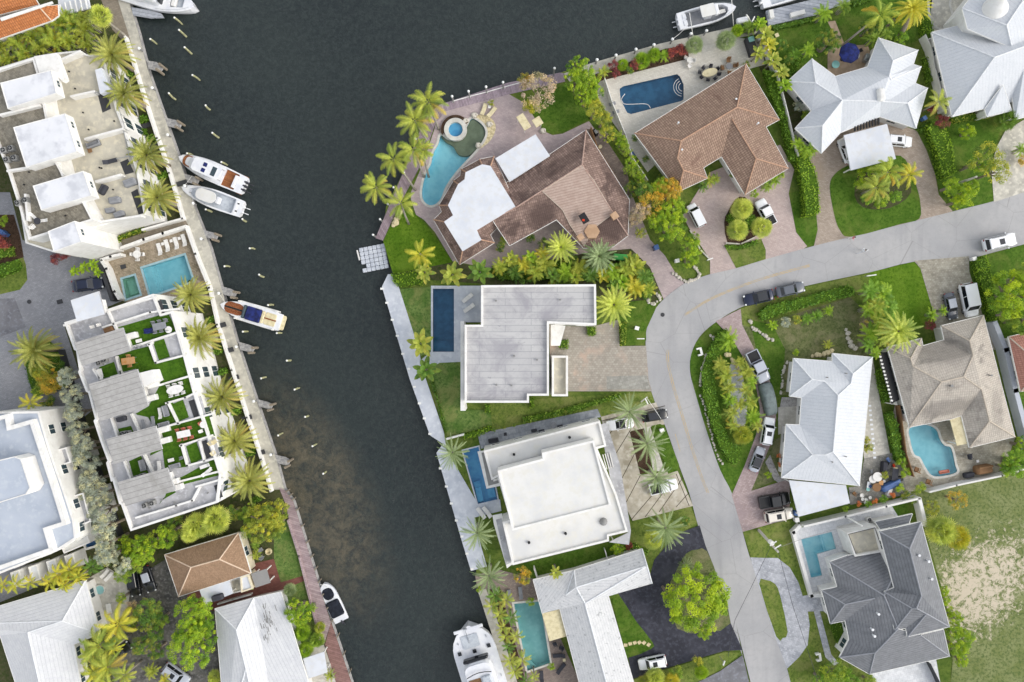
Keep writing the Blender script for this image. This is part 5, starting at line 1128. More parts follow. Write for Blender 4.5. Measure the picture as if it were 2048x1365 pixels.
# ---- north townhouse row
h = house('stepped white townhouse row with terraces and roof decks', 150, 300, 'townhouse_row', 'townhouses')
Z = 6.0
body = '-160,185 0,135 68,114 112,106 159,101 174,109 204,106 222,174 234,219 250,260 262,300 276,345 291,430 219,447 151,470 107,505 51,487 40,420 15,340 -20,250 -160,290'
P = block(h, body, Z, 0, .4, .25, 'white_wall', 'terrace_tile', zoff=0)
q = P if area(P) > 0 else P[::-1]
for i in range(len(q)):
    a, b = q[i], q[(i + 1) % len(q)]; d = b - a; L = d.length; u = d / L; nx = Vector((u.y, -u.x))
    if nx.x < .5 or L < 2: continue
    m_ = max(1, int(L / 2.6))
    for j in range(m_):
        c = a + d * ((j + .5) / m_)
        for zz in (1.5, 4.5): put_window(h, (c.x, c.y, zz), math.atan2(u.y, u.x) + math.pi, 1.7, 2.1)
P = block(h, '-160,195 0,137 68,115 78,150 95,240 110,290 126,350 160,388 187,441 57,480 38,415 15,342 -20,255 -160,300', 8.6, Z + .01, .45, .3, 'white_wall', 'mosaic_roof')
for i, (p, zz) in enumerate((('0,166 102,140 113,187 15,218 ', 10.4), ('26,255 130,227 154,304 52,336', 10.4), ('65,372 166,342 183,392 82,421', 10.4), ('95,463 149,442 163,484 107,504', 10.4))):
    Q = block(h, p, zz, 8.61 if i < 3 else 0.0, .06, .1, 'white_wall', 'roof_white_peel')
    qq = Q if area(Q) > 0 else Q[::-1]
    for k in range(len(qq)):
        a, b = qq[k], qq[(k + 1) % len(qq)]; d = b - a; L = d.length; u = d / L; nx = Vector((u.y, -u.x))
        if nx.x > .5:
            for j in range(int(L / 1.9)): c = a + d * ((j + .5) / int(L / 1.9)); put_window(h, (c.x, c.y, 9.55), math.atan2(u.y, u.x) + math.pi, 1.0, .7)
slab(h, '68,113 112,106 131,158 124,163 103,140 78,146', 9.2, .9, 'white_wall', 'stair_roof')
for ln in ('142,193 187,183', '170,278 244,258', '192,363 240,350', '187,446 280,432', '120,120 159,103'): lowwall(h, ln, Z + .01, 1.2, .3)
for ln in ('0,230 77,211', '15,342 52,336', '110,322 125,350', '50,390 55,440'): lowwall(h, ln, 8.61, .7, .3)
for tr in ('214,140 250,258', '188,186 214,181', '247,262 262,330', '232,318 262,312'):    # glass balustrades
    b = MB(); A = pp(tr, Z + 1.1)
    b.box(((A[0].x + A[1].x) / 2, (A[0].y + A[1].y) / 2, Z + 1.1), ((A[1] - A[0]).length, .06, .06), math.atan2(A[1].y - A[0].y, A[1].x - A[0].x)); n_ = int((A[1] - A[0]).length / 1.1)
    for k in range(n_ + 1): c = A[0].lerp(A[1], k / n_); b.box((c.x, c.y, Z + .55), (.06, .06, 1.1))
    b.build('balustrade', 'metal', h)
slab(h, '190,140 203,136 219,180 200,188', 7.4, .9, 'roof_white', 'stair_roof')
for i, p in enumerate(('195,188 214,183 222,218 205,226', '240,325 256,318 268,345 250,350', '262,385 275,378 288,426 278,432')):
    patch(h, p, Z + .02, 'grey_dark', 'light_well')
for a, b in ((139, 144), (151, 178), (200, 163), (167, 226), (178, 260), (229, 243), (204, 337), (227, 380), (59, 345), (93, 399), (132, 432), (200, 336), (49, 370)): vent(h, a, b, Z + .05 if a > 130 and b < 400 else 8.65, 'black_matte', .08, .1)

# ---- middle townhouse row: artificial-turf roof terraces
h = house('white townhouse row with artificial turf roof terraces and ribbed grey canopies', 300, 830, 'townhouse_row', 'townhouses')
Z = 9.0
P = block(h, '128,645 205,622 214,619 306,588 322,628 344,622 369,708 390,787 417,869 442,949 435,1006 261,1063 242,1010 238,1008 225,962 222,964 212,926 215,922 200,882 187,842 190,838 176,786 172,784 156,744 158,740 152,702 148,700', Z, 0, .55, .3, 'white_wall', 'terrace_grey')
q = P if area(P) > 0 else P[::-1]
for i in range(len(q)):
    a, b = q[i], q[(i + 1) % len(q)]; d = b - a; L = d.length; u = d / L; nx = Vector((u.y, -u.x))
    if nx.x < .5 or L < 3: continue
    m_ = max(1, int(L / 3.2))
    for j in range(m_):
        c = a + d * ((j + .5) / m_)
        for zz in (1.5, 4.6, 7.6): put_window(h, (c.x, c.y, zz), math.atan2(u.y, u.x) + math.pi, 1.6, 1.9)
turf = ('212,662 336,626 354,662 262,694 258,690 247,655', '234,712 261,702 301,692 312,728 366,714 380,750 318,769 308,748 278,745 272,738 240,746', '320,770 382,752 394,786 345,804 360,842 310,858 296,835 274,830 271,828 297,813',
        '312,860 418,830 430,872 362,890 374,934 330,940 325,900 300,912', '338,966 372,950 428,918 446,949 345,975 352,985 322,1002 318,1010 330,994', '198,735 228,724 236,750 206,758', '236,858 262,852 268,866 240,872', '258,923 282,912 298,948 268,958')
for p in turf: patch(h, p, Z + .03, 'turf', 'turf_deck')
for p in ('306,685 328,678 340,714 318,721', '346,808 366,800 378,835 356,844', '372,893 393,884 404,918 383,930'): patch(h, p, Z + .06, 'turf', 'turf_deck')
for ln in ('128,651 214,622 312,594', '205,655 300,625 355,618', '247,700 358,664', '298,690 311,726 372,710', '296,690 303,686', '318,771 384,751', '222,755 241,749 232,715', '335,806 356,848', '332,807 370,796 391,786', '309,860 424,828', '362,890 374,932 438,915', '398,882 408,922', '360,892 422,872', '354,965 436,944', '398,976 384,1002 352,1012 272,1036', '392,974 447,958', '240,744 250,760', '186,740 200,760 193,742', '262,830 276,860', '288,912 306,950', '222,838 236,880', '248,925 262,960', '214,622 232,660'): lowwall(h, ln, Z + .01, .5, .26)
for i, p in enumerate(('141,601 197,583 209,629 154,644', '149,686 245,656 260,702 164,732', '177,769 274,739 296,812 200,843', '212,879 311,852 324,899 228,929', '235,965 334,936 350,982 251,1013')):
    A = pp(p, 11.6); t_ = MB(); n = (A[1] - A[0]).normalized(); v_ = Vector((-n.y, n.x, 0))
    t_.uv[0] = [(a.dot(v_), a.dot(n)) for a in A]; t_.add(A if area(A) > 0 else A, [(0, 3, 2, 1)] if area(A) < 0 else [(0, 1, 2, 3)])
    t_.uv[0] = [t_.uv[0][k] for k in t_.f[0]]
    t_.build('ribbed_canopy', 'canopy_grey' if i else 'roof_white', h); s_ = MB(); s_.sides(A, 11.3, 11.59); s_.build('canopy_edge', 'terrace_grey', h)
    ip = offset(A, .8); s_ = MB(); s_.sides(ip, Z + .01, 11.4); s_.build('stair_tower', 'white_wall', h)
slab(h, '277,747 304,740 312,762 286,776', 11.2, 2.1, 'white_wall', 'lift_tower')
for a, b in ((304, 770), (300, 797), (325, 860), (328, 882), (260, 672), (345, 965), (352, 976)): 
    q_ = W(a, b, Z + .9); m = MB(); m.rbox((q_.x, q_.y, Z + .46), (1.5, .8, .9), .08, R(15)); m.build('outdoor_kitchen', 'white_wall', h)
for p in ('337,668 356,662 370,706 345,712', '383,800 402,792 412,830 392,838', '398,880 430,874 440,910 412,920', '430,974 450,968 440,1004 424,1002'): patch(h, p, Z - .0 + .045, 'terrace_grey', 'balcony_floor')
for p in ('377,803 388,799 398,832 388,836', '402,884 413,880 424,913 413,918', '428,972 438,968 446,994 436,998', '312,603 322,600 330,626 320,628'): patch(h, p, Z + .075, 'grey_dark', 'skylight')
for a, b in ((221, 975), (325, 1000), (300, 1016), (350, 1005), (390, 992), (416, 986)): vent(h, a, b, Z + .05, 'grey_mid', .09, .15)
# ---- white modern house at the left edge
h = house('white modern block with pale blue flat roof beside the silver-leaved trees', 40, 980)
Z = 8.4
P = block(h, '-200,882 -10,824 78,823 100,900 130,985 148,1040 152,1078 112,1104 0,1148 -200,1210', Z, 0, .12, .3, 'white_wall', 'roof_blue', win=[1.6, 4.4, 7.0])
block(h, '-200,895 0,832 16,828 20,852 65,839 112,981 133,1050 95,1062 107,1102 0,1140 -200,1200', Z + .05, Z + .01, .9, .55, 'white_wall', 'roof_blue')
block(h, '-200,985 0,920 29,913 42,918 61,976 52,990 0,1006 -200,1070', 11.2, Z + .1, .1, .15, 'white_wall', 'roof_blue')
block(h, '110,1068 168,1052 180,1086 128,1108', 3.0, 0, .2, .2, 'white_wall', 'roof_cream')
block(h, '114,900 132,895 142,925 124,932', 6.2, 0, .6, .2, 'white_wall', 'terrace_grey'); block(h, '146,992 166,986 182,1044 160,1052', 6.2, 0, .6, .2, 'white_wall', 'terrace_grey')
for k in range(4):
    a = 20 + k * 36; b = 1146 - k * 11; block(h, f'{a},{b} {a+18},{b-6} {a+26},{b+24} {a+8},{b+30}', 2.6, 0, .2, .2, 'white_wall', 'roof_white')
# ---------------------------------------------------------------- pools
pool('rectangular light blue pool with broad steps on the mosaic terrace', PO['north_deck'], 'tile_blue', steps=[('285,537 299,533 316,587 301,592', -.3), ('299,533 303,532 320,586 316,587', -.45), ('303,532 307,531 324,585 320,586', -.6)], coping='coping_blue', cw=.3)
pool('small green square plunge pool beside the terrace gate', PO['plunge'], 'tile_green', steps=[('249,562 266,557 275,585 257,591', -.62), ('254,567 264,563 270,582 260,586', -.72)], coping='coping_blue', cw=.3)
pool('freeform lagoon pool with sandy beach shelf by the round spa', PO['lagoon'], 'tile_light', steps=[(smooth(pp('882,272 895,280 912,280 925,268 935,252 942,240 951,241 965,253 970,268 962,286 948,304 932,312 916,308 906,292 892,284'), 4), -.16)], stepmat='tile_sand', coping='coping_stone')
pool('dark blue pool with curved white corner steps and a cleaner hose', PO['B'], 'tile_deep', 'water_deep', coping='paver_cream', cw=.2)
pool('long dark rectangular pool beside the grey membrane roof', PO['H'], 'tile_deep', 'water_deep', steps=[('866,686 908,686 908,704 866,704', -.35), ('866,682 908,682 908,686 866,686', -.5)], coping='coping_white', cw=.3)
pool('wedge-shaped azure pool with square spa and steps', PO['I'], 'tile_azure', 'water_clear', steps=[('950,978 962,975 967,1003 956,1007', -.3), ('946,966 960,962 962,975 950,978', -.5), ('973,980 988,976 992,995 978,997', -.3)], coping='white_dock', cw=.2)
pool('murky teal pool beside the row of small palms', PO['J'], 'tile_teal', 'water_clear', steps=[(smooth(pp('1055,1342 1051,1322 1060,1323 1070,1332 1075,1337')), -.35)], coping='coping_stone', cw=.3)
pool('L-shaped pale blue pool on the white marble terrace', PO['G'], 'tile_light', 'water_clear', steps=[('1645,1069 1663,1064 1672,1098 1654,1103', -.18), ('1641,1070 1645,1069 1654,1103 1650,1104', -.4)], coping='coping_white', cw=.25)
pool('kidney-shaped turquoise pool behind the beige tiled house', PO['E'], 'tile_blue', coping='coping_stone')
pool('curved black-bottomed pool at the top edge', PO['D'], 'tile_black', 'water_deep')
pool('narrow blue pool under the silver-leaved trees', PO['Lp'], 'tile_azure', 'water_deep', coping='white_trim')
# raised round spa and the sun shelf beside it
t = thing('hot_tub', 'round raised spa with pale stone rim beside the lagoon pool', 'hot tub', W(911, 259, 0)); c = W(911, 259, .5)
m = MB(); ring = lambda r, z, n=28: [(c.x + r * math.cos(2 * math.pi * k / n), c.y + r * math.sin(2 * math.pi * k / n), z) for k in range(n)]
m.loft([ring(1.75, 0), ring(1.75, .55), ring(1.12, .55), ring(1.05, .05)], False, True); m.build('rim', 'coping_stone', t)
m = MB(); m.loft([ring(1.08, .42), ring(.01, .42)], False, False); m.build('water_surface', 'water_clear', t); m = MB(); m.loft([ring(1.06, .12), ring(.01, .12)], False, False); m.build('basin_floor', 'tile_azure', t)
m = MB(); a0 = [(c.x + r * math.cos(a), c.y + r * math.sin(a)) for r in (1.85, 2.25) for a in ([R(30 + 9 * k) for k in range(19)] if r < 2 else [R(201 - 9 * k) for k in range(20)])]; m.prism([Vector((x, y, 0)) for x, y in a0], 0, .4); m.build('bench', 'mulch', t)
P = smooth(pp('940,290 950,262 962,232 978,232 990,248 986,268 970,284 958,296 972,270 958,246 950,262'), 3)
sheet('beach_entry', '946,234 960,230 980,235 991,250 989,268 976,287 956,300 966,285 974,268 969,250 955,238', 4, 'rock_cream', 2)
for i, (a, b) in enumerate(((949, 232), (979, 250), (957, 292), (931, 243), (1086, 263))):
    t = thing('boulder', ['grey boulder above the lagoon beach', 'grey boulder on the cream pool shelf', 'grey boulder at the lower lagoon edge', 'grey boulder by the spa wall', 'grey boulder by the lawn path'][i], 'boulder', W(a, b, 0)); m = MB(); q = W(a, b, 0)
    m.loft([[(q.x + .5 * s_ * math.cos(k) * (1 + .2 * math.sin(3 * k + i)), q.y + .45 * s_ * math.sin(k), z) for k in [2 * math.pi * j / 9 for j in range(9)]] for s_, z in ((1, 0), (1.05, .25), (.6, .5))]); m.build('rock', 'rock', t)
t = thing('pool_hose', 'pale curved cleaner hose floating in the dark blue pool', 'hose', W(1245, 195, 0)); m = MB(); m.tube(smooth([v for v in pp('1250,188 1246,193 1243,200 1248,208 1262,209 1285,208 1296,210 1301,217', -.05)], 4, False), .05, 6); m.build('hose', 'fabric_white', t)
for k, r in enumerate((.5, .8, 1.1)):
    t = thing('pool_step', ['innermost', 'middle', 'outermost'][k] + ' curved white step line in the corner of the dark blue pool', 'pool step', W(1367, 176, 0), 'curved corner steps'); m = MB(); c = W(1366, 174, 0); m.tube([(c.x + r * 1.3 * math.cos(a), c.y + r * 1.3 * math.sin(a), -.12 ) for a in [R(118 + 12 * j) for j in range(13)]], .05, 5); m.build('step_edge', 'fabric_white', t)
item('sofa', 1886, 943, 190, 'orange_inflatable', 'orange inflatable mattress floating in the turquoise pool', -.12, .55, sx=.8)
# ---------------------------------------------------------------- cars
for a in (
 (181, 570, 8, 62, 'sedan', 'paint_navy', 'navy blue car parked below the yellow palms of the courtyard'),
 (300, 1156, -72, 54, 'sedan', 'paint_dark', 'dark car half under the green tree left of the cottage', 'paint_silver'),
 (273, 1163, -80, 54, 'suv', 'paint_black', 'black car beside the dark car under the trees'),
 (243, 1303, 40, 54, 'sedan', 'paint_black', 'black car hidden under the golden palms'),
 (357, 1345, -36, 58, 'suv', 'paint_silver', 'silver car with dark glass parked below the lime green tree'),
 (1390, 433, 117, 50, 'van', 'paint_white', 'white van nose-in under the yellow-green trees'),
 (1528, 427, 118, 56, 'pickup', 'paint_white', 'white truck beside the three fan palms'),
 (1688, 304, 110, 52, 'sedan', 'paint_white', 'white car poking out left of the white carport'),
 (1792, 285, -5, 54, 'suv', 'paint_white', 'white car poking out right of the white carport'),
 (1514, 596, 193, 60, 'sedan', 'paint_navy', 'dark navy car parked at the bend, left of the two', 'paint_dark'),
 (1577, 580, 13, 58, 'sedan', 'paint_grey', 'dark grey car parked at the bend, right of the two', 'paint_grey'),
 (1992, 486, 13, 66, 'suv', 'paint_white', 'white car driving on the road near the right edge'),
 (1897, 613, -78, 54, 'sedan', 'paint_grey', 'grey car next to the big white car on the stone drive', 'paint_silver'),
 (1931, 601, -78, 68, 'van', 'paint_white', 'big white people carrier on the stone drive'),
 (1512, 733, -64, 66, 'pickup', 'paint_silver', 'silver truck with dark bed at the top of the curved drive'),
 (1532, 862, 80, 56, 'suv', 'paint_white', 'white car with black bonnet stripe below the covered car'),
 (1512, 918, 70, 52, 'sedan', 'paint_silver', 'silver car lowest in line on the curved drive', 'paint_dark'),
 (1545, 999, 10, 62, 'pickup', 'paint_black', 'black pickup truck above the white car on pink paving'),
 (1554, 1028, 10, 58, 'suv', 'paint_cream', 'cream white car beside the black pickup'),
 (1239, 848, 188, 54, 'coupe', 'paint_white', 'white sports car with black cabin by the modern white house', 'paint_black'),
 (1308, 831, 10, 52, 'sedan', 'paint_black', 'black car backing towards the street under the spiky palm', 'paint_dark'),
 (1325, 972, 14, 56, 'pickup', 'paint_white', 'white truck half hidden under the lowest spiky palm'),
 (1303, 1321, 192, 56, 'suv', 'paint_white', 'white car alone on the black asphalt drive')): car(*a)
# covered car
t = local(thing('covered_car', 'car under a grey-green fabric cover on the curved drive', 'car', W(1534, 798, 0), None, R(-76))); m = MB(); rings = []
for x, w, z in ((-2.5, .75, .8), (-2.3, .95, 1.05), (-1.9, 1.0, 1.3), (-1.1, 1.0, 1.6), (0, 1.0, 1.62), (.7, 1.0, 1.4), (1.3, 1.0, 1.12), (2.1, .95, 1.0), (2.5, .75, .75)):
    h_ = [(w, .08), (w * 1.0, .5), (w * .98, z * .68), (w * .72, z * .97), (w * .35, z)]; rings.append([(x, y, q) for y, q in h_] + [(x, -y, q) for y, q in reversed(h_)])
m.loft(rings); m.build('fabric_cover', 'car_cover', t, smooth=True); part(t, 'tyre', 'rubber', ((1.45, .85, .2), (.5, .2, .4))); part(t, 'tyre', 'rubber', ((-1.45, .85, .2), (.5, .2, .4))); part(t, 'tyre', 'rubber', ((1.45, -.85, .2), (.5, .2, .4))); part(t, 'tyre', 'rubber', ((-1.45, -.85, .2), (.5, .2, .4)))
# ---------------------------------------------------------------- boats
def oval(cx, cy, a, b, n=20): return [(cx + a * math.cos(2 * math.pi * k / n), cy + b * math.sin(2 * math.pi * k / n)) for k in range(n)]
# cruiser with brown deck edging and three outboards
t, L = boat(430, 347, 156, 142, 3.1, 'long white cruiser with brown teak edging and three black outboards', fb=1.15, full=.5, cockpit=[(-4.2, -1.25), (-2.0, -1.3), (-2.0, 1.3), (-4.2, 1.25)], cdeck='teak', cz=.9)
part(t, 'hardtop', 'gelcoat', ((.0, 0, 3.0), (4.6, 2.1, .1)), r=.5); part(t, 'cabin', 'gelcoat', ((1.2, 0, 1.7), (4.4, 1.9, .9)), r=.6)
part(t, 'foredeck_walk', 'teak', ((3.2, 0, 1.45), (2.9, 1.75, .04)), r=.7); part(t, 'coachroof', 'gelcoat', ((2.9, 0, 1.52), (2.5, 1.4, .2)), r=.5)
for x, y in ((.35, .45), (.35, -.45)): part(t, 'roof_hatch', 'fabric_navy', ((x, y, 3.07), (.6, .6, .06)), r=.08)
part(t, 'sunroof', 'glass', ((-1.2, 0, 3.07), (.7, 1.4, .05)), r=.08); part(t, 'bow_hatch', 'car_glass', ((3.2, 0, 1.65), (.35, .35, .05)))
for x in (2.0, -2.0):
    for y in (-.85, .85): part(t, 'hardtop_post', 'metal', ((x, y, 2.3), (.07, .07, 1.4)))
part(t, 'bench_seat', 'gelcoat', ((-3.9, 0, 1.15), (.5, 2.0, .5)), r=.1); part(t, 'swim_platform', 'teak', ((-5.0, 1.1, .75), (.9, .75, .1)), ((-5.0, -1.1, .75), (.9, .75, .1)))
for y in (-.62, 0, .62): outboard(t, -5.3, y, .9, 'fabric_dark')
# white centre console with two outboards
t, L = boat(430, 400, 160, 126, 2.9, 'white centre console boat with oval hardtop and two outboards', fb=1.1, full=.42, cockpit=[(-3.6, -1.15), (.8, -1.2), (2.6, -.85), (3.6, -.3), (3.6, .3), (2.6, .85), (.8, 1.2), (-3.6, 1.15)], cz=.5)
part(t, 'hardtop', 'roof_cream', ((.3, 0, 2.6), (3.2, 1.8, .1)), r=.8); part(t, 'console', 'gelcoat', ((.5, 0, 1.1), (1.6, 1.0, 1.2)), r=.3); part(t, 'helm_seat', 'gelcoat', ((-1.0, 0, 1.0), (.6, 1.1, .8)), r=.15); part(t, 'transom_seat', 'gelcoat', ((-3.9, 0, 1.05), (.5, 2.1, .35)), r=.1)
for y in (-.6, .6): part(t, 'rod_locker', 'black_matte', ((-4.2, y, 1.25), (.3, .22, .05)))
for x in (1.2, -.7):
    for y in (-.6, .6): part(t, 'hardtop_post', 'metal', ((x, y, 1.8), (.06, .06, 1.6)))
for y in (-.42, .42): outboard(t, -4.7, y, .85)
# classic runabout on a lift
t, L = boat(507, 628, 163, 124, 2.9, 'cream runabout with varnished foredeck and navy cockpit cover', fb=1.2, full=.45, bow=2.0, rail=False)
part(t, 'foredeck', 'mahogany', ((2.55, .0, 1.42), (3.1, 1.8, .12)), r=.85); part(t, 'deck_stripe', 'black_matte', ((2.6, 0, 1.49), (2.9, .28, .02)), r=.1); part(t, 'windscreen', 'glass', ((.9, 0, 1.55), (.5, 2.1, .5)), r=.2); part(t, 'cockpit_cover', 'fabric_navy', ((-.6, 0, 1.62), (2.3, 2.1, .3)), r=.15)
part(t, 'aft_seat', 'fabric_cream', ((-2.0, 0, 1.4), (.5, 1.9, .35)), r=.12); part(t, 'engine_hatch', 'fabric_cream', ((-3.2, 0, 1.3), (1.7, 1.9, .14)), r=.15); part(t, 'hatch_stripe', 'mahogany', ((-3.0, 0, 1.385), (2.3, .2, .02))); part(t, 'swim_platform', 'fabric_cream', ((-4.9, 0, .6), (.9, 2.3, .1)), r=.3)
t2 = thing('boat_lift', 'pair of white lift beams on either side of the runabout', 'boat lift', W(507, 628, -1))
for a in ('482,603 557,624', '473,637 548,660'):
    A = pp(a, -.2); m = MB(); m.box(((A[0].x + A[1].x) / 2, (A[0].y + A[1].y) / 2, -.2), ((A[1] - A[0]).length, .3, .3), math.atan2(A[1].y - A[0].y, A[1].x - A[0].x)); m.build('lift_beam', 'white_trim', t2)
    for q in A: m = MB(); m.cyl((q.x, q.y, -3.5), .12, 4.2, 8); m.build('lift_pile', 'white_trim', t2)
# small boat with dark cover
t, L = boat(668, 1201, 116, 84, 2.5, 'small white boat with black canvas covers by the pink promenade', fb=.8, full=.6, bow=2.6, rail=False)
part(t, 'bow_cover', 'boat_cover', ((1.5, 0, .98), (1.9, 1.7, .2)), r=.7); part(t, 'cockpit_cover', 'boat_cover', ((-1.0, 0, 1.05), (2.6, 2.1, .35)), r=.3); outboard(t, -3.2, 0, .7, 'fabric_dark')
# large yacht, blunt bow up
t, L = boat(978, 1378, 107, 290, 6.6, 'big white power catamaran with blunt bow at the bottom edge', 'catamaran_yacht', 'yacht', fb=1.9, full=.8, bow=2.4, rail=False)
part(t, 'bow_beam', 'gelcoat', ((10.6, 0, 2.12), (.5, 4.6, .16)), r=.1); part(t, 'trampoline', 'boat_floor', ((8.8, .2, 2.25), (2.0, 2.6, .05)), r=.2)
for x, y in ((7.4, 2.3), (7.2, 0), (7.4, -2.3)): part(t, 'deck_hatch', 'car_glass', ((x, y, 2.28), (.55, .55, .08)))
m = MB(); m.tube([(8.6, .4, 2.3), (10.9, .4, 2.6)], .06, 6); m.build('anchor_arm', 'metal', t); part(t, 'anchor', 'metal', ((10.9, .4, 2.5), (.2, .6, .2)))
part(t, 'saloon', 'gelcoat', ((1.8, 0, 3.1), (9.2, 4.4, 1.9)), r=1.4); part(t, 'windshield', 'car_glass', ((6.45, 0, 3.3), (.5, 3.9, 1.0)), r=.2); part(t, 'saloon_roof', 'gelcoat', ((2.2, 0, 4.1), (7.6, 4.1, .14)), r=1.0)
part(t, 'helm_floor', 'wood_brown', ((3.3, .9, 4.22), (1.3, 1.8, .06))); part(t, 'helm_console', 'boat_floor', ((3.5, -.9, 4.4), (1.2, 1.4, .4)), r=.2); m = MB(); m.tube([(4.5, -1.9, 4.5), (4.8, -.9, 4.6), (4.9, 0, 4.6), (4.8, .9, 4.6), (4.5, 1.9, 4.5)], .07, 6); m.build('flybridge_screen', 'car_glass', t)
part(t, 'hardtop', 'gelcoat', ((-.5, 0, 6.0), (6.2, 4.2, .16)), r=.8); part(t, 'solar_panel', 'glass', ((.1, 0, 6.11), (2.4, 3.0, .06)))
for x in (2.1, -3.1):
    for y in (-1.8, 1.8): part(t, 'hardtop_post', 'gelcoat', ((x, y, 5.05), (.12, .12, 1.8)))
for x, y in ((8.9, 2.1), (8.9, -2.3), (2.6, -2.8), (-1, -2.85)): part(t, 'cleat', 'metal', ((x, y, 2.25), (.35, .12, .1)))
# centre console top right
t, L = boat(1410, 36, 14, 118, 2.9, 'centre console boat with square white top hanging beside the dock', fb=1.05, full=.5, cockpit=[(-3.3, -1.15), (1.2, -1.2), (2.6, -.85), (3.3, -.3), (3.3, .3), (2.6, .85), (1.2, 1.2), (-3.3, 1.15)], cdeck='fabric_grey', cz=.45)
part(t, 'hardtop', 'roof_cream', ((-.3, 0, 2.6), (2.2, 1.8, .1)), r=.15); part(t, 'windscreen_hood', 'gelcoat', ((1.1, 0, 2.2), (.7, 1.7, .6)), r=.2); part(t, 'bow_cushion', 'roof_cream', ((2.4, 0, .85), (1.2, .6, .2)), r=.1); part(t, 'console', 'gelcoat', ((.2, 0, 1.1), (1.4, 1.0, 1.2)), r=.2)
for y in (-.5, .5): part(t, 'transom_seat', 'gelcoat', ((-3.5, y, 1.1), (.6, .8, .2)), r=.1); outboard(t, -4.2, y * .8, .8)
for x in (.5, -1.1):
    for y in (-.7, .7): part(t, 'hardtop_post', 'metal', ((x, y, 1.7), (.06, .06, 1.6)))
# boat cut by the top edge, right
t, L = boat(1580, -12, 17, 132, 3.0, 'white boat with twin outboards cut by the top edge', fb=1.1, full=.5, cockpit=[(-3.8, -1.2), (1, -1.2), (1, 1.2), (-3.8, 1.2)], cz=.5)
for y in (-.4, .4): outboard(t, -4.9, y, .85)
part(t, 'hardtop', 'roof_cream', ((.2, 0, 2.6), (2.4, 1.9, .1)), r=.3); part(t, 'console', 'gelcoat', ((.2, 0, 1.1), (1.4, 1.0, 1.2)), r=.2)
# big cruiser top left
t, L = boat(325, 4, -15, 156, 4.2, 'big white cruiser with forward well beside the topmost dock', fb=1.6, full=.45, cockpit=[(2.2, -1.1), (4.3, -.7), (4.3, .7), (2.2, 1.1)], cdeck='boat_floor', cz=1.1)
part(t, 'superstructure', 'gelcoat', ((-1.6, 0, 2.6), (5.6, 2.9, 1.9)), r=.9); part(t, 'windshield', 'car_glass', ((1.25, 0, 2.7), (.4, 2.5, 1.0)), r=.2); part(t, 'hardtop', 'roof_cream', ((-1.6, 0, 4.2), (4.4, 2.7, .12)), r=.5); part(t, 'forward_seat', 'fabric_white', ((2.7, 0, 1.5), (.7, 1.6, .5)), r=.1)
# ---------------------------------------------------------------- floating dock, jet-ski lift, docks
t = thing('floating_dock', 'pale modular floating dock with scalloped edge off the west lawn', 'dock', W(746, 514, -1)); m = MB(); k_ = 0
for i in range(6):
    for j in range(6):
        if (i, j) == (0, 4): continue
        a = 718 + i * 8.7 + j * 1.4; b = 496 - i * 1.7 + j * 8.2; q = W(a + 4, b + 4, -.55); m.rbox((q.x, q.y, -.8), (.64, .62, .5), .1, R(-10) + R(20))
m.build('float_block', 'finger_grey' if False else 'white_dock', t)
t = thing('boat_fender', 'white fender bar beside the floating dock', 'fender', W(716, 512, -1)); m = MB(); m.tube(pp('714,501 719,521', -.5), .12, 8); m.build('fender', 'fabric_white', t)
FD = [('293,121 296,137 320,144 326,134 312,124', 'topmost of the row'), ('329,235 333,252 358,258 362,247 350,240', 'second from the top'), ('366,347 370,364 393,370 398,358 385,352', 'between the two white boats'), ('402,459 406,473 431,481 436,470 425,465', 'below the boats'), ('440,572 444,588 468,596 473,585 461,578', 'beside the runabout bow'), ('476,684 480,700 503,706 510,696 497,690', 'below the runabout'), ('513,799 517,813 541,820 546,809 532,804', 'beside the third palm from the bottom'), ('548,910 552,926 575,933 581,921 570,915', 'lowest of the row')]
for p, d in FD:
    P = pp(p, .1); t = thing('finger_dock', 'short grey finger dock, ' + d, 'dock', (P[0].x, P[0].y, 0), 'finger docks off the west walkway'); m = MB(); m.prism(P, -.25, .02, True, True); m.build('deck', 'finger_grey', t)
    q = P[3]; e = P[2]
    for v in (q, e): m = MB(); m.cyl((v.x, v.y, -3), .2, 4.2, 8); m.build('pile', 'bark', t)
P = pp('262,14 265,30 300,36 327,35 322,27 300,20', .1); t = thing('side_dock', 'grey plank dock alongside the big cruiser', 'dock', (P[0].x, P[0].y, 0)); m = MB(); m.prism(P, -.25, .02, True, True); m.build('deck', 'dock_grey', t)
P = pp('1532,22 1656,-8 1700,-18 1700,5 1669,14 1629,31 1537,52', .2); t = thing('plank_dock', 'wide grey plank dock with white lockers at the top', 'dock', (P[0].x, P[0].y, 0)); m = MB(); m.prism(P, -.1, .2, True, True); m.build('deck', 'dock_grey', t)
for i, (a, b, l, an) in enumerate(((1541, 31, 1.2, 100), (1593, 30, 2.2, 14))):
    t = local(thing('dock_locker', ['white locker at the end of the plank dock', 'long white locker along the plank dock'][i], 'locker', W(a, b, .2), None, R(an))); t.location.z = .2; part(t, 'locker_body', 'white_trim', ((0, 0, .25), (l, .6, .5)), r=.05); part(t, 'lid', 'roof_cream', ((0, 0, .53), (l + .06, .66, .06)), r=.05)
t = thing('davit_lift', 'white watercraft on its lift beside the top right dock', 'boat lift', W(1488, 44, 0)); q = W(1485, 42, .3); m = MB(); m.rbox((q.x, q.y, .5), (2.0, .9, .5), .25, R(12)); m.build('watercraft_body', 'gelcoat', t)
for a, b, c_, d_ in ((1493, 30, 1503, 46), (1504, 44, 1509, 34)): m = MB(); m.tube([W(a, b, 1.6), W(c_, d_, .2)], .1, 6); m.build('davit_arm', 'white_trim', t)
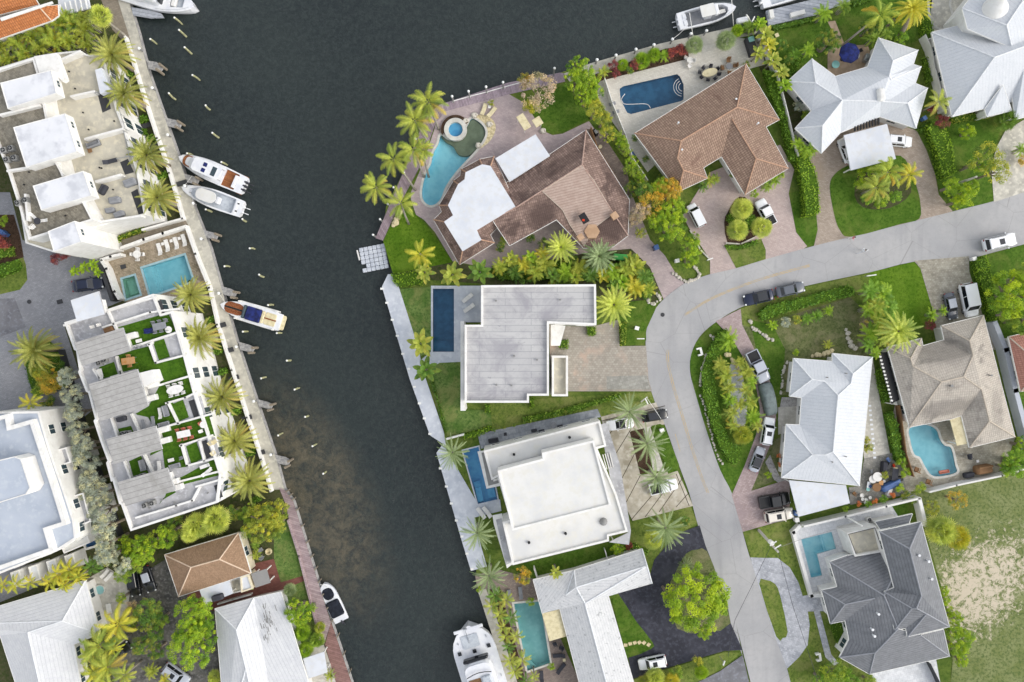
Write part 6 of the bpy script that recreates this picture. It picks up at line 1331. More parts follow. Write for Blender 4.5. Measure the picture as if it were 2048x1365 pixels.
# mooring poles over the hanging boat
for i, (a, b, c_, d_) in enumerate(((1461, -30, 1467, 52), (1379, 26, 1386, 72))):
    t = thing('mooring_whip', ['long white mooring arm crossing the bow of the hanging boat', 'long white mooring arm crossing the stern of the hanging boat'][i], 'mooring arm', W(c_, d_, 0)); m = MB(); m.tube([W(c_, d_, .2), W((a + c_) / 2, (b + d_) / 2, 2.4), W(a, b, 3.2)], .05, 6); m.build('arm', 'white_trim', t)
# ---------------------------------------------------------------- mooring piles
PL = [(352, 37), (360, 62), (371, 97), (388, 151), (338, 190), (408, 211), (426, 268), (375, 305), (444, 324), (300, 77), (412, 419), (482, 439), (500, 495), (449, 531), (518, 552), (538, 609), (486, 663), (555, 666), (573, 722), (523, 756), (591, 778), (609, 835), (557, 870), (626, 892), (645, 949)]
for pi_, (a, b) in enumerate(sorted(PL, key=lambda v: v[1])):
    base = W(a, b, 1.0); t = thing('mooring_pile', f'{ORD[pi_]} pale mooring pile from the top in the canal off the west walkway', 'pile', (base.x, base.y, -1), 'mooring piles in the canal'); m = MB(); ln = random.uniform(-.15, .15); h_ = random.uniform(.7, 1.5)
    m.tube([(base.x, base.y, -4), (base.x, base.y, 0), (base.x + ln, base.y + ln, h_)], [.17, .15, .14], 9); m.build('post', 'pile_wood', t); m = MB(); m.cyl((base.x + ln, base.y + ln, h_), .16, .1, 9, .06); m.build('pile_cap', 'white_trim', t)
def bollard(a, b, lab, grp, h_=1.0, z=0, r=.24):
    q = W(a, b, z + h_); t = thing('dock_lamp', lab, 'lamp post', (q.x, q.y, z), grp); m = MB(); m.cyl((q.x, q.y, z), .13, h_, 8); m.build('post', 'grey_mid', t); m = MB(); m.dome((q.x, q.y, z + h_), r, .25, 12, 4); m.build('lamp_head', 'lamp_glass', t)
for i, (a, b) in enumerate(((278, 97), (304, 176), (335, 270), (369, 372), (386, 407), (402, 478), (437, 587), (472, 694), (507, 803), (541, 910))):
    bollard(a, b, f'{["first", "second", "third", "fourth", "fifth", "sixth", "seventh", "eighth", "ninth", "tenth"][i]} white dock bollard from the top along the west walkway', 'white bollards of the west walkway')
for i, (a, b) in enumerate(((904, 193), (937, 183), (972, 174), (1006, 165), (1109, 137))): bollard(a, b, f'{["first", "second", "third", "fourth", "last"][i]} globe lamp from the left on the mauve timber dock', 'globe lamps of the timber dock', 2.6, 0, .2)
for i, (a, b) in enumerate(((1194, 120), (1232, 111), (1272, 99), (1308, 90), (1345, 79), (1382, 68), (1413, 62))): bollard(a, b, f'{["first", "second", "third", "fourth", "fifth", "sixth", "seventh"][i]} bollard from the left behind the planted border of the dark pool', 'bollards of the concrete promenade', 1.5)
for i, (a, b) in enumerate(((831, 278), (808, 346), (787, 375), (775, 408), (760, 439), (746, 470))): bollard(a, b, f'{["first", "second", "third", "fourth", "fifth", "last"][i]} globe lamp from the top on the dock below the coconut palms', 'globe lamps of the western dock', 1.8, 0, .18)
for i, (a, b) in enumerate(((764, 578), (774, 606), (785, 640), (795, 672), (806, 708), (818, 738), (829, 774), (839, 807), (849, 837), (860, 868), (881, 937), (893, 973), (903, 1007), (913, 1041), (924, 1073), (934, 1107), (944, 1138))):
    t = thing('dock_cleat', f'{ORD[i]} small white mooring block from the top along the white dock', 'mooring block', W(a, b, 0), 'mooring blocks of the white dock'); q = W(a, b, 0); m = MB(); m.box((q.x, q.y, .02), (.45, .3, .3)); m.build('block', 'white_trim', t)
for i in range(15):
    A = [(569, 960), (703, 1365)]; u = (i + .5) / 15; bx = [(569, 979), (587, 1004), (617, 1102), (640, 1177), (667, 1257), (703, 1365)]; k = min(int(u * 5), 4); v = u * 5 - k
    a = bx[k][0] + (bx[k + 1][0] - bx[k][0]) * v; b = bx[k][1] + (bx[k + 1][1] - bx[k][1]) * v
    t = thing('fender_post', f'{ORD[i]} short fender post from the top of the pink promenade', 'post', W(a, b, 0), 'fender posts of the pink promenade'); q = W(a + 1, b, .5); m = MB(); m.cyl((q.x, q.y, -3), .11, 3.7, 7); m.build('post', 'bark', t)
t = thing('dock_railing', 'white pipe railing along the water side of the mauve timber dock', 'railing', W(905, 200, 0)); A = pp('905,203 940,193 975,184 1010,174 1062,160', .6); m = MB(); m.tube(A, .07, 6); m.build('top_rail', 'white_trim', t)
for q in A: m = MB(); m.box((q.x, q.y, .3), (.1, .1, .6)); m.build('rail_post', 'white_trim', t)
for a, l in (('369,372 376,360 384,352', 'rope from the fourth bollard to the teak-edged cruiser bow'), ('386,407 384,396 380,386', 'rope from the fifth bollard to the centre console bow'), ('437,587 443,596 450,606', 'rope from the seventh bollard to the runabout bow'), ('1345,79 1358,68 1370,58', 'rope from the concrete promenade to the hanging boat stern'), ('640,1170 648,1172 656,1176', 'rope from the pink promenade to the covered boat')):
    P = pp(a, .5); t = thing('mooring_rope', l, 'rope', P[0]); m = MB(); m.tube([P[0], P[1] - Vector((0, 0, .25)), P[2]], .04, 5); m.build('rope', 'fabric_white', t)
# ---------------------------------------------------------------- garden walls, fences
wall('white wall on the garden side of the west walkway, upper part', '256,76 294,199 321,281 345,350 371,440 292,462', 1.1, .3)
wall('white wall separating the alley from the stone pool terrace', '378,456 334,470 296,482 252,498', 1.3, .4)
wall('white wall of the pool terrace along the walkway', '379,458 397,510 424,577', 1.1, .35)
wall('white wall between the courtyard and the plunge pool', '214,524 224,540 240,585 248,598', 1.5, .4); wall('stepped white wall at the terrace gate', '214,522 232,516 250,512', 1.5, .4)
wall('white wall on the garden side of the west walkway, lower part', '424,577 440,650 469,740 499,834 527,917 546,980', 1.1, .3)
for i, (a, b) in enumerate(((280, 250), (300, 290), (352, 365), (430, 650), (445, 700), (456, 755), (482, 835), (508, 905))):
    P = pp(f'{a},{b} {a+20},{b-6} {a+23},{b+3} {a+3},{b+9}', .4); t = thing('dark_mat', f'{["first", "second", "third", "fourth", "fifth", "sixth", "seventh", "eighth"][i]} dark slatted gate ramp from the top behind the walkway wall', 'ramp', (P[0].x, P[0].y, 0), 'dark gate ramps'); m = MB(); m.prism(P, .3, .4); m.build('ramp', 'grey_dark', t)
wall('pale wall between the brown tiled house and the star-shaped house', '1513,80 1524,100 1548,160 1562,215 1578,280 1588,318', 1.8, .12)
wall('grey screen wall beside the covered patio', '1512,70 1522,98', 2, .2, 'grey_mid')
wall('white wall between the two white metal-roofed properties', '1838,80 1850,105 1857,145 1866,175 1876,228 1904,224', 1.7, .15)
wall('short white wall at the top of the hedge', '1845,88 1864,80', 1.7, .15)
wall('white ribbed fence right of the beige tiled house', '1975,648 1996,700 2015,780 2047,900', 1.8, .7, 'metal_flat', 'fence', 'fence')
wall('white wall below the turquoise pool terrace', '1848,980 1900,967 1990,948 2050,930', 1.6, .25)
wall('white wall with dark footing below the cluttered yard', '1600,1047 1680,1028 1760,1008 1826,992', 1.8, .3); wall('white wall running down from the yard corner', '1826,994 1838,1044', 1.8, .5)
wall('white retaining wall round the marble pool terrace', '1594,1050 1582,1062 1618,1188 1646,1186', 1.0, .5)
wall('slim dark fence at the bottom of the rear lawn', '1850,1320 1865,1350 1880,1385', 1.5, .08, 'grey_dark', 'fence', 'fence')
wall('slatted fence between the white house and the beige house', '1757,707 1770,770 1782,808', 1.7, .12, 'white_trim', 'fence', 'fence')
wall('hedge-side fence beside the white path', '1790,810 1803,905 1818,950', 1.4, .1, 'wood_brown', 'fence', 'fence')
wall('low dark wall left of the point house garden', '1180,262 1192,300 1236,372 1247,400', 1.6, .15, 'wood_brown', 'fence', 'fence')
wall('slim fence line left of the dark pool property', '1207,164 1222,212 1248,275 1262,320 1292,365', 1.5, .1, 'white_trim', 'fence', 'fence')
wall('white garden wall above the wedge-shaped pool', '895,877 928,868', .9, .25); wall('white side gate wall below the modern white house', '1068,1132 1076,1158', 1.5, .2); wall('white post-and-wire fence by the side lawn', '1208,1096 1214,1118', 1.5, .12)
wall('pink kerb wall between the lawn and promenade', '578,1040 600,1110 626,1215 644,1285', .6, .25, 'dock_pink', 'kerb_wall', 'wall')
wall('low white planter wall below the hip-roofed cottage porch', '440,1205 470,1196 505,1186', .8, .2)
wall('garden steps wall left of the white shingle house', '585,1250 600,1300 612,1330', .8, .2, 'rock_cream', 'kerb_wall', 'wall')
wall('slim white edge wall of the curved pink drive', '1380,462 1400,500 1418,518', .25, .2, 'concrete_path', 'kerb_wall', 'kerb')
wall('narrow white border of the driveway island', '1452,487 1480,489 1506,477', .3, .2, 'concrete_path', 'kerb_wall', 'kerb')
t = wall('dark fence between the ribbed canopies and the silver-leaved trees', '130,700 165,820 200,930 250,1075', 1.6, .08, 'grey_dark', 'fence', 'fence')
wall('dark slatted gate beside the navy car', '213,535 235,600', 1.6, .5, 'grey_dark', 'fence', 'fence')
# solar pergola of the beige house: dark shade with pale slats
t = thing('pergola', 'black shade strip with a row of pale squares left of the beige roof', 'pergola', W(1775, 750, 0)); P = pp('1757,708 1774,704 1799,800 1784,808', 2.3); m = MB(); m.prism(P, 2.15, 2.3, True, True); m.build('shade_panel', 'black_matte', t)
for k in range(13): q = W(1760.5 + k * 1.9, 714 + k * 7.3, 2.33); m = MB(); m.box((q.x, q.y, 2.34), (.34, .28, .06), R(-15)); m.build('slat_square', 'white_trim', t)
for v in P: m = MB(); m.box((v.x, v.y, 1.07), (.12, .12, 2.15)); m.build('post', 'white_trim', t)
# stepping stones
for i in range(12):
    t = thing('stepping_stone', f'{ORD[i]} pale stepping stone from the top on the path beside the long white house', 'stepping stone', W(1739 + i * .9, 812 + i * 9.4, 0), 'stepping stones by the white house'); q = W(1739 + i * .9, 812 + i * 9.4, 0); m = MB(); m.box((q.x, q.y, .07), (.42, .3, .06)); m.build('slab', 'coping_white', t)
for i in range(6):
    a = 1251 + i * 9.2; b = 1290 - math.sin(i / 5 * 2.6) * 5.5 + (i > 4) * 2; t = thing('stepping_stone', f'{ORD[i]} cream stepping stone from the left by the black drive', 'stepping stone', W(a, b, 0), 'cream stepping stones'); q = W(a, b, 0); m = MB(); m.box((q.x, q.y, .13), (.55, .5, .06), .2 * i); m.build('slab', 'rock_cream', t)
# rocks edging beds
def rocks(line, n, lab, grp, mat='rock', s=.22):
    P = smooth(pp(line), 4, False); random.seed(len(line)); Ls = [0]
    for a, b in zip(P, P[1:]): Ls.append(Ls[-1] + (b - a).length)
    for i in range(n):
        d = Ls[-1] * (i + .5) / n; k = next(j for j in range(1, len(Ls)) if Ls[j] >= d); p = P[k - 1].lerp(P[k], (d - Ls[k - 1]) / max(Ls[k] - Ls[k - 1], 1e-6)); p = p + Vector((random.gauss(0, .08), random.gauss(0, .08), 0)); r = s * random.uniform(.7, 1.4)
        t = thing('edging_rock', f'{ORD[i]} ' + lab, 'rock', (p.x, p.y, 0), grp); m = MB(); o = random.random() * 6
        m.loft([[(p.x + r * q * math.cos(a + o) * (1 + .25 * math.sin(2 * a + i)), p.y + r * q * math.sin(a + o), .08 + z) for a in [2 * math.pi * j / 7 for j in range(7)]] for q, z in ((1, 0), (1.1, r * .5), (.6, r * .95))]); m.build('stone', mat, t)
rocks('1421,668 1428,685 1420,700 1412,712 1403,745 1398,775', 22, 'pale stone edging the outer hedge of the rock garden, upper part', 'upper hedge stones')
rocks('1400,790 1412,825 1420,860 1430,900 1445,930', 26, 'small pale stone edging the outer hedge, lower part', 'lower hedge stones', s=.16)
rocks('1345,545 1362,558 1374,563 1394,558 1398,548 1386,535', 20, 'pale stone edging the tip bed between the two drives', 'tip bed stones')
rocks('1290,590 1300,608 1312,606 1320,598 1312,585', 12, 'pale stone edging the round bed by the street', 'round bed stones')
rocks('798,422 795,438 788,452', 8, 'large cream boulder between the lawn and the western dock', 'cream lawn boulders', 'rock_cream', .38)
rocks('1501,640 1505,655 1530,672 1545,680', 12, 'pale stone edging the corner of the long street hedge', 'street hedge stones', s=.25)
rocks('1452,708 1462,716 1470,730 1478,742', 8, 'cream boulder in the gravel of the rock garden', 'gravel boulders', 'rock_cream', .3)
rocks('1690,655 1700,690 1712,700', 6, 'pale boulder in the bed left of the leafy shrubs', 'bed boulders', s=.3)
rocks('1575,720 1565,745 1562,790', 14, 'white stone beside the front walk of the long white house', 'front walk stones', s=.17)
rocks('1620,712 1645,708 1664,702', 6, 'sandy boulder above the long white house', 'sandy boulders', 'rock_cream', .3)
# ---------------------------------------------------------------- poles, signs, wires
def pole(a, b, c_, d_, z, lab, r=.16, mat='bark_grey', arms=()):
    t = thing('utility_pole', lab, 'utility pole', W(a, b, 0)); m = MB(); m.tube([W(a, b, -.2), W(c_, d_, z)], [r * 1.2, r * .8], 10); m.build('pole', mat, t)
    for (x0, y0, x1, y1, zz) in arms: m = MB(); m.tube([W(x0, y0, zz), W(x1, y1, zz)], .09, 6); m.build('crossarm', 'white_trim', t)
    return t
t = pole(1517, 1060, 1556, 1104, 10.5, 'tall pale utility pole with crossarms on the verge lawn', .2, 'concrete_path', [(1549, 1098, 1562, 1090, 10.2), (1540, 1092, 1553, 1083, 9.4)])
q = W(1543, 1086, 8.8); m = MB(); m.cyl((q.x, q.y, 8.2), .32, .9, 12); m.build('transformer', 'white_trim', t)
pole(1684, 1029, 1724, 1052, 7.5, 'leaning slim pole above the white balcony', .13, 'white_trim'); pole(1917, 367, 1953, 354, 6.5, 'pale pole leaning out over the round shrub by the road', .17, 'concrete_path')
pole(1282, 804, 1294, 795, 6, 'street lamp pole beside the spiky palm at the bend', .1, 'white_trim', [(1290, 797, 1296, 809, 6)])
t = thing('utility_line', 'thin dark overhead line running down from the tall pole', 'overhead line', W(1556, 1104, 10.2)); m = MB(); m.tube([W(1556, 1102, 10.2), W(1585, 1210, 9.3), W(1625, 1330, 9.4), W(1660, 1440, 10)], .03, 4); m.build('wire', 'grey_dark', t)
t = thing('utility_line', 'thin overhead line crossing the street from the tall pole', 'overhead line', W(1541, 1096, 9.6)); m = MB(); m.tube([W(1541, 1094, 9.8), W(1500, 1180, 8.6), W(1470, 1240, 7.8), W(1456, 1314, 6.5)], .03, 4); m.build('wire', 'grey_dark', t)
t = thing('utility_line', 'thin overhead line reaching towards the marble terrace', 'overhead line', W(1556, 1100, 10)); m = MB(); m.tube([W(1556, 1096, 10.2), W(1600, 1080, 9.2), W(1680, 1056, 8.4), W(1724, 1052, 7.5)], .025, 4); m.build('wire', 'grey_mid', t)
t = thing('utility_line', 'thin overhead line over the black car at the bend', 'overhead line', W(1294, 797, 6)); m = MB(); m.tube([W(1294, 797, 6), W(1310, 820, 5.5), W(1322, 838, 5)], .03, 4); m.build('wire', 'white_trim', t)
def signpost(a, b, an, lab, w=1.1, mat='white_trim', h_=2.2, cat='sign', name='street_sign'):
    t = local(thing(name, lab, cat, W(a, b, 0), None, R(an))); m = MB(); m.cyl((0, 0, 0), .05, h_, 8); m.build('post', 'grey_mid', t); part(t, 'sign_plate', mat, ((.0, 0, h_), (w, .16, .25)), r=.03)
signpost(1276, 678, 0, 'white bar sign on a post beside the front lawn at the bend', 1.1); signpost(1728, 554, 8, 'white bar sign on the verge beside the road', 1.4); signpost(1412, 522, 20, 'white post sign between the pink drives', .9); signpost(1439, 1313, 70, 'slim sign post near the grey asphalt apron', .7, 'white_trim')
for a, b, an, l in ((1272, 657, -15, 'grey letter box on the front lawn at the bend'), (1401, 703, 15, 'white box frame on the verge of the rock garden'), (1638, 1312, 10, 'white C-shaped bench on the lower front lawn'), (1942, 519, 15, 'white letter box at the hedge corner by the road'), (1322, 860, 20, 'white utility box on the street lawn'), (1352, 523, 10, 'white utility box in the tip bed')):
    t = local(thing('letter_box' if 'letter' in l else ('garden_bench' if 'bench' in l else 'utility_box'), l, 'letter box' if 'letter' in l else ('bench' if 'bench' in l else 'box'), W(a, b, 0), None, R(an)))
    if 'C-shaped' in l or 'frame' in l: part(t, 'seat_slab', 'white_trim', ((0, 0, .4), (.35, 1.2, .1))); part(t, 'leg', 'white_trim', ((-.3, .5, .28), (.6, .25, .45))); part(t, 'leg', 'white_trim', ((-.3, -.5, .28), (.6, .25, .45)))
    else: part(t, 'cabinet', 'fabric_white' if 'white' in l else 'grey_mid', ((0, 0, .45), (.6, .5, .8)), r=.06); part(t, 'lid', 'white_trim', ((0, 0, .87), (.66, .56, .05)), r=.05)
for a, b, l in ((1325, 630, 'round manhole cover at the bend of the road'), (59, 604, 'round manhole cover in the courtyard')):
    t = thing('manhole_cover', l, 'manhole cover', W(a, b, 0)); q = W(a, b, 0); m = MB(); m.cyl((q.x, q.y, .06), .32, .045, 18); m.build('cover', 'grey_dark', t)
for a, b, l in ((120, 604, 'dark square drain grate in the courtyard'), (247, 534, 'dark square hatch on the mosaic terrace')):
    t = thing('drain_grate', l, 'grate', W(a, b, 0)); q = W(a, b, 0); m = MB(); m.box((q.x, q.y, .07), (.85, .65, .06), R(15)); m.build('grate', 'grey_dark', t)
# ---------------------------------------------------------------- furniture on terraces and patios
I = item
for i, (a, b) in enumerate(((321, 499), (336, 492), (354, 487), (370, 481))): I('lounger', a, b, 107, 'fabric_white', f'{["leftmost", "second", "third", "rightmost"][i]} white lounger of the row on the mosaic terrace', .1, 1.0, 'white loungers on the mosaic terrace')
for i, (a, b) in enumerate(((328, 489), (345, 483), (361, 478))): I('sidetable', a, b, 15, 'fabric_white', ['white side table between the first two terrace loungers', 'white side table between the middle terrace loungers', 'white side table between the last two terrace loungers'][i], .1, 1.0)
I('round', 279, 510, 0, 'fabric_white', 'round white table near the terrace gate', .1)
for i, an in enumerate((0, 90, 180, 270)): I('chair', 279 + 10 * math.cos(R(an)), 510 - 10 * math.sin(R(an)), an + 180, 'fabric_white', ['right', 'upper', 'left', 'lower'][i] + ' chair at the round white table by the terrace gate', .1, .9)
I('lounger', 984, 226, 52, 'fabric_cream', 'cream lounger right of the small round table by the dock', .06)
I('lounger', 968, 220, 72, 'fabric_cream', 'cream lounger nearest the spa on the mauve patio', .06); I('sidetable', 979, 216, 0, 'fabric_white', 'small white table between the cream loungers', .06)
t = local(thing('patio_awning_frame', 'cream L-shaped canopy with white frame beside the flat roof', 'canopy', W(1060, 245, 0), None, R(-58))); part(t, 'canopy', 'fabric_cream', ((0, -1.2, 2.2), (2.4, 1.2, .12)), ((1.1, .6, 2.2), (1.3, 1.3, .119)), r=.06)
for x, y in ((-1, -1.6), (1, -1.6), (-1, -.8), (1.5, 1)): part(t, 'post', 'white_trim', ((x, y, 1.08), (.08, .08, 2.16)))
for i, (a, b, an) in enumerate(((935, 597, 38), (938, 617, 36))): I('lounger', a, b, an + 180, 'fabric_white', ['upper white lounger on the grey pool deck', 'lower white lounger on the grey pool deck'][i], .1)
for i, (a, b, an) in enumerate(((962, 1025, 128), (974, 1023, 128))): I('lounger', a, b, an, 'fabric_white', ['left white lounger below the azure pool', 'right white lounger below the azure pool'][i], .1)
for i, (a, b, an) in enumerate(((1019, 1190, 100), (1041, 1184, 96), (1117, 1310, 185), (1122, 1335, 50), (1083, 1352, 95))): I('lounger', a, b, an, 'fabric_grey' if i < 2 else 'fabric_dark', ['grey lounger behind the small palms above the murky pool', 'grey lounger by the golden shrub', 'dark lounger pointing at the murky pool', 'dark lounger angled on the pink patio', 'dark lounger below the murky pool'][i], .06, .95)
for i, (a, b, an) in enumerate(((1109, 1286, 200), (1122, 1293, 150))): I('chair', a, b, an, 'fabric_dark', ['left dark armchair under the patio cover edge', 'right dark armchair by the patio cover'][i], .06, 1.1)
I('sidetable', 1128, 1318, 10, 'fabric_cream', 'small cream table between the dark loungers', .06)
I('oval', 1417, 149, 15, 'fabric_cream', 'oval pale stone dining table on the cream terrace', .06, 1.0)
for i in range(8):
    an = 15 + 22 + 45 * i; I('chair', 1417 + 19 * math.cos(R(an)) * 1.0, 149 - 13 * math.sin(R(an)), an + 180, 'fabric_dark', f'{ORD[i]} dark garden chair clockwise round the oval table', .06, .9, 'chairs round the oval table')
I('round', 1456, 136, 0, 'fabric_grey', 'round fire table between dark chairs on the cream terrace', .06, .8)
for i, (a, b, an) in enumerate(((1455, 124, 270), (1468, 134, 185), (1457, 148, 90), (1443, 139, 10))): I('chair', a, b, an, 'wood_brown', ['upper', 'right', 'lower', 'left'][i] + ' brown chair at the round fire table', .06, 1.15)
I('round', 1378, 124, 0, 'fabric_white', 'round white table by the steps', .06, .8)
for i, (a, b) in enumerate(((1371, 118), (1385, 124), (1378, 135))): I('chair', a, b, 60 + 120 * i, 'fabric_white', ['left', 'right', 'lower'][i] + ' white chair at the round table by the steps', .06)
t = local(thing('covered_patio', 'dark grey outdoor kitchen with towels beside the screen wall', 'outdoor kitchen', W(1500, 97, 0), None, R(-73))); part(t, 'counter', 'grey_dark', ((0, 0, .45), (2.8, 1.3, .9)), r=.05); part(t, 'towel', 'teal', ((-1.0, .2, .93), (.8, .9, .05)), r=.1)
I('umbrella', 1684, 119, 10, 'fabric_navy', 'navy blue octagonal sun umbrella on the dining patio', .05, 1.05); I('round', 1667, 133, 0, 'teal', 'pale blue round table under the navy umbrella edge', .06, 1.0)
for a, b, k, mt, l in ((1705, 98, 'sidetable', 'fabric_cream', 'cream square table beside the navy umbrella'), (1708, 115, 'round', 'fabric_white', 'small round table right of the navy umbrella'), (1720, 103, 'chair', 'fabric_dark', 'dark chair beside the white roofed patio'), (1729, 119, 'grill', 'metal', 'white barbecue island beside the star-shaped house')): I(k, a, b, 70 if k == 'grill' else 20, mt, l, .06, .9)
I('sidetable', 1551, 74, 25, 'fabric_cream', 'cream bench on the back lawn by the banana plants', .06, 1.3)
# townhouse decks
zT, zR = 6.03, 8.65
I('sofa', 190, 290, 200, 'fabric_grey', 'dark wicker sofa on the second terrace of the townhouses', zT); I('coffee', 182, 300, 110, 'wood_brown', 'wooden coffee table beside the wicker sofa', zT); I('lounger', 224, 324, 15, 'fabric_dark', 'dark lounger on the third townhouse terrace', zT)
I('cover', 209, 381, 60, 'fabric_dark', 'black covered barbecue on the lowest terrace', zT, .9); I('cover', 263, 367, 20, 'fabric_grey', 'grey covered table near the lowest terrace edge', zT, 1.1); I('cover', 232, 402, 10, 'fabric_grey', 'grey covered fire table on the lowest terrace', zT, 1.0)
I('cover', 222, 422, 10, 'fabric_grey', 'grey covered armchair on the lowest terrace', zT, .8); I('cover', 241, 430, 20, 'fabric_grey', 'pale covered sofa at the parapet of the lowest terrace', zT, .9)
I('round', 80, 444, 0, 'fabric_dark', 'dark round table on the lowest stone roof deck', zR, .8)
for i, (a, b, an) in enumerate(((69, 434, -45), (89, 442, 185), (71, 455, 40))): I('lounger' if i < 2 else 'chair', a, b, an, 'fabric_white', ['upper left white chair', 'right white chair', 'lower white chair'][i] + ' on the stone roof deck', zR, .7 if i < 2 else 1.1)
for i, (a, b) in enumerate(((13, 303), (27, 299), (19, 322), (34, 318), (41, 408), (56, 402), (-2, 212))): I('acunit', a, b, 15, 'grey_mid', ['upper left', 'upper right', 'lower left', 'lower right'][i] + ' air conditioner of the group of four beside the largest flat roof' if i < 4 else ['left air conditioner beside the third flat roof', 'right air conditioner beside the third flat roof', 'air conditioner cut by the left edge'][i - 4], 8.62 if i < 6 else 6.1, .8)
I('bin', 11, 466, 60, 'plastic_blue', 'blue bin beside the red shrub at the left edge', .03, 1.1); I('bin', 16, 470, 50, 'plastic_blue', 'second blue bin at the left edge, lower one', .03, 1.0)
I('bin', 1310, 497, 20, 'plastic_blue', 'blue recycling bin under the trees by the mauve drive', .06, 1.1); I('bin', 1588, 1024, 80, 'plastic_blue', 'blue bin between the cream car and the carport', .1, 1.1); I('bin', 1589, 1037, 10, 'fabric_white', 'pale grey bin below the blue bin at the carport', .1, 1.0); I('bin', 1843, 240, 30, 'plastic_blue', 'small blue bin at the right corner of the star-shaped house', .06, .9)
t = local(thing('green_tarpaulin', 'bright green cover lying over a trailer beside the silver-green palm', 'tarpaulin', W(1240, 516, 0), None, R(-4))); part(t, 'green_cover', 'plastic_green', ((0, 0, .45), (2.2, 1.0, .7)), r=.15); part(t, 'wheel', 'rubber', ((0, .52, .25), (.5, .15, .5))); part(t, 'wheel', 'rubber', ((0, -.52, .25), (.5, .15, .5)))
z9 = 9.06
def dset(kind, a, b, an, tm, cm, n, where, rx=14, ry=9, z=z9, s=1.0):
    I(kind, a, b, an, tm, f'{where} dining table', z, s)
    for i in range(n):
        side = 1 if i % 2 else -1; u = (i // 2 - (n // 2 - 1) / 2) * (rx * .9); ca, sa = math.cos(R(an)), math.sin(R(an)); x = u * ca - side * ry * sa * -1 * -1; y = u * sa + side * ry * ca
        I('chair', a + (u * ca - side * ry * sa), b - (u * sa + side * ry * ca), an + (270 if side > 0 else 90), cm, f'{ORD[i]} chair at the {where} dining table', z, .85, f'chairs of the {where} dining table')
dset('table', 324, 653, 12, 'fabric_grey', 'fabric_grey', 6, 'blue-grey turf deck'); dset('oval', 355, 779, 15, 'fabric_white', 'fabric_white', 6, 'pale oval'); dset('table', 372, 867, 12, 'fabric_white', 'orange_inflatable', 6, 'white-topped orange-chaired'); dset('table', 262, 722, 8, 'wood_orange', 'wood_orange', 2, 'orange wooden')
I('round', 341, 660, 0, 'fabric_white', 'white oval table beside the blue-grey dining set', z9, .8)
for a, b, an, k, mt, l in ((322, 826, 100, 'lounger', 'fabric_white', 'white double lounger on the third turf deck'), (289, 850, 100, 'lounger', 'fabric_grey', 'grey lounger beside the third ribbed canopy, left'), (308, 843, 100, 'lounger', 'fabric_grey', 'grey lounger beside the third ribbed canopy, right'), (330, 849, 15, 'sofa', 'fabric_grey', 'long grey sofa along the third turf deck'), (334, 822, 105, 'sofa', 'fabric_grey', 'grey sofa against the planter wall'),
    (344, 920, 15, 'coffee', 'fabric_white', 'white low table on the fourth turf deck'), (320, 932, 98, 'lounger', 'fabric_white', 'white lounger beside the fourth canopy'), (352, 932, 15, 'sofa', 'fabric_grey', 'blue-grey sofa at the fourth turf deck wall'), (365, 915, 110, 'chair', 'fabric_grey', 'grey armchair at the end of the fourth deck sofa'),
    (404, 846, 30, 'chair', 'orange_inflatable', 'round orange chair at the right of the orange dining set'), (405, 862, 20, 'chair', 'fabric_white', 'white chair below the round orange chair'), (410, 849, 20, 'round', 'fabric_white', 'white round table at the parapet of the orange set deck'),
    (411, 932, 200, 'lounger', 'fabric_white', 'upper white lounger on the lowest turf deck'), (416, 944, 40, 'lounger', 'fabric_white', 'lower white lounger on the lowest turf deck'), (423, 936, 60, 'sidetable', 'fabric_white', 'white table between loungers on the lowest turf deck'), (204, 748, 105, 'lounger', 'fabric_white', 'white lounger between first and second ribbed canopies'), (245, 838, 15, 'cover', 'fabric_dark', 'dark covered spa between second and third ribbed canopies'),
    (288, 930, 105, 'sofa', 'fabric_grey', 'grey bench between third and fourth ribbed canopies'), (220, 660, 20, 'cover', 'wood_brown', 'brown planter beside the first ribbed canopy'), (300, 662, 190, 'cover', 'fabric_navy', 'navy cushion pile at the first turf deck wall'), (280, 682, 15, 'coffee', 'fabric_white', 'white bench under the first turf deck wall'),
    (276, 695, 20, 'chair', 'fabric_grey', 'grey chair at the orange wooden table deck, left'), (284, 693, 20, 'chair', 'fabric_grey', 'grey chair at the orange wooden table deck, right'), (189, 654, 20, 'chair', 'fabric_white', 'white chair at the pale first canopy, left'), (202, 650, 20, 'chair', 'fabric_white', 'white chair at the pale first canopy, right')): I(k, a, b, an, mt, l, z9, .8)
for a, b, l in ((425, 885, 'left dark-framed armchair on the palm-side balcony'), (432, 883, 'right dark-framed armchair on the palm-side balcony'), (430, 905, 'lower dark-framed armchair on the palm-side balcony')): I('chair', a, b, 40, 'fabric_cream', l, z9, 1.0)
for i, (a, b) in enumerate(((202, 726), (213, 720), (250, 867), (259, 866), (277, 955), (288, 951), (293, 1010), (308, 1005))): I('acunit', a, b, 15, 'grey_mid', ['left air conditioner below the first ribbed canopy', 'right air conditioner below the first ribbed canopy', 'left air conditioner above the third canopy', 'right air conditioner above the third canopy', 'left air conditioner above the fourth canopy', 'right air conditioner above the fourth canopy', 'left air conditioner in the pit below the fourth canopy', 'right air conditioner in the pit below the fourth canopy'][i], z9, .75)
for a, b, an, l in ((332, 596, 15, 'upper grey armchair beside the light blue pool'), (340, 603, 15, 'lower grey armchair beside the light blue pool'), (330, 605, 15, 'grey table beside the pool armchairs')): I('chair' if 'arm' in l else 'sidetable', a, b, an, 'fabric_grey', l, .1, 1.2)
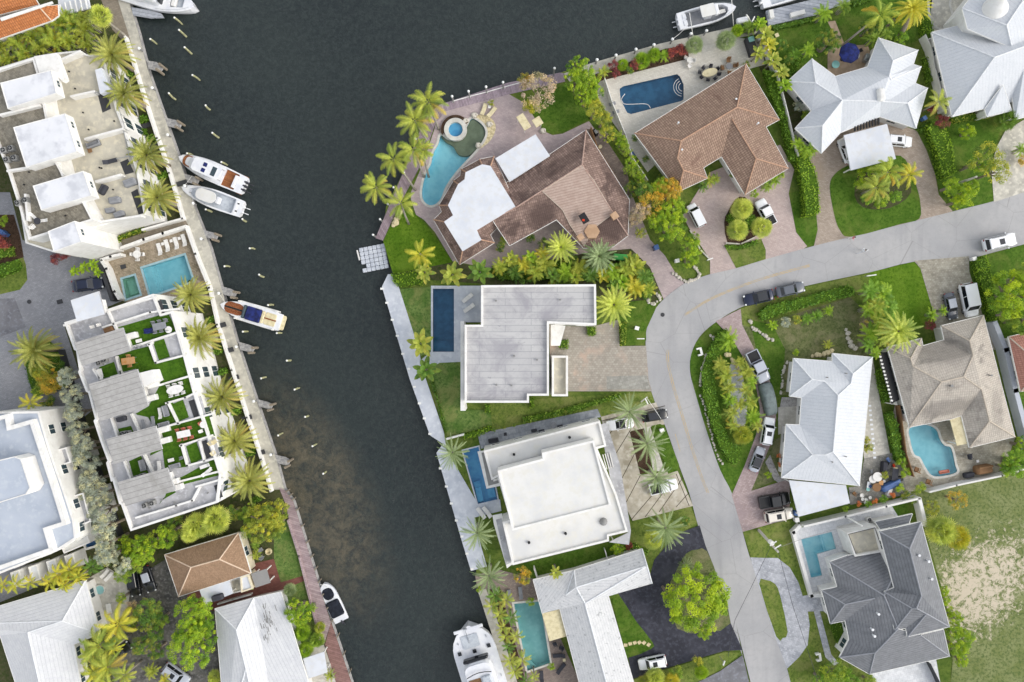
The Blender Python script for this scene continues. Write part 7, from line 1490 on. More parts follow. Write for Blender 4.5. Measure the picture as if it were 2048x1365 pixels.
# cottage garden
for a, b, an, k, mt, l in ((524, 1098, 30, 'chair', 'fabric_grey', 'grey chair left of the fire ring'), (526, 1113, 60, 'chair', 'fabric_grey', 'grey chair below the fire ring'), (437, 1194, 15, 'cover', 'fabric_dark', 'dark mattress on the white porch roof')): I(k, a, b, an, mt, l, .06 if k == 'chair' else 2.72, 1.0)
t = thing('fire_ring', 'pale stone fire ring under the yellow-green tree', 'fire pit', W(538, 1103, 0)); c = W(538, 1103, 0); m = MB(); m.loft([ring(.5, 0), ring(.5, .3), ring(.33, .3), ring(.33, .05)], False, True); m.build('ring_wall', 'rock_cream', t)
t = thing('octagonal_pond', 'small octagonal green water feature on the white-walled patio', 'fountain', W(202, 1179, 0)); c = W(202, 1179, 0); m = MB(); m.loft([ring(.85, 0, 8), ring(.85, .35, 8), ring(.7, .35, 8), ring(.7, .15, 8)], False, True); m.build('basin', 'coping_stone', t); m = MB(); m.loft([ring(.7, .28, 8), ring(.01, .28, 8)], False, False); m.build('water_surface', 'tile_teal', t)
for a, b, an, l in ((212, 1146, 50, 'white lounger above the octagonal fountain'), (220, 1152, 50, 'second white lounger above the octagonal fountain, right one'), (222, 1215, 100, 'white table below the octagonal fountain')): I('lounger' if 'lounger' in l else 'table', a, b, an, 'fabric_white', l, .06, .8)
# beige house terrace
for a, b, an, k, mt, l in ((1829, 938, 70, 'chair', 'wood_brown', 'brown wicker chair left of the turquoise pool'), (1852, 962, 70, 'chair', 'wood_brown', 'brown wicker chair below left of the turquoise pool'), (1935, 912, 10, 'chair', 'fabric_dark', 'dark chair right of the turquoise pool'), (1935, 950, 10, 'cover', 'fabric_dark', 'dark covered barbecue below the beige roof'), (1962, 938, 10, 'cover', 'wood_brown', 'large tan covered table below the beige roof'), (1952, 922, 10, 'sidetable', 'fabric_white', 'white table beside the tan covered table')): I(k, a, b, an, mt, l, .08, 1.4 if k == 'chair' else (1.5 if 'large' in l else .9))
for a, b, l in ((1735, 1038, 'left fan unit on the marble terrace'), (1745, 1042, 'right fan unit on the marble terrace')): I('acunit', a, b, 15, 'white_trim', l, .1, .7)
for a, b, l in ((1224, 210, 'grey slab bench left of the dark blue pool, upper'), (1231, 226, 'grey slab bench left of the dark blue pool, lower')): I('table', a, b, 20, 'fabric_grey', l, .05, .55)
I('sofa', 1262, 306, 125, 'plastic_blue', 'blue kayak leaning by the fence of the brown tiled house', .05, .7)
for i, (a, b, l) in enumerate(((1190, 232 + 35, 'black barbecue beside the point house wall'), (1200, 295, 'white satellite dish beside the point house'))): I('grill' if not i else 'round', a, b, -55, 'black_matte' if not i else 'fabric_cream', l, .06, .8 if not i else .5)
# plants in a row of dark pots beside the modern white house
for i in range(9):
    a = 967 + i * 20.5; b = 865.5 - i * 5.1
    if i: plant('small', a, b, 5, .9, f'{ORD[i - 1]} clipped round shrub from the left along the flagged side court', 'leaf_dark', 'topiary_ball', 'shrub', 'clipped shrubs of the side court')
for i, (a, b, an, k, mt, l) in enumerate(((987, 881, 10, 'sofa', 'fabric_dark', 'dark bench with equipment in the flagged side court'), (1011, 868, 10, 'chair', 'fabric_dark', 'dark chair in the flagged side court'), (1068, 861, 12, 'coffee', 'fabric_dark', 'dark bench in the middle of the flagged side court'), (1107, 850, 12, 'round', 'fabric_grey', 'grey ring stool in the flagged side court'), (1120, 853, 12, 'coffee', 'fabric_dark', 'dark bench at the right of the flagged side court'), (1083, 862, 12, 'coffee', 'fabric_dark', 'small dark table in the flagged side court'))): I(k, a, b, an, mt, l, .1, .8)
# cluttered yard
random.seed(5)
JK = [('round', 1749, 952, 'fabric_white', 'large white round table in the cluttered yard', 1.2), ('round', 1741, 957, 'fabric_white', 'second white round table in the cluttered yard', 1.0), ('round', 1748, 973, 'wood_brown', 'round table with dark cross-piece in the cluttered yard', 1.1), ('sidetable', 1757, 964, 'wood_orange', 'tan wooden box in the cluttered yard', 1.6), ('cover', 1778, 970, 'plastic_blue', 'long blue plastic cover in the cluttered yard', 1.2), ('cover', 1776, 983, 'fabric_white', 'pale storage box in the cluttered yard', .8), ('table', 1785, 948, 'fabric_dark', 'black table in the cluttered yard', 1.0), ('cover', 1795, 957, 'black_matte', 'black covered pile in the cluttered yard', .8), ('chair', 1773, 918, 'plastic_blue', 'blue folding chair in the cluttered yard', 1.0), ('cover', 1766, 934, 'fabric_dark', 'dark heap of bags in the cluttered yard', 1.0), ('cover', 1775, 932, 'grey_dark', 'dark equipment heap in the cluttered yard', .8), ('coffee', 1735, 969, 'metal', 'pale metal shelf in the cluttered yard', .9), ('chair', 1740, 942, 'fabric_grey', 'grey chair in the cluttered yard', .9), ('sidetable', 1738, 972, 'plastic_blue', 'light blue crate in the cluttered yard', .9), ('round', 1734, 978, 'teal', 'pale green round stool in the cluttered yard', .5), ('pot', 1721, 990, 'fabric_white', 'white tub by the flower row', 1.0), ('chair', 1706, 986, 'wood_brown', 'brown chair near the white carport', 1.0), ('sidetable', 1787, 938, 'fabric_cream', 'cream square table in the cluttered yard', 1.4), ('chair', 1785, 930, 'fabric_red', 'reddish chair in the cluttered yard', .8), ('coffee', 1760, 947, 'wood_brown', 'brown plank bench in the cluttered yard', .8), ('pot', 1723, 998, 'white_trim', 'white pot left in the flower row', .8), ('pot', 1730, 999, 'white_trim', 'white pot in the middle of the flower row', .8), ('pot', 1738, 995, 'white_trim', 'white pot right in the flower row', .8), ('pot', 1729, 1005, 'white_trim', 'lower white pot in the flower row', .8), ('pot', 1766, 962, 'white_trim', 'small white pot beside the tan box', .7)]
for k, a, b, mt, l, s_ in JK: I(k, a, b, random.uniform(0, 90) if k != 'cover' or 'blue' not in l else 25, mt, l, .1, s_, sx=1.9 if 'long blue' in l else None)
# ---------------------------------------------------------------- people
def person(a, b, face, top, legs, hair, label, stride=.3, lean=0.0, arms=.25):
    t = local(thing('person', label, 'person', W(a, b, .09), None, R(face))); t.location.z = .09
    me = bpy.data.meshes.new('body'); V = [(0, 0, .95), (lean * .5, 0, 1.2), (lean, 0, 1.42), (lean * 1.1, 0, 1.52), (lean * 1.3, 0, 1.66), (0, .1, .9), (stride * .5, .11, .5), (stride * .6, .11, .08), (stride * .6 + .16, .12, .04), (0, -.1, .9), (-stride * .2, -.11, .5), (-stride, -.11, .12), (-stride + .15, -.12, .05),
        (lean, .19, 1.4), (lean - arms * .3, .25, 1.13), (lean + arms * .5, .26, .92), (lean + arms * .7, .25, .83), (lean, -.19, 1.4), (lean + arms * .2, -.25, 1.13), (lean + arms * 1.1, -.24, .96), (lean + arms * 1.35, -.23, .9)]
    E = [(0, 1), (1, 2), (2, 3), (3, 4), (0, 5), (5, 6), (6, 7), (7, 8), (0, 9), (9, 10), (10, 11), (11, 12), (2, 13), (13, 14), (14, 15), (15, 16), (2, 17), (17, 18), (18, 19), (19, 20)]
    Rr = [.14, .15, .13, .055, .1, .09, .062, .045, .04, .09, .062, .045, .04, .06, .045, .035, .035, .06, .045, .035, .035]
    me.from_pydata(V, E, []); me.skin_vertices.new() if hasattr(me.skin_vertices, 'new') else None
    o = bpy.data.objects.new('body', me); col.objects.link(o); o.parent = t
    md = o.modifiers.new('skin', 'SKIN'); sk = me.skin_vertices[0].data if len(me.skin_vertices) else None
    if sk:
        for v, r in zip(sk, Rr): v.radius = (r, r)
        sk[0].use_root = True
    o.modifiers.new('sub', 'SUBSURF').levels = 1
    t_ = NT('person_' + top + legs); z = t_.sep(t_.co); f1 = t_.ramp(z[2], .93, .95); c = t_.mix(f1, lin(legs), lin(top)); c = t_.mix(t_.ramp(z[2], 1.47, 1.5), c, lin('c09a80')); c = t_.mix(t_.ramp(z[2], .09, .11, 1, 0), c, lin('d8d8d8')); t_.color(c); me.materials.append(t_.p(.85, .1))
    m = MB(); m.dome((lean * 1.3, 0, 1.66), .112, .13, 12, 4); m.build('hair', hair, t, smooth=True)
    m = MB(); m.rbox((lean * 1.3 + .11, 0, 1.64), (.04, .03, .05), .01); m.build('nose', 'cap_tan', t)
    for y in (.035, -.035): m = MB(); m.rbox((lean * 1.3 + .095, y, 1.675), (.02, .025, .014), .005); m.build('eye', 'black_matte', t)
    return t
person(1699.5, 478, -30, 'd0828c', 'e6ddd6', 'black_matte', 'person in a pink top and pale trousers walking at the road edge')
person(1719, 504, 25, 'e6e8ea', 'c8ccd2', 'black_matte', 'person in white leaning forward on the road', .55, .12, .6)
# ---------------------------------------------------------------- palms along the west walkway
T = plant
for i, (a, b, r) in enumerate(((225, 110, 44), (250, 189, 44), (294, 311, 42), (315, 396, 42), (382, 590, 37), (400, 676, 42), (445, 794, 43), (470, 882, 45), (499, 962, 45))):
    T('date', a, b, r, 6.2, f'{ORD[i]} full date palm from the top of the row along the west walkway', group='date palms of the west walkway')
T('fan', 201, 33, 25, 7, 'yellow-green palm between the orange roof and the patio')
T('date', 70, 700, 47, 5, 'lone broad date palm in the courtyard corner'); T('royal', 62, 806, 24, 5, 'young yellow-green palm above the pale blue roof', 'leaf_gold')
# grove by the orange roof
for i, (a, b, r) in enumerate(((8, 98, 24), (38, 88, 26), (68, 76, 26), (95, 62, 26), (122, 52, 28), (150, 50, 27), (172, 66, 27), (20, 122, 22), (52, 108, 25), (84, 98, 25), (113, 84, 27), (142, 84, 28), (180, 92, 24), (-12, 118, 24), (135, 36, 20), (168, 38, 20))):
    T('areca', a, b, r, 4.2, f'{ORD[i]} arching palm clump of the thicket below the orange roof', 'leaf_areca' if i % 3 else 'leaf_olive', group='palm thicket below the orange roof', sz=1.4)
for i, (a, b, r) in enumerate(((150, 543, 14), (170, 536, 16), (187, 530, 15), (196, 545, 11))): T('banana', a, b, r, 1.8, ['leftmost', 'second', 'third', 'small lower'][i] + ' bright yellow palm above the navy car', 'leaf_yellow', 'palm_tree', 'palm tree')
for i, (a, b, r, mt) in enumerate(((115, 520, 15, 'leaf_red'), (130, 508, 17, 'leaf_red'), (6, 484, 20, 'leaf_red'), (8, 442, 13, 'leaf_lime'))): T('small', a, b, r, .9, ['left red-leaved shrub at the townhouse foot', 'right red-leaved shrub at the townhouse foot', 'dark red shrub at the left edge', 'round green shrub above the blue bins'][i], mt)
hedge('clipped hedge at the left edge above the lawn strip', '-40,545 42,520 47,534 42,544 -40,570', 1.0, sm=0); hedge('low green hedge at the left edge below the red shrub', '-40,505 30,495 34,512 -40,528', .8, 'leaf_tree'); hedge('hedge at the foot of the townhouse wall', '222,486 240,474 290,455 296,463 245,480 240,500 222,508', .9, 'leaf_olive')
for i, (a, b) in enumerate(((291, 241), (286, 268), (306, 279), (322, 357), (336, 405), (368, 614), (425, 640), (440, 702), (447, 743), (474, 822), (330, 352), (503, 905), (512, 998), (262, 150))): hedge(f'{ORD[i]} small clipped hedge from the top beside the walkway palms' if i < 10 else ['hedge under the fourth walkway palm', 'hedge under the second lowest walkway palm', 'hedge under the lowest walkway palm', 'hedge beneath the topmost walkway palm'][i - 10], f'{a-9},{b-4} {a+9},{b-9} {a+12},{b+3} {a-6},{b+8}', .9, dens=26)
# silver-leaved trees beside the blue roof
for i, (a, b, r) in enumerate(((140, 755, 21), (148, 790, 23), (155, 825, 24), (162, 860, 25), (172, 890, 27), (180, 925, 26), (186, 962, 27), (200, 990, 26), (208, 1022, 27), (214, 1055, 25), (215, 1088, 22), (224, 1110, 20), (208, 1112, 18), (247, 1130, 18), (160, 905, 16), (176, 990, 18))):
    T('mid', a, b, r * 1.08, 5.4, f'{ORD[i]} silver-leaved tree from the top of the grey row by the blue roof', 'leaf_grey', group='silver-leaved trees', sz=1.3)
T('mid', 105, 762, 30, 2.4, 'yellow-orange leafed shrub tree in the courtyard bed', 'leaf_orange'); T('mid', 92, 748, 24, 2.2, 'olive bushy tree under the lone date palm', 'leaf_olive'); T('small', 128, 738, 18, 1, 'dark green shrub by the courtyard bed', 'leaf_dark'); T('small', 75, 742, 16, .9, 'low olive shrub left of the courtyard bed', 'leaf_olive'); T('small', 100, 807, 20, .8, 'dark low shrub below the courtyard loop', 'leaf_dark'); T('small', 80, 782, 16, .9, 'green shrub rim of the courtyard bed', 'leaf_tree')
hedge('dark shrub bed in the courtyard corner', '45,690 100,680 135,720 140,775 70,792 60,760', .6, 'leaf_dark')
# around the cottage
for i, (a, b, r, mt, k) in enumerate(((283, 1100, 34, 'leaf_lime', 'big'), (270, 1125, 26, 'leaf_tree', 'mid'), (255, 1090, 22, 'leaf_lime', 'mid'), (330, 1075, 26, 'leaf_lime', 'mid'), (345, 1062, 20, 'leaf_tree', 'mid'), (530, 1045, 46, 'leaf_olive', 'big'), (560, 1020, 26, 'leaf_olive', 'mid'), (500, 1025, 24, 'leaf_tree', 'mid'), (392, 1228, 44, 'leaf_lime', 'big'), (388, 1290, 50, 'leaf_lime', 'big'), (410, 1250, 30, 'leaf_lime', 'mid'), (598, 1222, 32, 'leaf_lime', 'big'), (300, 1220, 32, 'leaf_dark', 'mid'), (310, 1262, 30, 'leaf_dark', 'mid'), (315, 1300, 22, 'leaf_dark', 'mid'), (265, 1215, 16, 'leaf_twig', 'mid'), (245, 1195, 14, 'leaf_tree', 'mid'))):
    T(k, a, b, r, [3.2, 2.6, 2.6, 3, 2.6, 3.4, 3, 2.6, 4, 4.2, 3, 3, 3, 3, 2.4, 2, 2][i], ['large bright green tree above the car court', 'smaller green tree overhanging the two dark cars', 'green tree left of the car court', 'bright green tree at the cottage roof corner', 'dark green tree between townhouses and cottage', 'large yellow-green tree beside the pink promenade top', 'olive tree touching the promenade top', 'tree between the fan palms and the large yellow-green tree', 'upper lime green tree left of the white shingle roof', 'lower lime green tree left of the white shingle roof', 'lime green tree touching the white shingle roof', 'lime green tree by the pink promenade', 'dark leafy tree above the silver car', 'dark leafy tree in the middle of the car court edge', 'lowest dark leafy tree beside the silver car', 'pink-flowering shrub by the dark cars', 'green shrub by the octagonal fountain'][i], mt)
for i, (a, b, r) in enumerate(((393, 1052, 28), (432, 1040, 30), (380, 1068, 18))): T('fan', a, b, r, 4.2, ['left', 'right', 'small lower'][i] + ' fan palm of the pair above the cottage roof', group='fan palms above the cottage')
for i, (a, b, r) in enumerate(((9, 1170, 17), (32, 1168, 20), (62, 1164, 18), (100, 1165, 22), (118, 1148, 26), (140, 1140, 28), (158, 1152, 20), (130, 1170, 20), (185, 1133, 22), (205, 1122, 18))): T('coco' if i > 3 else 'royal', a, b, r, 3.6, f'{ORD[i]} golden-green palm from the left in the strip above the white hip roof', 'leaf_gold' if i not in (8, 9) else 'leaf_dark', group='golden palms above the white hip roof')
for i, (a, b, r, mt) in enumerate(((238, 1248, 40, 'leaf_gold'), (200, 1290, 42, 'leaf_coco'), (215, 1335, 40, 'leaf_coco'), (190, 1345, 30, 'leaf_gold'), (250, 1350, 26, 'leaf_coco'), (180, 1310, 26, 'leaf_coco'), (228, 1295, 20, 'leaf_gold'))): T('coco', a, b, r, 4.5, ['large golden palm right of the white hip roof', 'broad green-gold palm over the black car', 'lowest broad palm over the black car', 'golden palm at the bottom edge', 'small palm beside the silver car', 'palm against the white hip roof', 'small golden palm above the black car'][i], mt)
for i, (a, b, r, mt, k) in enumerate(((305, 1340, 18, 'leaf_olive', 'areca'), (330, 1358, 14, 'leaf_gold', 'areca'), (430, 1355, 16, 'leaf_fan', 'fan'), (605, 1265, 18, 'leaf_lime', 'fan'), (612, 1300, 16, 'leaf_lime', 'fan'), (635, 1280, 16, 'leaf_tree', 'fan'), (640, 1255, 12, 'leaf_olive', 'fan'), (660, 1350, 14, 'leaf_olive', 'areca'), (580, 1180, 14, 'leaf_silver', 'fan'), (497, 1170, 14, 'leaf_yellow', 'banana'), (513, 1110, 12, 'leaf_olive', 'areca'), (512, 1090, 12, 'leaf_tree', 'areca'), (625, 1215, 12, 'leaf_tree', 'areca'))): T(k, a, b, r, 1.6, ['left low palm clump beside the silver car', 'golden low palm clump at the bottom edge', 'spiky shrub between lime tree and white roof', 'upper green fan shrub by the lime tree', 'lower green fan shrub right of the white roof', 'green fan shrub by the promenade', 'small olive fan shrub by the promenade', 'olive clump at the bottom of the red promenade', 'blue-green agave beside the brick path', 'yellow banana plant on the cottage porch', 'clump below the cottage windows', 'clump beside the cottage windows', 'small clump on the narrow lawn'][i], mt)
for a, b, r, z_, mt, l in ((352, 1035, 20, 2.4, 'leaf_dark', 'dark tree wedged between the turf townhouses and left fan palm'), (300, 1085, 22, 2.8, 'leaf_tree', 'deep green tree over the top of the car court'), (465, 1025, 20, 2.4, 'leaf_dark', 'dark tree right of the right fan palm'), (248, 1150, 20, 2.4, 'leaf_tree', 'green tree beside the flowering shrub'), (555, 1050, 24, 3, 'leaf_olive', 'olive tree over the top of the cottage lawn'), (320, 1240, 24, 2.6, 'leaf_tree', 'green tree filling the court edge beside the upper lime tree'), (270, 1245, 18, 1.8, 'leaf_dark', 'dark shrub tree right of the large golden palm'), (283, 1290, 22, 2.2, 'leaf_dark', 'dark shrub tree between silver car and black car'), (500, 1060, 20, 2.6, 'leaf_tree', 'tree overhanging the cottage roof corner')): T('mid', a, b, r, z_, l, mt)
# ---------------------------------------------------------------- point house garden
for i, (a, b, r, lx, ly) in enumerate(((857, 205, 38, 12, 30), (830, 242, 38, 22, 32), (787, 318, 38, 32, 44), (828, 300, 36, 10, 35), (752, 375, 38, 42, 24), (802, 408, 38, 4, 26), (846, 300, 24, 2, 34))):
    T('coco', a, b, r, 5.5, ['topmost coconut palm leaning over the canal point', 'second coconut palm leaning over the canal point', 'coconut palm leaning far out over the water, third down', 'dense coconut palm above the lagoon pool edge', 'coconut palm leaning farthest left over the canal', 'lowest coconut palm beside the lawn tip', 'small coconut palm behind the dense one'][i], lean=(lx, ly))
T('loose', 1075, 185, 42, 2.8, 'bare twiggy tree over the mauve timber dock', 'leaf_twig'); T('loose', 1050, 165, 18, 2.6, 'yellow-leaved branch tree at the dock edge', 'leaf_orange'); T('small', 1062, 215, 20, .8, 'green shrub under the bare twiggy tree', 'leaf_olive'); T('small', 983, 207, 8, .6, 'small round shrub by the timber dock', 'leaf_olive')
for i, (a, b, r, k) in enumerate(((1158, 140, 28, 'big'), (1152, 165, 28, 'mid'), (1178, 160, 26, 'mid'), (1172, 192, 28, 'big'), (1190, 185, 22, 'mid'), (1188, 222, 24, 'mid'), (1205, 240, 22, 'mid'), (1215, 268, 20, 'loose'))): T(k, a, b, r, 3.4, f'{ORD[i]} yellow-green tree from the top of the row above the point house', 'leaf_lime' if i < 5 else 'leaf_olive', group='yellow-green tree row')
for i, (a, b, r) in enumerate(((1232, 272, 15), (1242, 285, 16), (1250, 300, 14), (1262, 325, 16), (1270, 345, 15), (1280, 358, 14), (1255, 340, 12))): T('mid', a, b, r, 2.2, f'{ORD[i]} small green tree along the fence of the brown tiled house', 'leaf_lime' if i % 2 else 'leaf_tree', group='small trees along the fence')
for i, (a, b, r, mt, k) in enumerate(((1285, 385, 26, 'leaf_dark', 'mid'), (1335, 385, 30, 'leaf_orange', 'big'), (1300, 410, 32, 'leaf_orange', 'loose'), (1285, 425, 26, 'leaf_twig', 'loose'), (1345, 420, 30, 'leaf_lime', 'big'), (1340, 455, 34, 'leaf_lime', 'big'), (1315, 440, 24, 'leaf_lime', 'mid'), (1380, 495, 24, 'leaf_lime', 'mid'), (1378, 520, 20, 'leaf_lime', 'mid'), (1385, 480, 18, 'leaf_tree', 'mid'), (1265, 380, 20, 'leaf_dark', 'mid'), (1320, 375, 22, 'leaf_lime', 'mid'), (1280, 465, 16, 'leaf_olive', 'loose'), (1265, 440, 18, 'leaf_twig', 'loose'))):
    T(k, a, b, r, 3.2 if r > 20 else 2.4, ['dark leafy tree right of the aged brown roof', 'orange-flowering tree left of the driveway', 'yellow-orange tree with thin crown', 'bare brown-twigged tree beside the orange tree', 'upper bright green tree left of the white van', 'large bright green tree below the white van', 'bright green tree left of the large one', 'bright tree in the strip between the two drives', 'lowest bright tree in the strip between the drives', 'green tree at the top of the strip between drives', 'small dark tree behind the aged roof', 'green tree touching the ribbed brown roof', 'sparse olive tree beside the blue bin', 'sparse twiggy shrub at the roof corner'][i], mt)
for i, (a, b, r) in enumerate(((1122, 495, 34), (1198, 513, 38))): T('date', a, b, r, 4.2, ['left', 'right'][i] + ' big-fronded palm in front of the aged brown roof', ['leaf_fan', 'leaf_silver'][i], sz=.8)
T('date', 1228, 610, 40, 5, 'big arching palm at the corner of the grey membrane roof', 'leaf_fan', sz=.8)
for i, (a, b, r, mt) in enumerate(((840, 508, 34, 'leaf_gold'), (850, 545, 24, 'leaf_coco'), (905, 550, 32, 'leaf_coco'), (960, 545, 32, 'leaf_dark'))): T('coco' if i < 1 else 'banana', a, b, r, 4, ['golden wind-blown palm on the vivid lawn', 'small palm above the pool hedge', 'broad-leaved bright palm above the dark long pool', 'broad-leaved green palm left of the row'][i], mt, 'palm_tree', 'palm tree')
rowp = [(1000, 535, 20), (1022, 520, 22), (1030, 545, 22), (1048, 530, 22), (1062, 515, 20), (1070, 545, 22), (1090, 530, 24), (1105, 550, 22), (1085, 508, 18), (1130, 545, 22), (1150, 555, 20), (1160, 535, 22), (1182, 550, 22), (1205, 550, 20), (1225, 545, 22), (1250, 540, 24), (1270, 535, 26), (1285, 555, 26), (1270, 575, 26), (1245, 565, 24), (1295, 580, 20), (1262, 520, 18), (1228, 570, 18)]
for i, (a, b, r) in enumerate(rowp): T(['areca', 'banana', 'areca'][i % 3], a, b, r, 2.6, f'{ORD[i]} tropical clump of the lush row above the grey membrane roof', ['leaf_areca', 'leaf_olive', 'leaf_dark', 'leaf_gold', 'leaf_lime'][i % 5], group='lush tropical row')
hedge('low hedge between the vivid lawn and the white dock', '784,549 832,543 850,558 846,570 800,575 788,566', .9, 'leaf_lime'); hedge('dense dark undergrowth beneath the lush tropical row', '975,540 1010,525 1100,520 1200,540 1265,515 1300,545 1308,590 1290,600 1200,562 1000,562', 1.5, 'leaf_dark', .35, 12); T('small', 1050, 552, 22, 1.1, 'dark understorey shrub in the lush row', 'leaf_dark'); T('small', 1110, 565, 20, 1.1, 'second dark understorey shrub in the lush row', 'leaf_dark'); T('small', 1140, 520, 20, 1.1, 'understorey shrub between the two big palms', 'leaf_dark')
for i, (a, b, r) in enumerate(((1010, 482, 14), (1000, 495, 12), (1090, 490, 16), (1060, 478, 13), (1275, 532, 12))): T('small', a, b, r, .8, ['green shrub under the roof notch', 'lower green shrub under the roof notch', 'dark shrub left of the left big palm', 'dark shrub in the courtyard of the point house', 'white-flowering shrub beside the drive'][i], ['leaf_tree', 'leaf_dark', 'leaf_dark', 'leaf_dark', 'leaf_olive'][i])
for a, b, r, l in ((842, 688, 32, 'upper feather palm over the white dock'), (852, 740, 30, 'lower feather palm over the white dock')): T('banana', a, b, r, 3.4, l, 'leaf_coco' if b < 700 else 'leaf_dark', 'palm_tree', 'palm tree')
# spiky silver palms round the modern white house
for i, (a, b, r) in enumerate(((905, 905, 36), (954, 1066, 36), (978, 1152, 36), (1259, 824, 36), (1295, 888, 38), (1312, 955, 36), (1331, 1056, 38))): T('medj', a, b, r, 5, ['spiky silver palm at the corner of the azure pool', 'spiky silver palm at the lower white dock', 'spiky silver palm above the murky pool patio', 'spiky silver palm over the white sports car', 'spiky silver palm over the mulch bed', 'spiky silver palm over the white truck', 'spiky silver palm on the lawn above the black drive'][i])
T('fan', 1306, 1080, 20, 2.6, 'yellow-green fan palm left of the black drive'); T('small', 1368, 1040, 14, .9, 'dark low shrub on the lawn by the street', 'leaf_dark'); T('mid', 1045, 1152, 20, 2.2, 'golden bushy shrub on the pink patio', 'leaf_orange'); T('banana', 1112, 1145, 17, 3.6, 'small palm poking over the spotted white roof', 'leaf_coco', 'palm_tree', 'palm tree')
T('mid', 1235, 1098, 16, 1.6, 'yellow-green shrub above the spotted white roof', 'leaf_lime'); T('small', 1258, 1092, 10, 1, 'purple-red shrub above the spotted white roof', 'leaf_red'); T('mid', 1394, 1188, 68, 4.6, 'huge yellow-green tree filling the island of the black drive', 'leaf_yellow') if False else T('big', 1392, 1194, 74, 3.4, 'huge yellow-green tree filling the island of the black drive', 'leaf_yellow', sz=.75)
for i, (a, b, r) in enumerate(((1440, 1205, 20), (1435, 1165, 16), (1350, 1230, 18), (1405, 1262, 18), (1335, 1190, 14))): T('mid', a, b, r, 3.4, ['right lobe tree beside the huge yellow-green tree', 'upper right small tree of the drive island', 'lower left small tree of the drive island', 'lowest small tree of the drive island', 'left small tree of the drive island'][i], 'leaf_yellow')
T('medj', 1372, 1132, 18, 1.2, 'low grey spiky palm at the top of the drive island', 'leaf_silver'); T('fan', 1403, 1345, 15, 1.8, 'round yellow-green shrub by the grey apron', 'leaf_yellow'); T('small', 1395, 1322, 13, .8, 'olive shrub above the round yellow one', 'leaf_olive'); T('small', 1350, 1345, 18, .9, 'shrub strip by the lower lawn, left', 'leaf_tree'); T('fan', 1310, 1355, 22, 1.8, 'yellow-green palm below the white car on asphalt'); T('fan', 1345, 1362, 16, 1.8, 'small palm at the bottom edge by the asphalt', 'leaf_gold'); T('fan', 1290, 1365, 16, 1.8, 'palm shrub at the bottom edge against the white roof', 'leaf_coco')
for i, (a, b, r) in enumerate(((990, 1190, 19), (1012, 1200, 18), (983, 1212, 17), (1000, 1228, 18), (1022, 1235, 18), (1006, 1255, 16), (1012, 1272, 18), (1032, 1272, 17), (1018, 1292, 17), (1020, 1320, 17), (1045, 1318, 18), (1030, 1342, 18), (1052, 1362, 17), (1068, 1352, 13))): T('royal', a, b, r, 2.8, f'{ORD[i]} small palm from the top of the row beside the murky pool', 'leaf_coco' if i % 4 else 'leaf_dark', group='small palms beside the murky pool')
T('small', 1062, 1203, 11, 1, 'yellow-green shrub at the top corner of the murky pool', 'leaf_yellow'); T('small', 1103, 1332, 9, .8, 'yellow-green shrub at the lower right corner of the murky pool', 'leaf_yellow'); T('small', 958, 1178, 8, .6, 'small shrub at the canal corner below the white dock', 'leaf_lime')
for i, (a, b, s) in enumerate(((1182, 662, 12), (1127, 688, 14), (1285, 0, 1))[:2]): hedge(['small square hedge under the overhang of the grey roof', 'leafy square hedge left of the stone forecourt'][i], f'{a-9},{b-9} {a+9},{b-9} {a+9},{b+10} {a-9},{b+10}', .8, 'leaf_tree')
hedge('narrow golden hedge between forecourt and street lawn', '1238,645 1251,645 1251,688 1240,690', .9, 'leaf_olive'); hedge('long dark hedge below the grey membrane roof', '1045,834 1120,818 1240,786 1243,795 1125,830 1048,846', .9, 'leaf_tree'); hedge('green hedge above the flagged side court', '925,868 960,858 982,850 984,860 960,870 928,878', .9, 'leaf_lime'); hedge('green hedge posts below the white fin wall', '971,808 980,808 980,826 971,826', .9, 'leaf_lime'); hedge('second hedge post near the roof corner', '1060,796 1068,796 1068,814 1060,816', .9, 'leaf_lime'); hedge('thin dark hedge line along the white dock', '862,760 868,762 896,865 890,868', .5, 'leaf_dark'); hedge('dark shrub tips by the recessed white terrace', '1262,1082 1300,1100 1290,1112 1258,1098', .7, 'leaf_tree')
# ---------------------------------------------------------------- brown tiled house and dark pool
for i, (a, b, r, k, mt) in enumerate(((1207, 145, 16, 'areca', 'leaf_areca'), (1226, 132, 13, 'small', 'leaf_red'), (1245, 130, 13, 'fan', 'leaf_lime'), (1268, 130, 13, 'small', 'leaf_red'), (1283, 122, 17, 'fan', 'leaf_lime'), (1308, 110, 15, 'fan', 'leaf_lime'), (1328, 112, 15, 'areca', 'leaf_lime'), (1345, 108, 15, 'small', 'leaf_red'), (1362, 102, 15, 'small', 'leaf_red'), (1232, 150, 10, 'small', 'leaf_red'), (1258, 142, 10, 'small', 'leaf_dark'))):
    T(k, a, b, r, 1.2, ['green arching clump at the left end of the planted border', 'leftmost dark red shrub of the planted border', 'bright fan plant after the leftmost red shrub', 'dark red shrub before the cycads', 'large bright cycad in the planted border', 'second bright cycad in the planted border', 'bright cycad left of the red mass', 'red shrub mass, left half', 'red shrub mass, right half', 'low red shrub at the front of the border', 'low dark shrub at the front of the border'][i], mt)
for a, b, r, l in ((1388, 91, 19, 'left silver-blue fan palm beside the steps'), (1451, 82, 22, 'right silver-blue fan palm beside the steps')): T('fan', a, b, r, 2.4, l, 'leaf_silver')
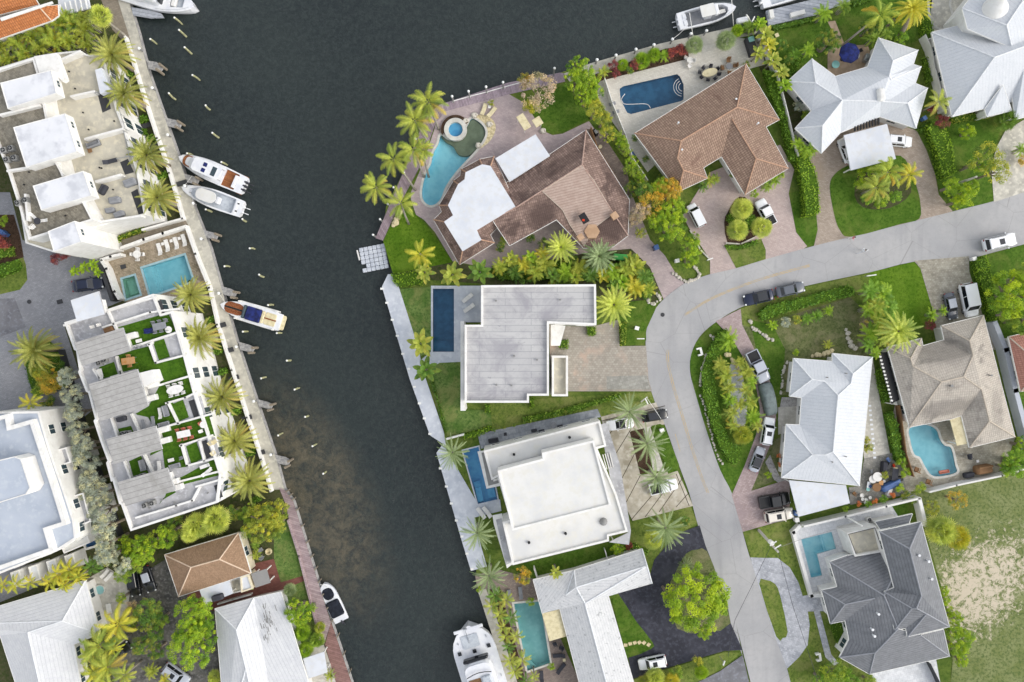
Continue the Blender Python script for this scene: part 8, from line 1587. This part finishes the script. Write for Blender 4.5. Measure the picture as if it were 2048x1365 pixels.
for i, (a, b, r, k, mt) in enumerate(((1474, 62, 14, 'fan', 'leaf_yellow'), (1498, 56, 16, 'areca', 'leaf_tree'), (1520, 48, 18, 'banana', 'leaf_yellow'), (1530, 70, 24, 'banana', 'leaf_coco'), (1538, 90, 22, 'banana', 'leaf_gold'), (1516, 108, 20, 'banana', 'leaf_coco'), (1545, 122, 22, 'banana', 'leaf_coco'), (1562, 145, 22, 'banana', 'leaf_coco'), (1570, 172, 20, 'banana', 'leaf_lime'))): T(k, a, b, r, 2.8 if i > 1 else 1.5, ['yellow shrub by the right silver palm', 'green clump above the outdoor kitchen', 'yellow plant at the promenade end', 'upper banana plant along the pale wall', 'golden banana plant along the pale wall', 'banana plant leaning left over the kitchen', 'middle banana plant along the pale wall', 'lower banana plant along the pale wall', 'banana plant beside the white star roof'][i], mt)
hedge('tall clipped hedge right of the brown tiled house, upper part', '1522,145 1545,150 1562,215 1578,280 1590,330 1575,325 1555,240 1535,190', 1.5, 'leaf_hedge'); hedge('long bright clipped hedge running down to the road', '1585,305 1605,310 1622,345 1629,375 1631,430 1602,438 1598,380 1588,340', 1.9, 'leaf_lime'); hedge('dark hedge under the banana plants', '1466,58 1520,44 1530,60 1500,66 1470,72', 1.1, 'leaf_tree')
for i, (a, b, r) in enumerate(((1594, 288, 16), (1618, 302, 20), (1606, 300, 14))): T('areca', a, b, r, 2.2, ['left palm clump below the star-shaped roof tip', 'right palm clump below the star-shaped roof tip', 'small clump between the two palm clumps'][i], 'leaf_lime')
for i, (a, b, r) in enumerate(((1485, 418, 23), (1476, 460, 22), (1523, 455, 22))): T('fan', a, b, r, 2.8, ['upper', 'lower left', 'lower right'][i] + ' round fan palm on the driveway island', sz=.8)
hedge('green hedge wrapping the driveway island', '1450,440 1458,425 1475,430 1500,430 1512,440 1500,460 1470,460', 1.0, 'leaf_hedge'); hedge('low hedge strip below the driveway island', '1449,490 1480,492 1512,480 1515,486 1485,500 1452,500', .5, 'leaf_hedge')
for i, (a, b, r, mt) in enumerate(((1418, 362, 14, 'leaf_areca'), (1405, 372, 14, 'leaf_dark'), (1430, 358, 12, 'leaf_areca'), (1533, 372, 16, 'leaf_tree'), (1548, 362, 14, 'leaf_lime'), (1508, 388, 11, 'leaf_yellow'), (1558, 352, 11, 'leaf_yellow'), (1462, 350, 7, 'leaf_tree'))): T('areca' if i not in (5, 6, 7) else 'small', a, b, r, 1.1, ['palm clump in the entry nook of the ribbed roof', 'dark clump in the entry nook', 'small clump by the entry nook', 'green clump along the lower right eave', 'bright clump along the lower right eave', 'yellow shrub at the lowest roof corner', 'yellow shrub under the right eave', 'small shrub by the white truck entry'][i], mt)
for i, (a, b) in enumerate(((1268, 277), (1291, 320), (1320, 358))): T('small', a, b, 9, .8, ['upper', 'middle', 'lower'][i] + ' round dark shrub along the left eave of the ribbed roof', 'leaf_dark')
T('small', 1490, 132, 11, .7, 'dark round shrub above the top corner of the ribbed roof', 'leaf_dark')
# ---------------------------------------------------------------- star house
for i, (a, b, r, k, mt, z_) in enumerate(((1645, 28, 21, 'areca', 'leaf_lime', 2.5), (1687, 14, 19, 'areca', 'leaf_tree', 2.2), (1655, 85, 28, 'big', 'leaf_dark', 2.6), (1562, 92, 14, 'small', 'leaf_dark', 1.2), (1615, 102, 18, 'areca', 'leaf_lime', 2.2), (1760, 30, 34, 'coco', 'leaf_areca', 5.5), (1825, 18, 38, 'date', 'leaf_gold', 6), (1735, 60, 20, 'mid', 'leaf_dark', 2), (1745, 80, 18, 'areca', 'leaf_tree', 2), (1800, 78, 18, 'mid', 'leaf_hedge', 1.6), (1770, 70, 16, 'areca', 'leaf_tree', 2), (1790, 40, 20, 'mid', 'leaf_tree', 2.2), (1576, 120, 14, 'small', 'leaf_dark', 1), (1590, 110, 14, 'areca', 'leaf_hedge', 1.4))): T(k, a, b, r, z_, ['bright palm clump by the plank dock end', 'palm clump right of the plank dock', 'dark dense tree on the back lawn', 'dark shrub by the banana plants', 'palm clump at the tip of the star roof', 'leaning feathery palm on the upper lawn', 'big golden palm at the top beside the black pool', 'dark shrub tree on the upper lawn edge', 'low palm clump above the patio', 'bright hedge tree above the upper star wing', 'palm clump between patio and upper wing', 'green shrub tree below the golden palm', 'low dark shrub left of the star roof', 'low palm beside the star roof tip'][i], mt, lean=(-38, 28) if i == 5 else (14, 26) if i == 6 else (0, 0), sz=.8 if k == 'date' else 1)
hedge('round bright hedge beside the black pool', '1838,48 1850,42 1858,55 1858,72 1848,84 1838,80', 1.2, 'leaf_lime', sm=3); hedge('dark hedge strip above the back lawn', '1537,56 1630,36 1634,44 1545,66', .7, 'leaf_dark'); hedge('dark hedge strip along the plank dock', '1700,8 1742,-4 1746,4 1702,18', .7, 'leaf_dark')
hedge('slim clipped hedge right of the white garden wall', '1852,100 1862,98 1874,140 1880,178 1868,182', 1.2, 'leaf_hedge'); hedge('leafy strip between the white houses', '1840,120 1850,115 1862,165 1850,172', .7, 'leaf_tree'); hedge('long bright clipped hedge left of the upper right lawn', '1842,258 1862,250 1882,265 1894,300 1900,350 1880,362 1872,355 1862,310', 1.7, 'leaf_lime'); hedge('clipped hedge below the big pale roof', '1894,236 1970,224 1974,238 1905,248', .8, 'leaf_olive'); hedge('low green hedge at the right corner of the star roof', '1830,262 1850,248 1862,246 1852,262 1838,268', .7, 'leaf_dark')
for i, (a, b, r, mt, k) in enumerate(((1876, 205, 26, 'leaf_coco', 'royal'), (1862, 222, 13, 'leaf_red', 'small'), (1880, 246, 17, 'leaf_red', 'small'), (1931, 267, 18, 'leaf_yellow', 'mid'), (2012, 240, 24, 'leaf_dark', 'fan'), (1968, 320, 36, 'leaf_olive', 'loose'), (1990, 345, 28, 'leaf_olive', 'loose'), (2040, 300, 16, 'leaf_tree', 'areca'), (1925, 390, 26, 'leaf_yellow', 'mid'), (1900, 375, 22, 'leaf_lime', 'mid'), (1912, 405, 16, 'leaf_yellow', 'mid'), (1940, 375, 20, 'leaf_lime', 'mid'), (1950, 330, 18, 'leaf_lime', 'loose'), (2044, 322, 14, 'leaf_orange', 'small'))): T(k, a, b, r, [4, 1, 1.1, 1.2, 2, 4.5, 4, 1.6, 2.2, 2.2, 2, 2, 3.4, .9][i], ['green palm between the two big white houses', 'upper red shrub by the white wall', 'lower purple shrub by the white wall', 'round yellow-green shrub on the upper right lawn', 'dark spiky palm below the big pale roof', 'pale thin-leaved tree over the sandy drive', 'second thin-leaved tree over the sandy drive', 'green clump at the right edge', 'yellow-green shrub by the road, right', 'bright shrub at the foot of the clipped hedge', 'yellow shrub touching the road', 'bright shrub below the pale pole', 'thin bright tree left of the sandy drive', 'orange-green shrub at the right edge'][i], mt)
for i, (a, b, r) in enumerate(((1752, 376, 34), (1776, 345, 36), (1818, 350, 30), (1745, 340, 20))): T('coco' if i != 3 else 'mid', a, b, r, 4.2 if i != 3 else 1.6, ['left palm of the trio on the oval lawn', 'upper palm of the trio on the oval lawn', 'right palm of the trio on the oval lawn', 'bright shrub behind the palm trio'][i], ['leaf_coco', 'leaf_areca', 'leaf_gold', 'leaf_lime'][i])
for i, (a, b, r) in enumerate(((1720, 370, 16), (1730, 400, 14), (1760, 405, 16), (1788, 395, 16), (1722, 345, 14))): T('small', a, b, r, .8, f'{ORD[i]} low shrub round the palm trio bed', 'leaf_hedge' if i % 2 else 'leaf_lime', group='low shrubs of the palm trio bed')
hedge('bright hedge between the white roof house and banana wall', '1548,150 1600,112 1606,120 1575,160 1560,175', .8, 'leaf_hedge'); T('small', 1612, 235, 14, .8, 'shrub in the notch of the star roof', 'leaf_tree'); T('small', 1595, 215, 12, .8, 'grey shrub in the notch of the star roof', 'leaf_grey')
# ---------------------------------------------------------------- rock garden and long white house
hedge('thick green hedge curving round the rock garden', '1432,665 1450,658 1458,672 1440,690 1425,730 1428,780 1440,840 1455,880 1478,895 1480,905 1470,925 1460,928 1440,900 1420,850 1403,790 1400,745 1412,705', 1.1, 'leaf_hedge', .3)
for i, (a, b, r) in enumerate(((1455, 680, 18), (1440, 730, 14), (1450, 750, 16), (1456, 775, 15), (1458, 800, 15), (1462, 825, 15), (1465, 850, 12), (1490, 745, 18), (1500, 765, 15), (1490, 780, 15), (1500, 805, 15), (1480, 810, 13), (1505, 835, 16), (1512, 850, 13), (1486, 870, 17), (1478, 725, 12))): T('areca' if i != 14 else 'fan', a, b, r * 1.3, 1.5, f'{ORD[i]} spreading palm clump of the rock garden, counted from the top left', ['leaf_lime', 'leaf_coco', 'leaf_areca', 'leaf_olive'][i % 4], group='palm clumps of the rock garden')
hedge('long leafy street hedge behind the two parked cars', '1510,628 1530,612 1600,595 1690,572 1705,578 1700,592 1650,604 1560,628 1520,642', 1.1, 'leaf_hedge', .3)
for i, (a, b, r) in enumerate(((1612, 638, 15), (1632, 632, 15), (1655, 622, 14), (1590, 640, 12), (1570, 645, 13))): T('areca' if i < 3 else 'small', a, b, r, .9, ['left green clump under the street hedge', 'middle green clump under the street hedge', 'right green clump under the street hedge', 'olive shrub under the street hedge', 'grey agave shrub under the street hedge'][i], ['leaf_hedge', 'leaf_hedge', 'leaf_lime', 'leaf_olive', 'leaf_grey'][i])
T('banana', 1545, 650, 13, .8, 'bright yellow plant in the gravel corner', 'leaf_yellow')
for i, (a, b, r) in enumerate(((1738, 585, 26), (1765, 590, 26), (1750, 612, 26), (1775, 615, 22), (1735, 620, 20), (1755, 645, 26), (1780, 640, 22), (1740, 665, 24), (1765, 672, 26), (1735, 690, 18), (1750, 705, 16))): T('areca', a, b, r, 2.6, f'{ORD[i]} leafy clump from the top of the big green group left of the beige house', ['leaf_hedge', 'leaf_lime', 'leaf_areca'][i % 3], group='big leafy group', sz=.8)
T('date', 1797, 663, 43, 5.5, 'broad bright palm over the corner of the beige roof', 'leaf_fan', sz=.8)
for i, (a, b, r, mt, k) in enumerate(((1862, 630, 16, 'leaf_lime', 'areca'), (1885, 622, 12, 'leaf_lime', 'areca'), (1858, 650, 14, 'leaf_red', 'small'), (1728, 650, 12, 'leaf_twig', 'small'), (1655, 690, 12, 'leaf_olive', 'areca'), (1590, 705, 9, 'leaf_yellow', 'small'), (1735, 895, 12, 'leaf_olive', 'mid'), (1732, 880, 9, 'leaf_olive', 'small'), (2020, 590, 56, 'leaf_yellow', 'big'), (2050, 560, 34, 'leaf_tree', 'big'), (2048, 640, 34, 'leaf_tree', 'big'), (2010, 630, 26, 'leaf_tree', 'mid'), (2030, 925, 34, 'leaf_hedge', 'big'), (2012, 935, 20, 'leaf_lime', 'mid'), (2040, 890, 20, 'leaf_lime', 'mid'))): T(k, a, b, r, [1.4, 1.6, .8, .8, 1, .7, 1.6, 1, 4, 4, 4, 3, 2.4, 2, 2][i], ['small palm on the front lawn by the grey car', 'small palm touching the grey car', 'red ground shrub by the small palm', 'dark twiggy shrub left of the leafy group', 'spiky clump above the long white house', 'small pale yellow shrub at the house corner', 'thin shrub right of the long white house', 'upper thin shrub right of the long white house', 'huge dense tree at the right edge', 'upper lobe tree at the right edge', 'lower dense tree at the right edge', 'small dense tree beside the white ribbed fence', 'bushy green tree right of the pool terrace', 'bright shrub by the terrace corner', 'bright shrub under the white ribbed fence'][i], mt)
hedge('bright clipped hedge right of the stone drive', '1940,524 1962,512 1970,540 1980,585 1985,640 1972,645 1960,600 1945,550', 1.5, 'leaf_lime'); hedge('clipped hedge along the white path, upper part', '1748,742 1758,738 1774,790 1775,798 1762,806 1754,780', 1.1, 'leaf_hedge'); hedge('clipped hedge along the white path, lower part', '1765,828 1780,822 1790,850 1798,900 1805,920 1785,922 1776,880', 1.2, 'leaf_hedge')
for i, (a, b, r, mt) in enumerate(((1800, 925, 12, 'leaf_lime'), (1808, 945, 13, 'leaf_yellow'), (1797, 975, 11, 'leaf_lime'), (1748, 1002, 7, 'leaf_flower'), (1716, 1008, 7, 'leaf_flower'), (1784, 990, 8, 'leaf_flower'), (1735, 1008, 9, 'leaf_hedge'), (1765, 998, 10, 'leaf_hedge'), (1690, 1018, 8, 'leaf_lime'), (1808, 990, 12, 'leaf_dark'), (1535, 950, 8, 'leaf_yellow'), (1559, 930, 6, 'leaf_flower'), (1557, 912, 6, 'leaf_flower'), (1768, 950, 9, 'leaf_olive'))): T('small', a, b, r, .7, ['upper bright shrub at the yard edge', 'lower bright shrub at the yard edge', 'pale shrub in the yard corner', 'orange flowering plant in the middle of the yard wall', 'orange flowering plant left along the yard wall', 'orange flowering plant right along the yard wall', 'green shrub left along the yard wall', 'green shrub right along the yard wall', 'lime shrub below the white carport', 'dark shrub at the right yard corner', 'yellow-flowering shrub beside the silver car', 'lower reddish plant by the house wall', 'upper reddish plant by the house wall', 'olive plant amid the yard clutter'][i], mt)
# ---------------------------------------------------------------- grey house and rear lawn
for i, (a, b, r, mt, k) in enumerate(((1882, 1062, 32, 'leaf_fan', 'fan'), (1915, 1075, 28, 'leaf_gold', 'fan'), (1912, 1000, 22, 'leaf_orange', 'loose'), (1862, 1015, 18, 'leaf_olive', 'loose'), (1837, 975, 14, 'leaf_tree', 'small'), (1885, 1180, 14, 'leaf_yellow', 'mid'), (1888, 1200, 14, 'leaf_yellow', 'mid'), (1895, 1222, 14, 'leaf_yellow', 'mid'), (1908, 1235, 18, 'leaf_yellow', 'mid'), (1905, 1262, 22, 'leaf_lime', 'mid'), (1925, 1275, 24, 'leaf_lime', 'mid'), (1912, 1295, 22, 'leaf_yellow', 'mid'), (1920, 1320, 16, 'leaf_yellow', 'mid'), (1665, 1345, 30, 'leaf_tree', 'mid'), (1690, 1360, 28, 'leaf_hedge', 'mid'), (1640, 1360, 22, 'leaf_hedge', 'mid'), (1735, 1362, 18, 'leaf_tree', 'mid'), (1825, 1000, 10, 'leaf_tree', 'small'))):
    T(k, a, b, r, [3, 3, 2.4, 1.2, .9, 1.6, 1.6, 1.6, 2, 2.2, 2.2, 2, 1.8, 2, 2, 2, 1.4, .8][i], ['round pale fan palm behind the grey roof', 'golden fan palm behind the grey roof', 'sparse orange-leaved tree on the rear lawn', 'wispy shrub by the white wall corner', 'green shrub at the terrace wall corner', 'topmost yellow shrub along the grey house', 'second yellow shrub along the grey house', 'third yellow shrub along the grey house', 'fourth yellow shrub along the grey house', 'green shrub tree in the middle of the grey house row', 'bright shrub tree bulging onto the rear lawn', 'yellow shrub near the lower roof corner', 'lowest yellow shrub of the grey house row', 'large green bush at the end of the garden path', 'second green bush below the grey house', 'green bush at the bottom edge by the front lawn', 'green bush by the marble drive', 'small shrub inside the white wall corner'][i], mt)
hedge('dark green planting left of the grey house', '1655,1222 1690,1250 1700,1285 1672,1290 1660,1260', .5, 'leaf_tree', dens=10)
# ---------------------------------------------------------------- tidy: drop the builder's bookkeeping
for o in bpy.data.objects:
    if '_w' in o.keys(): del o['_w']
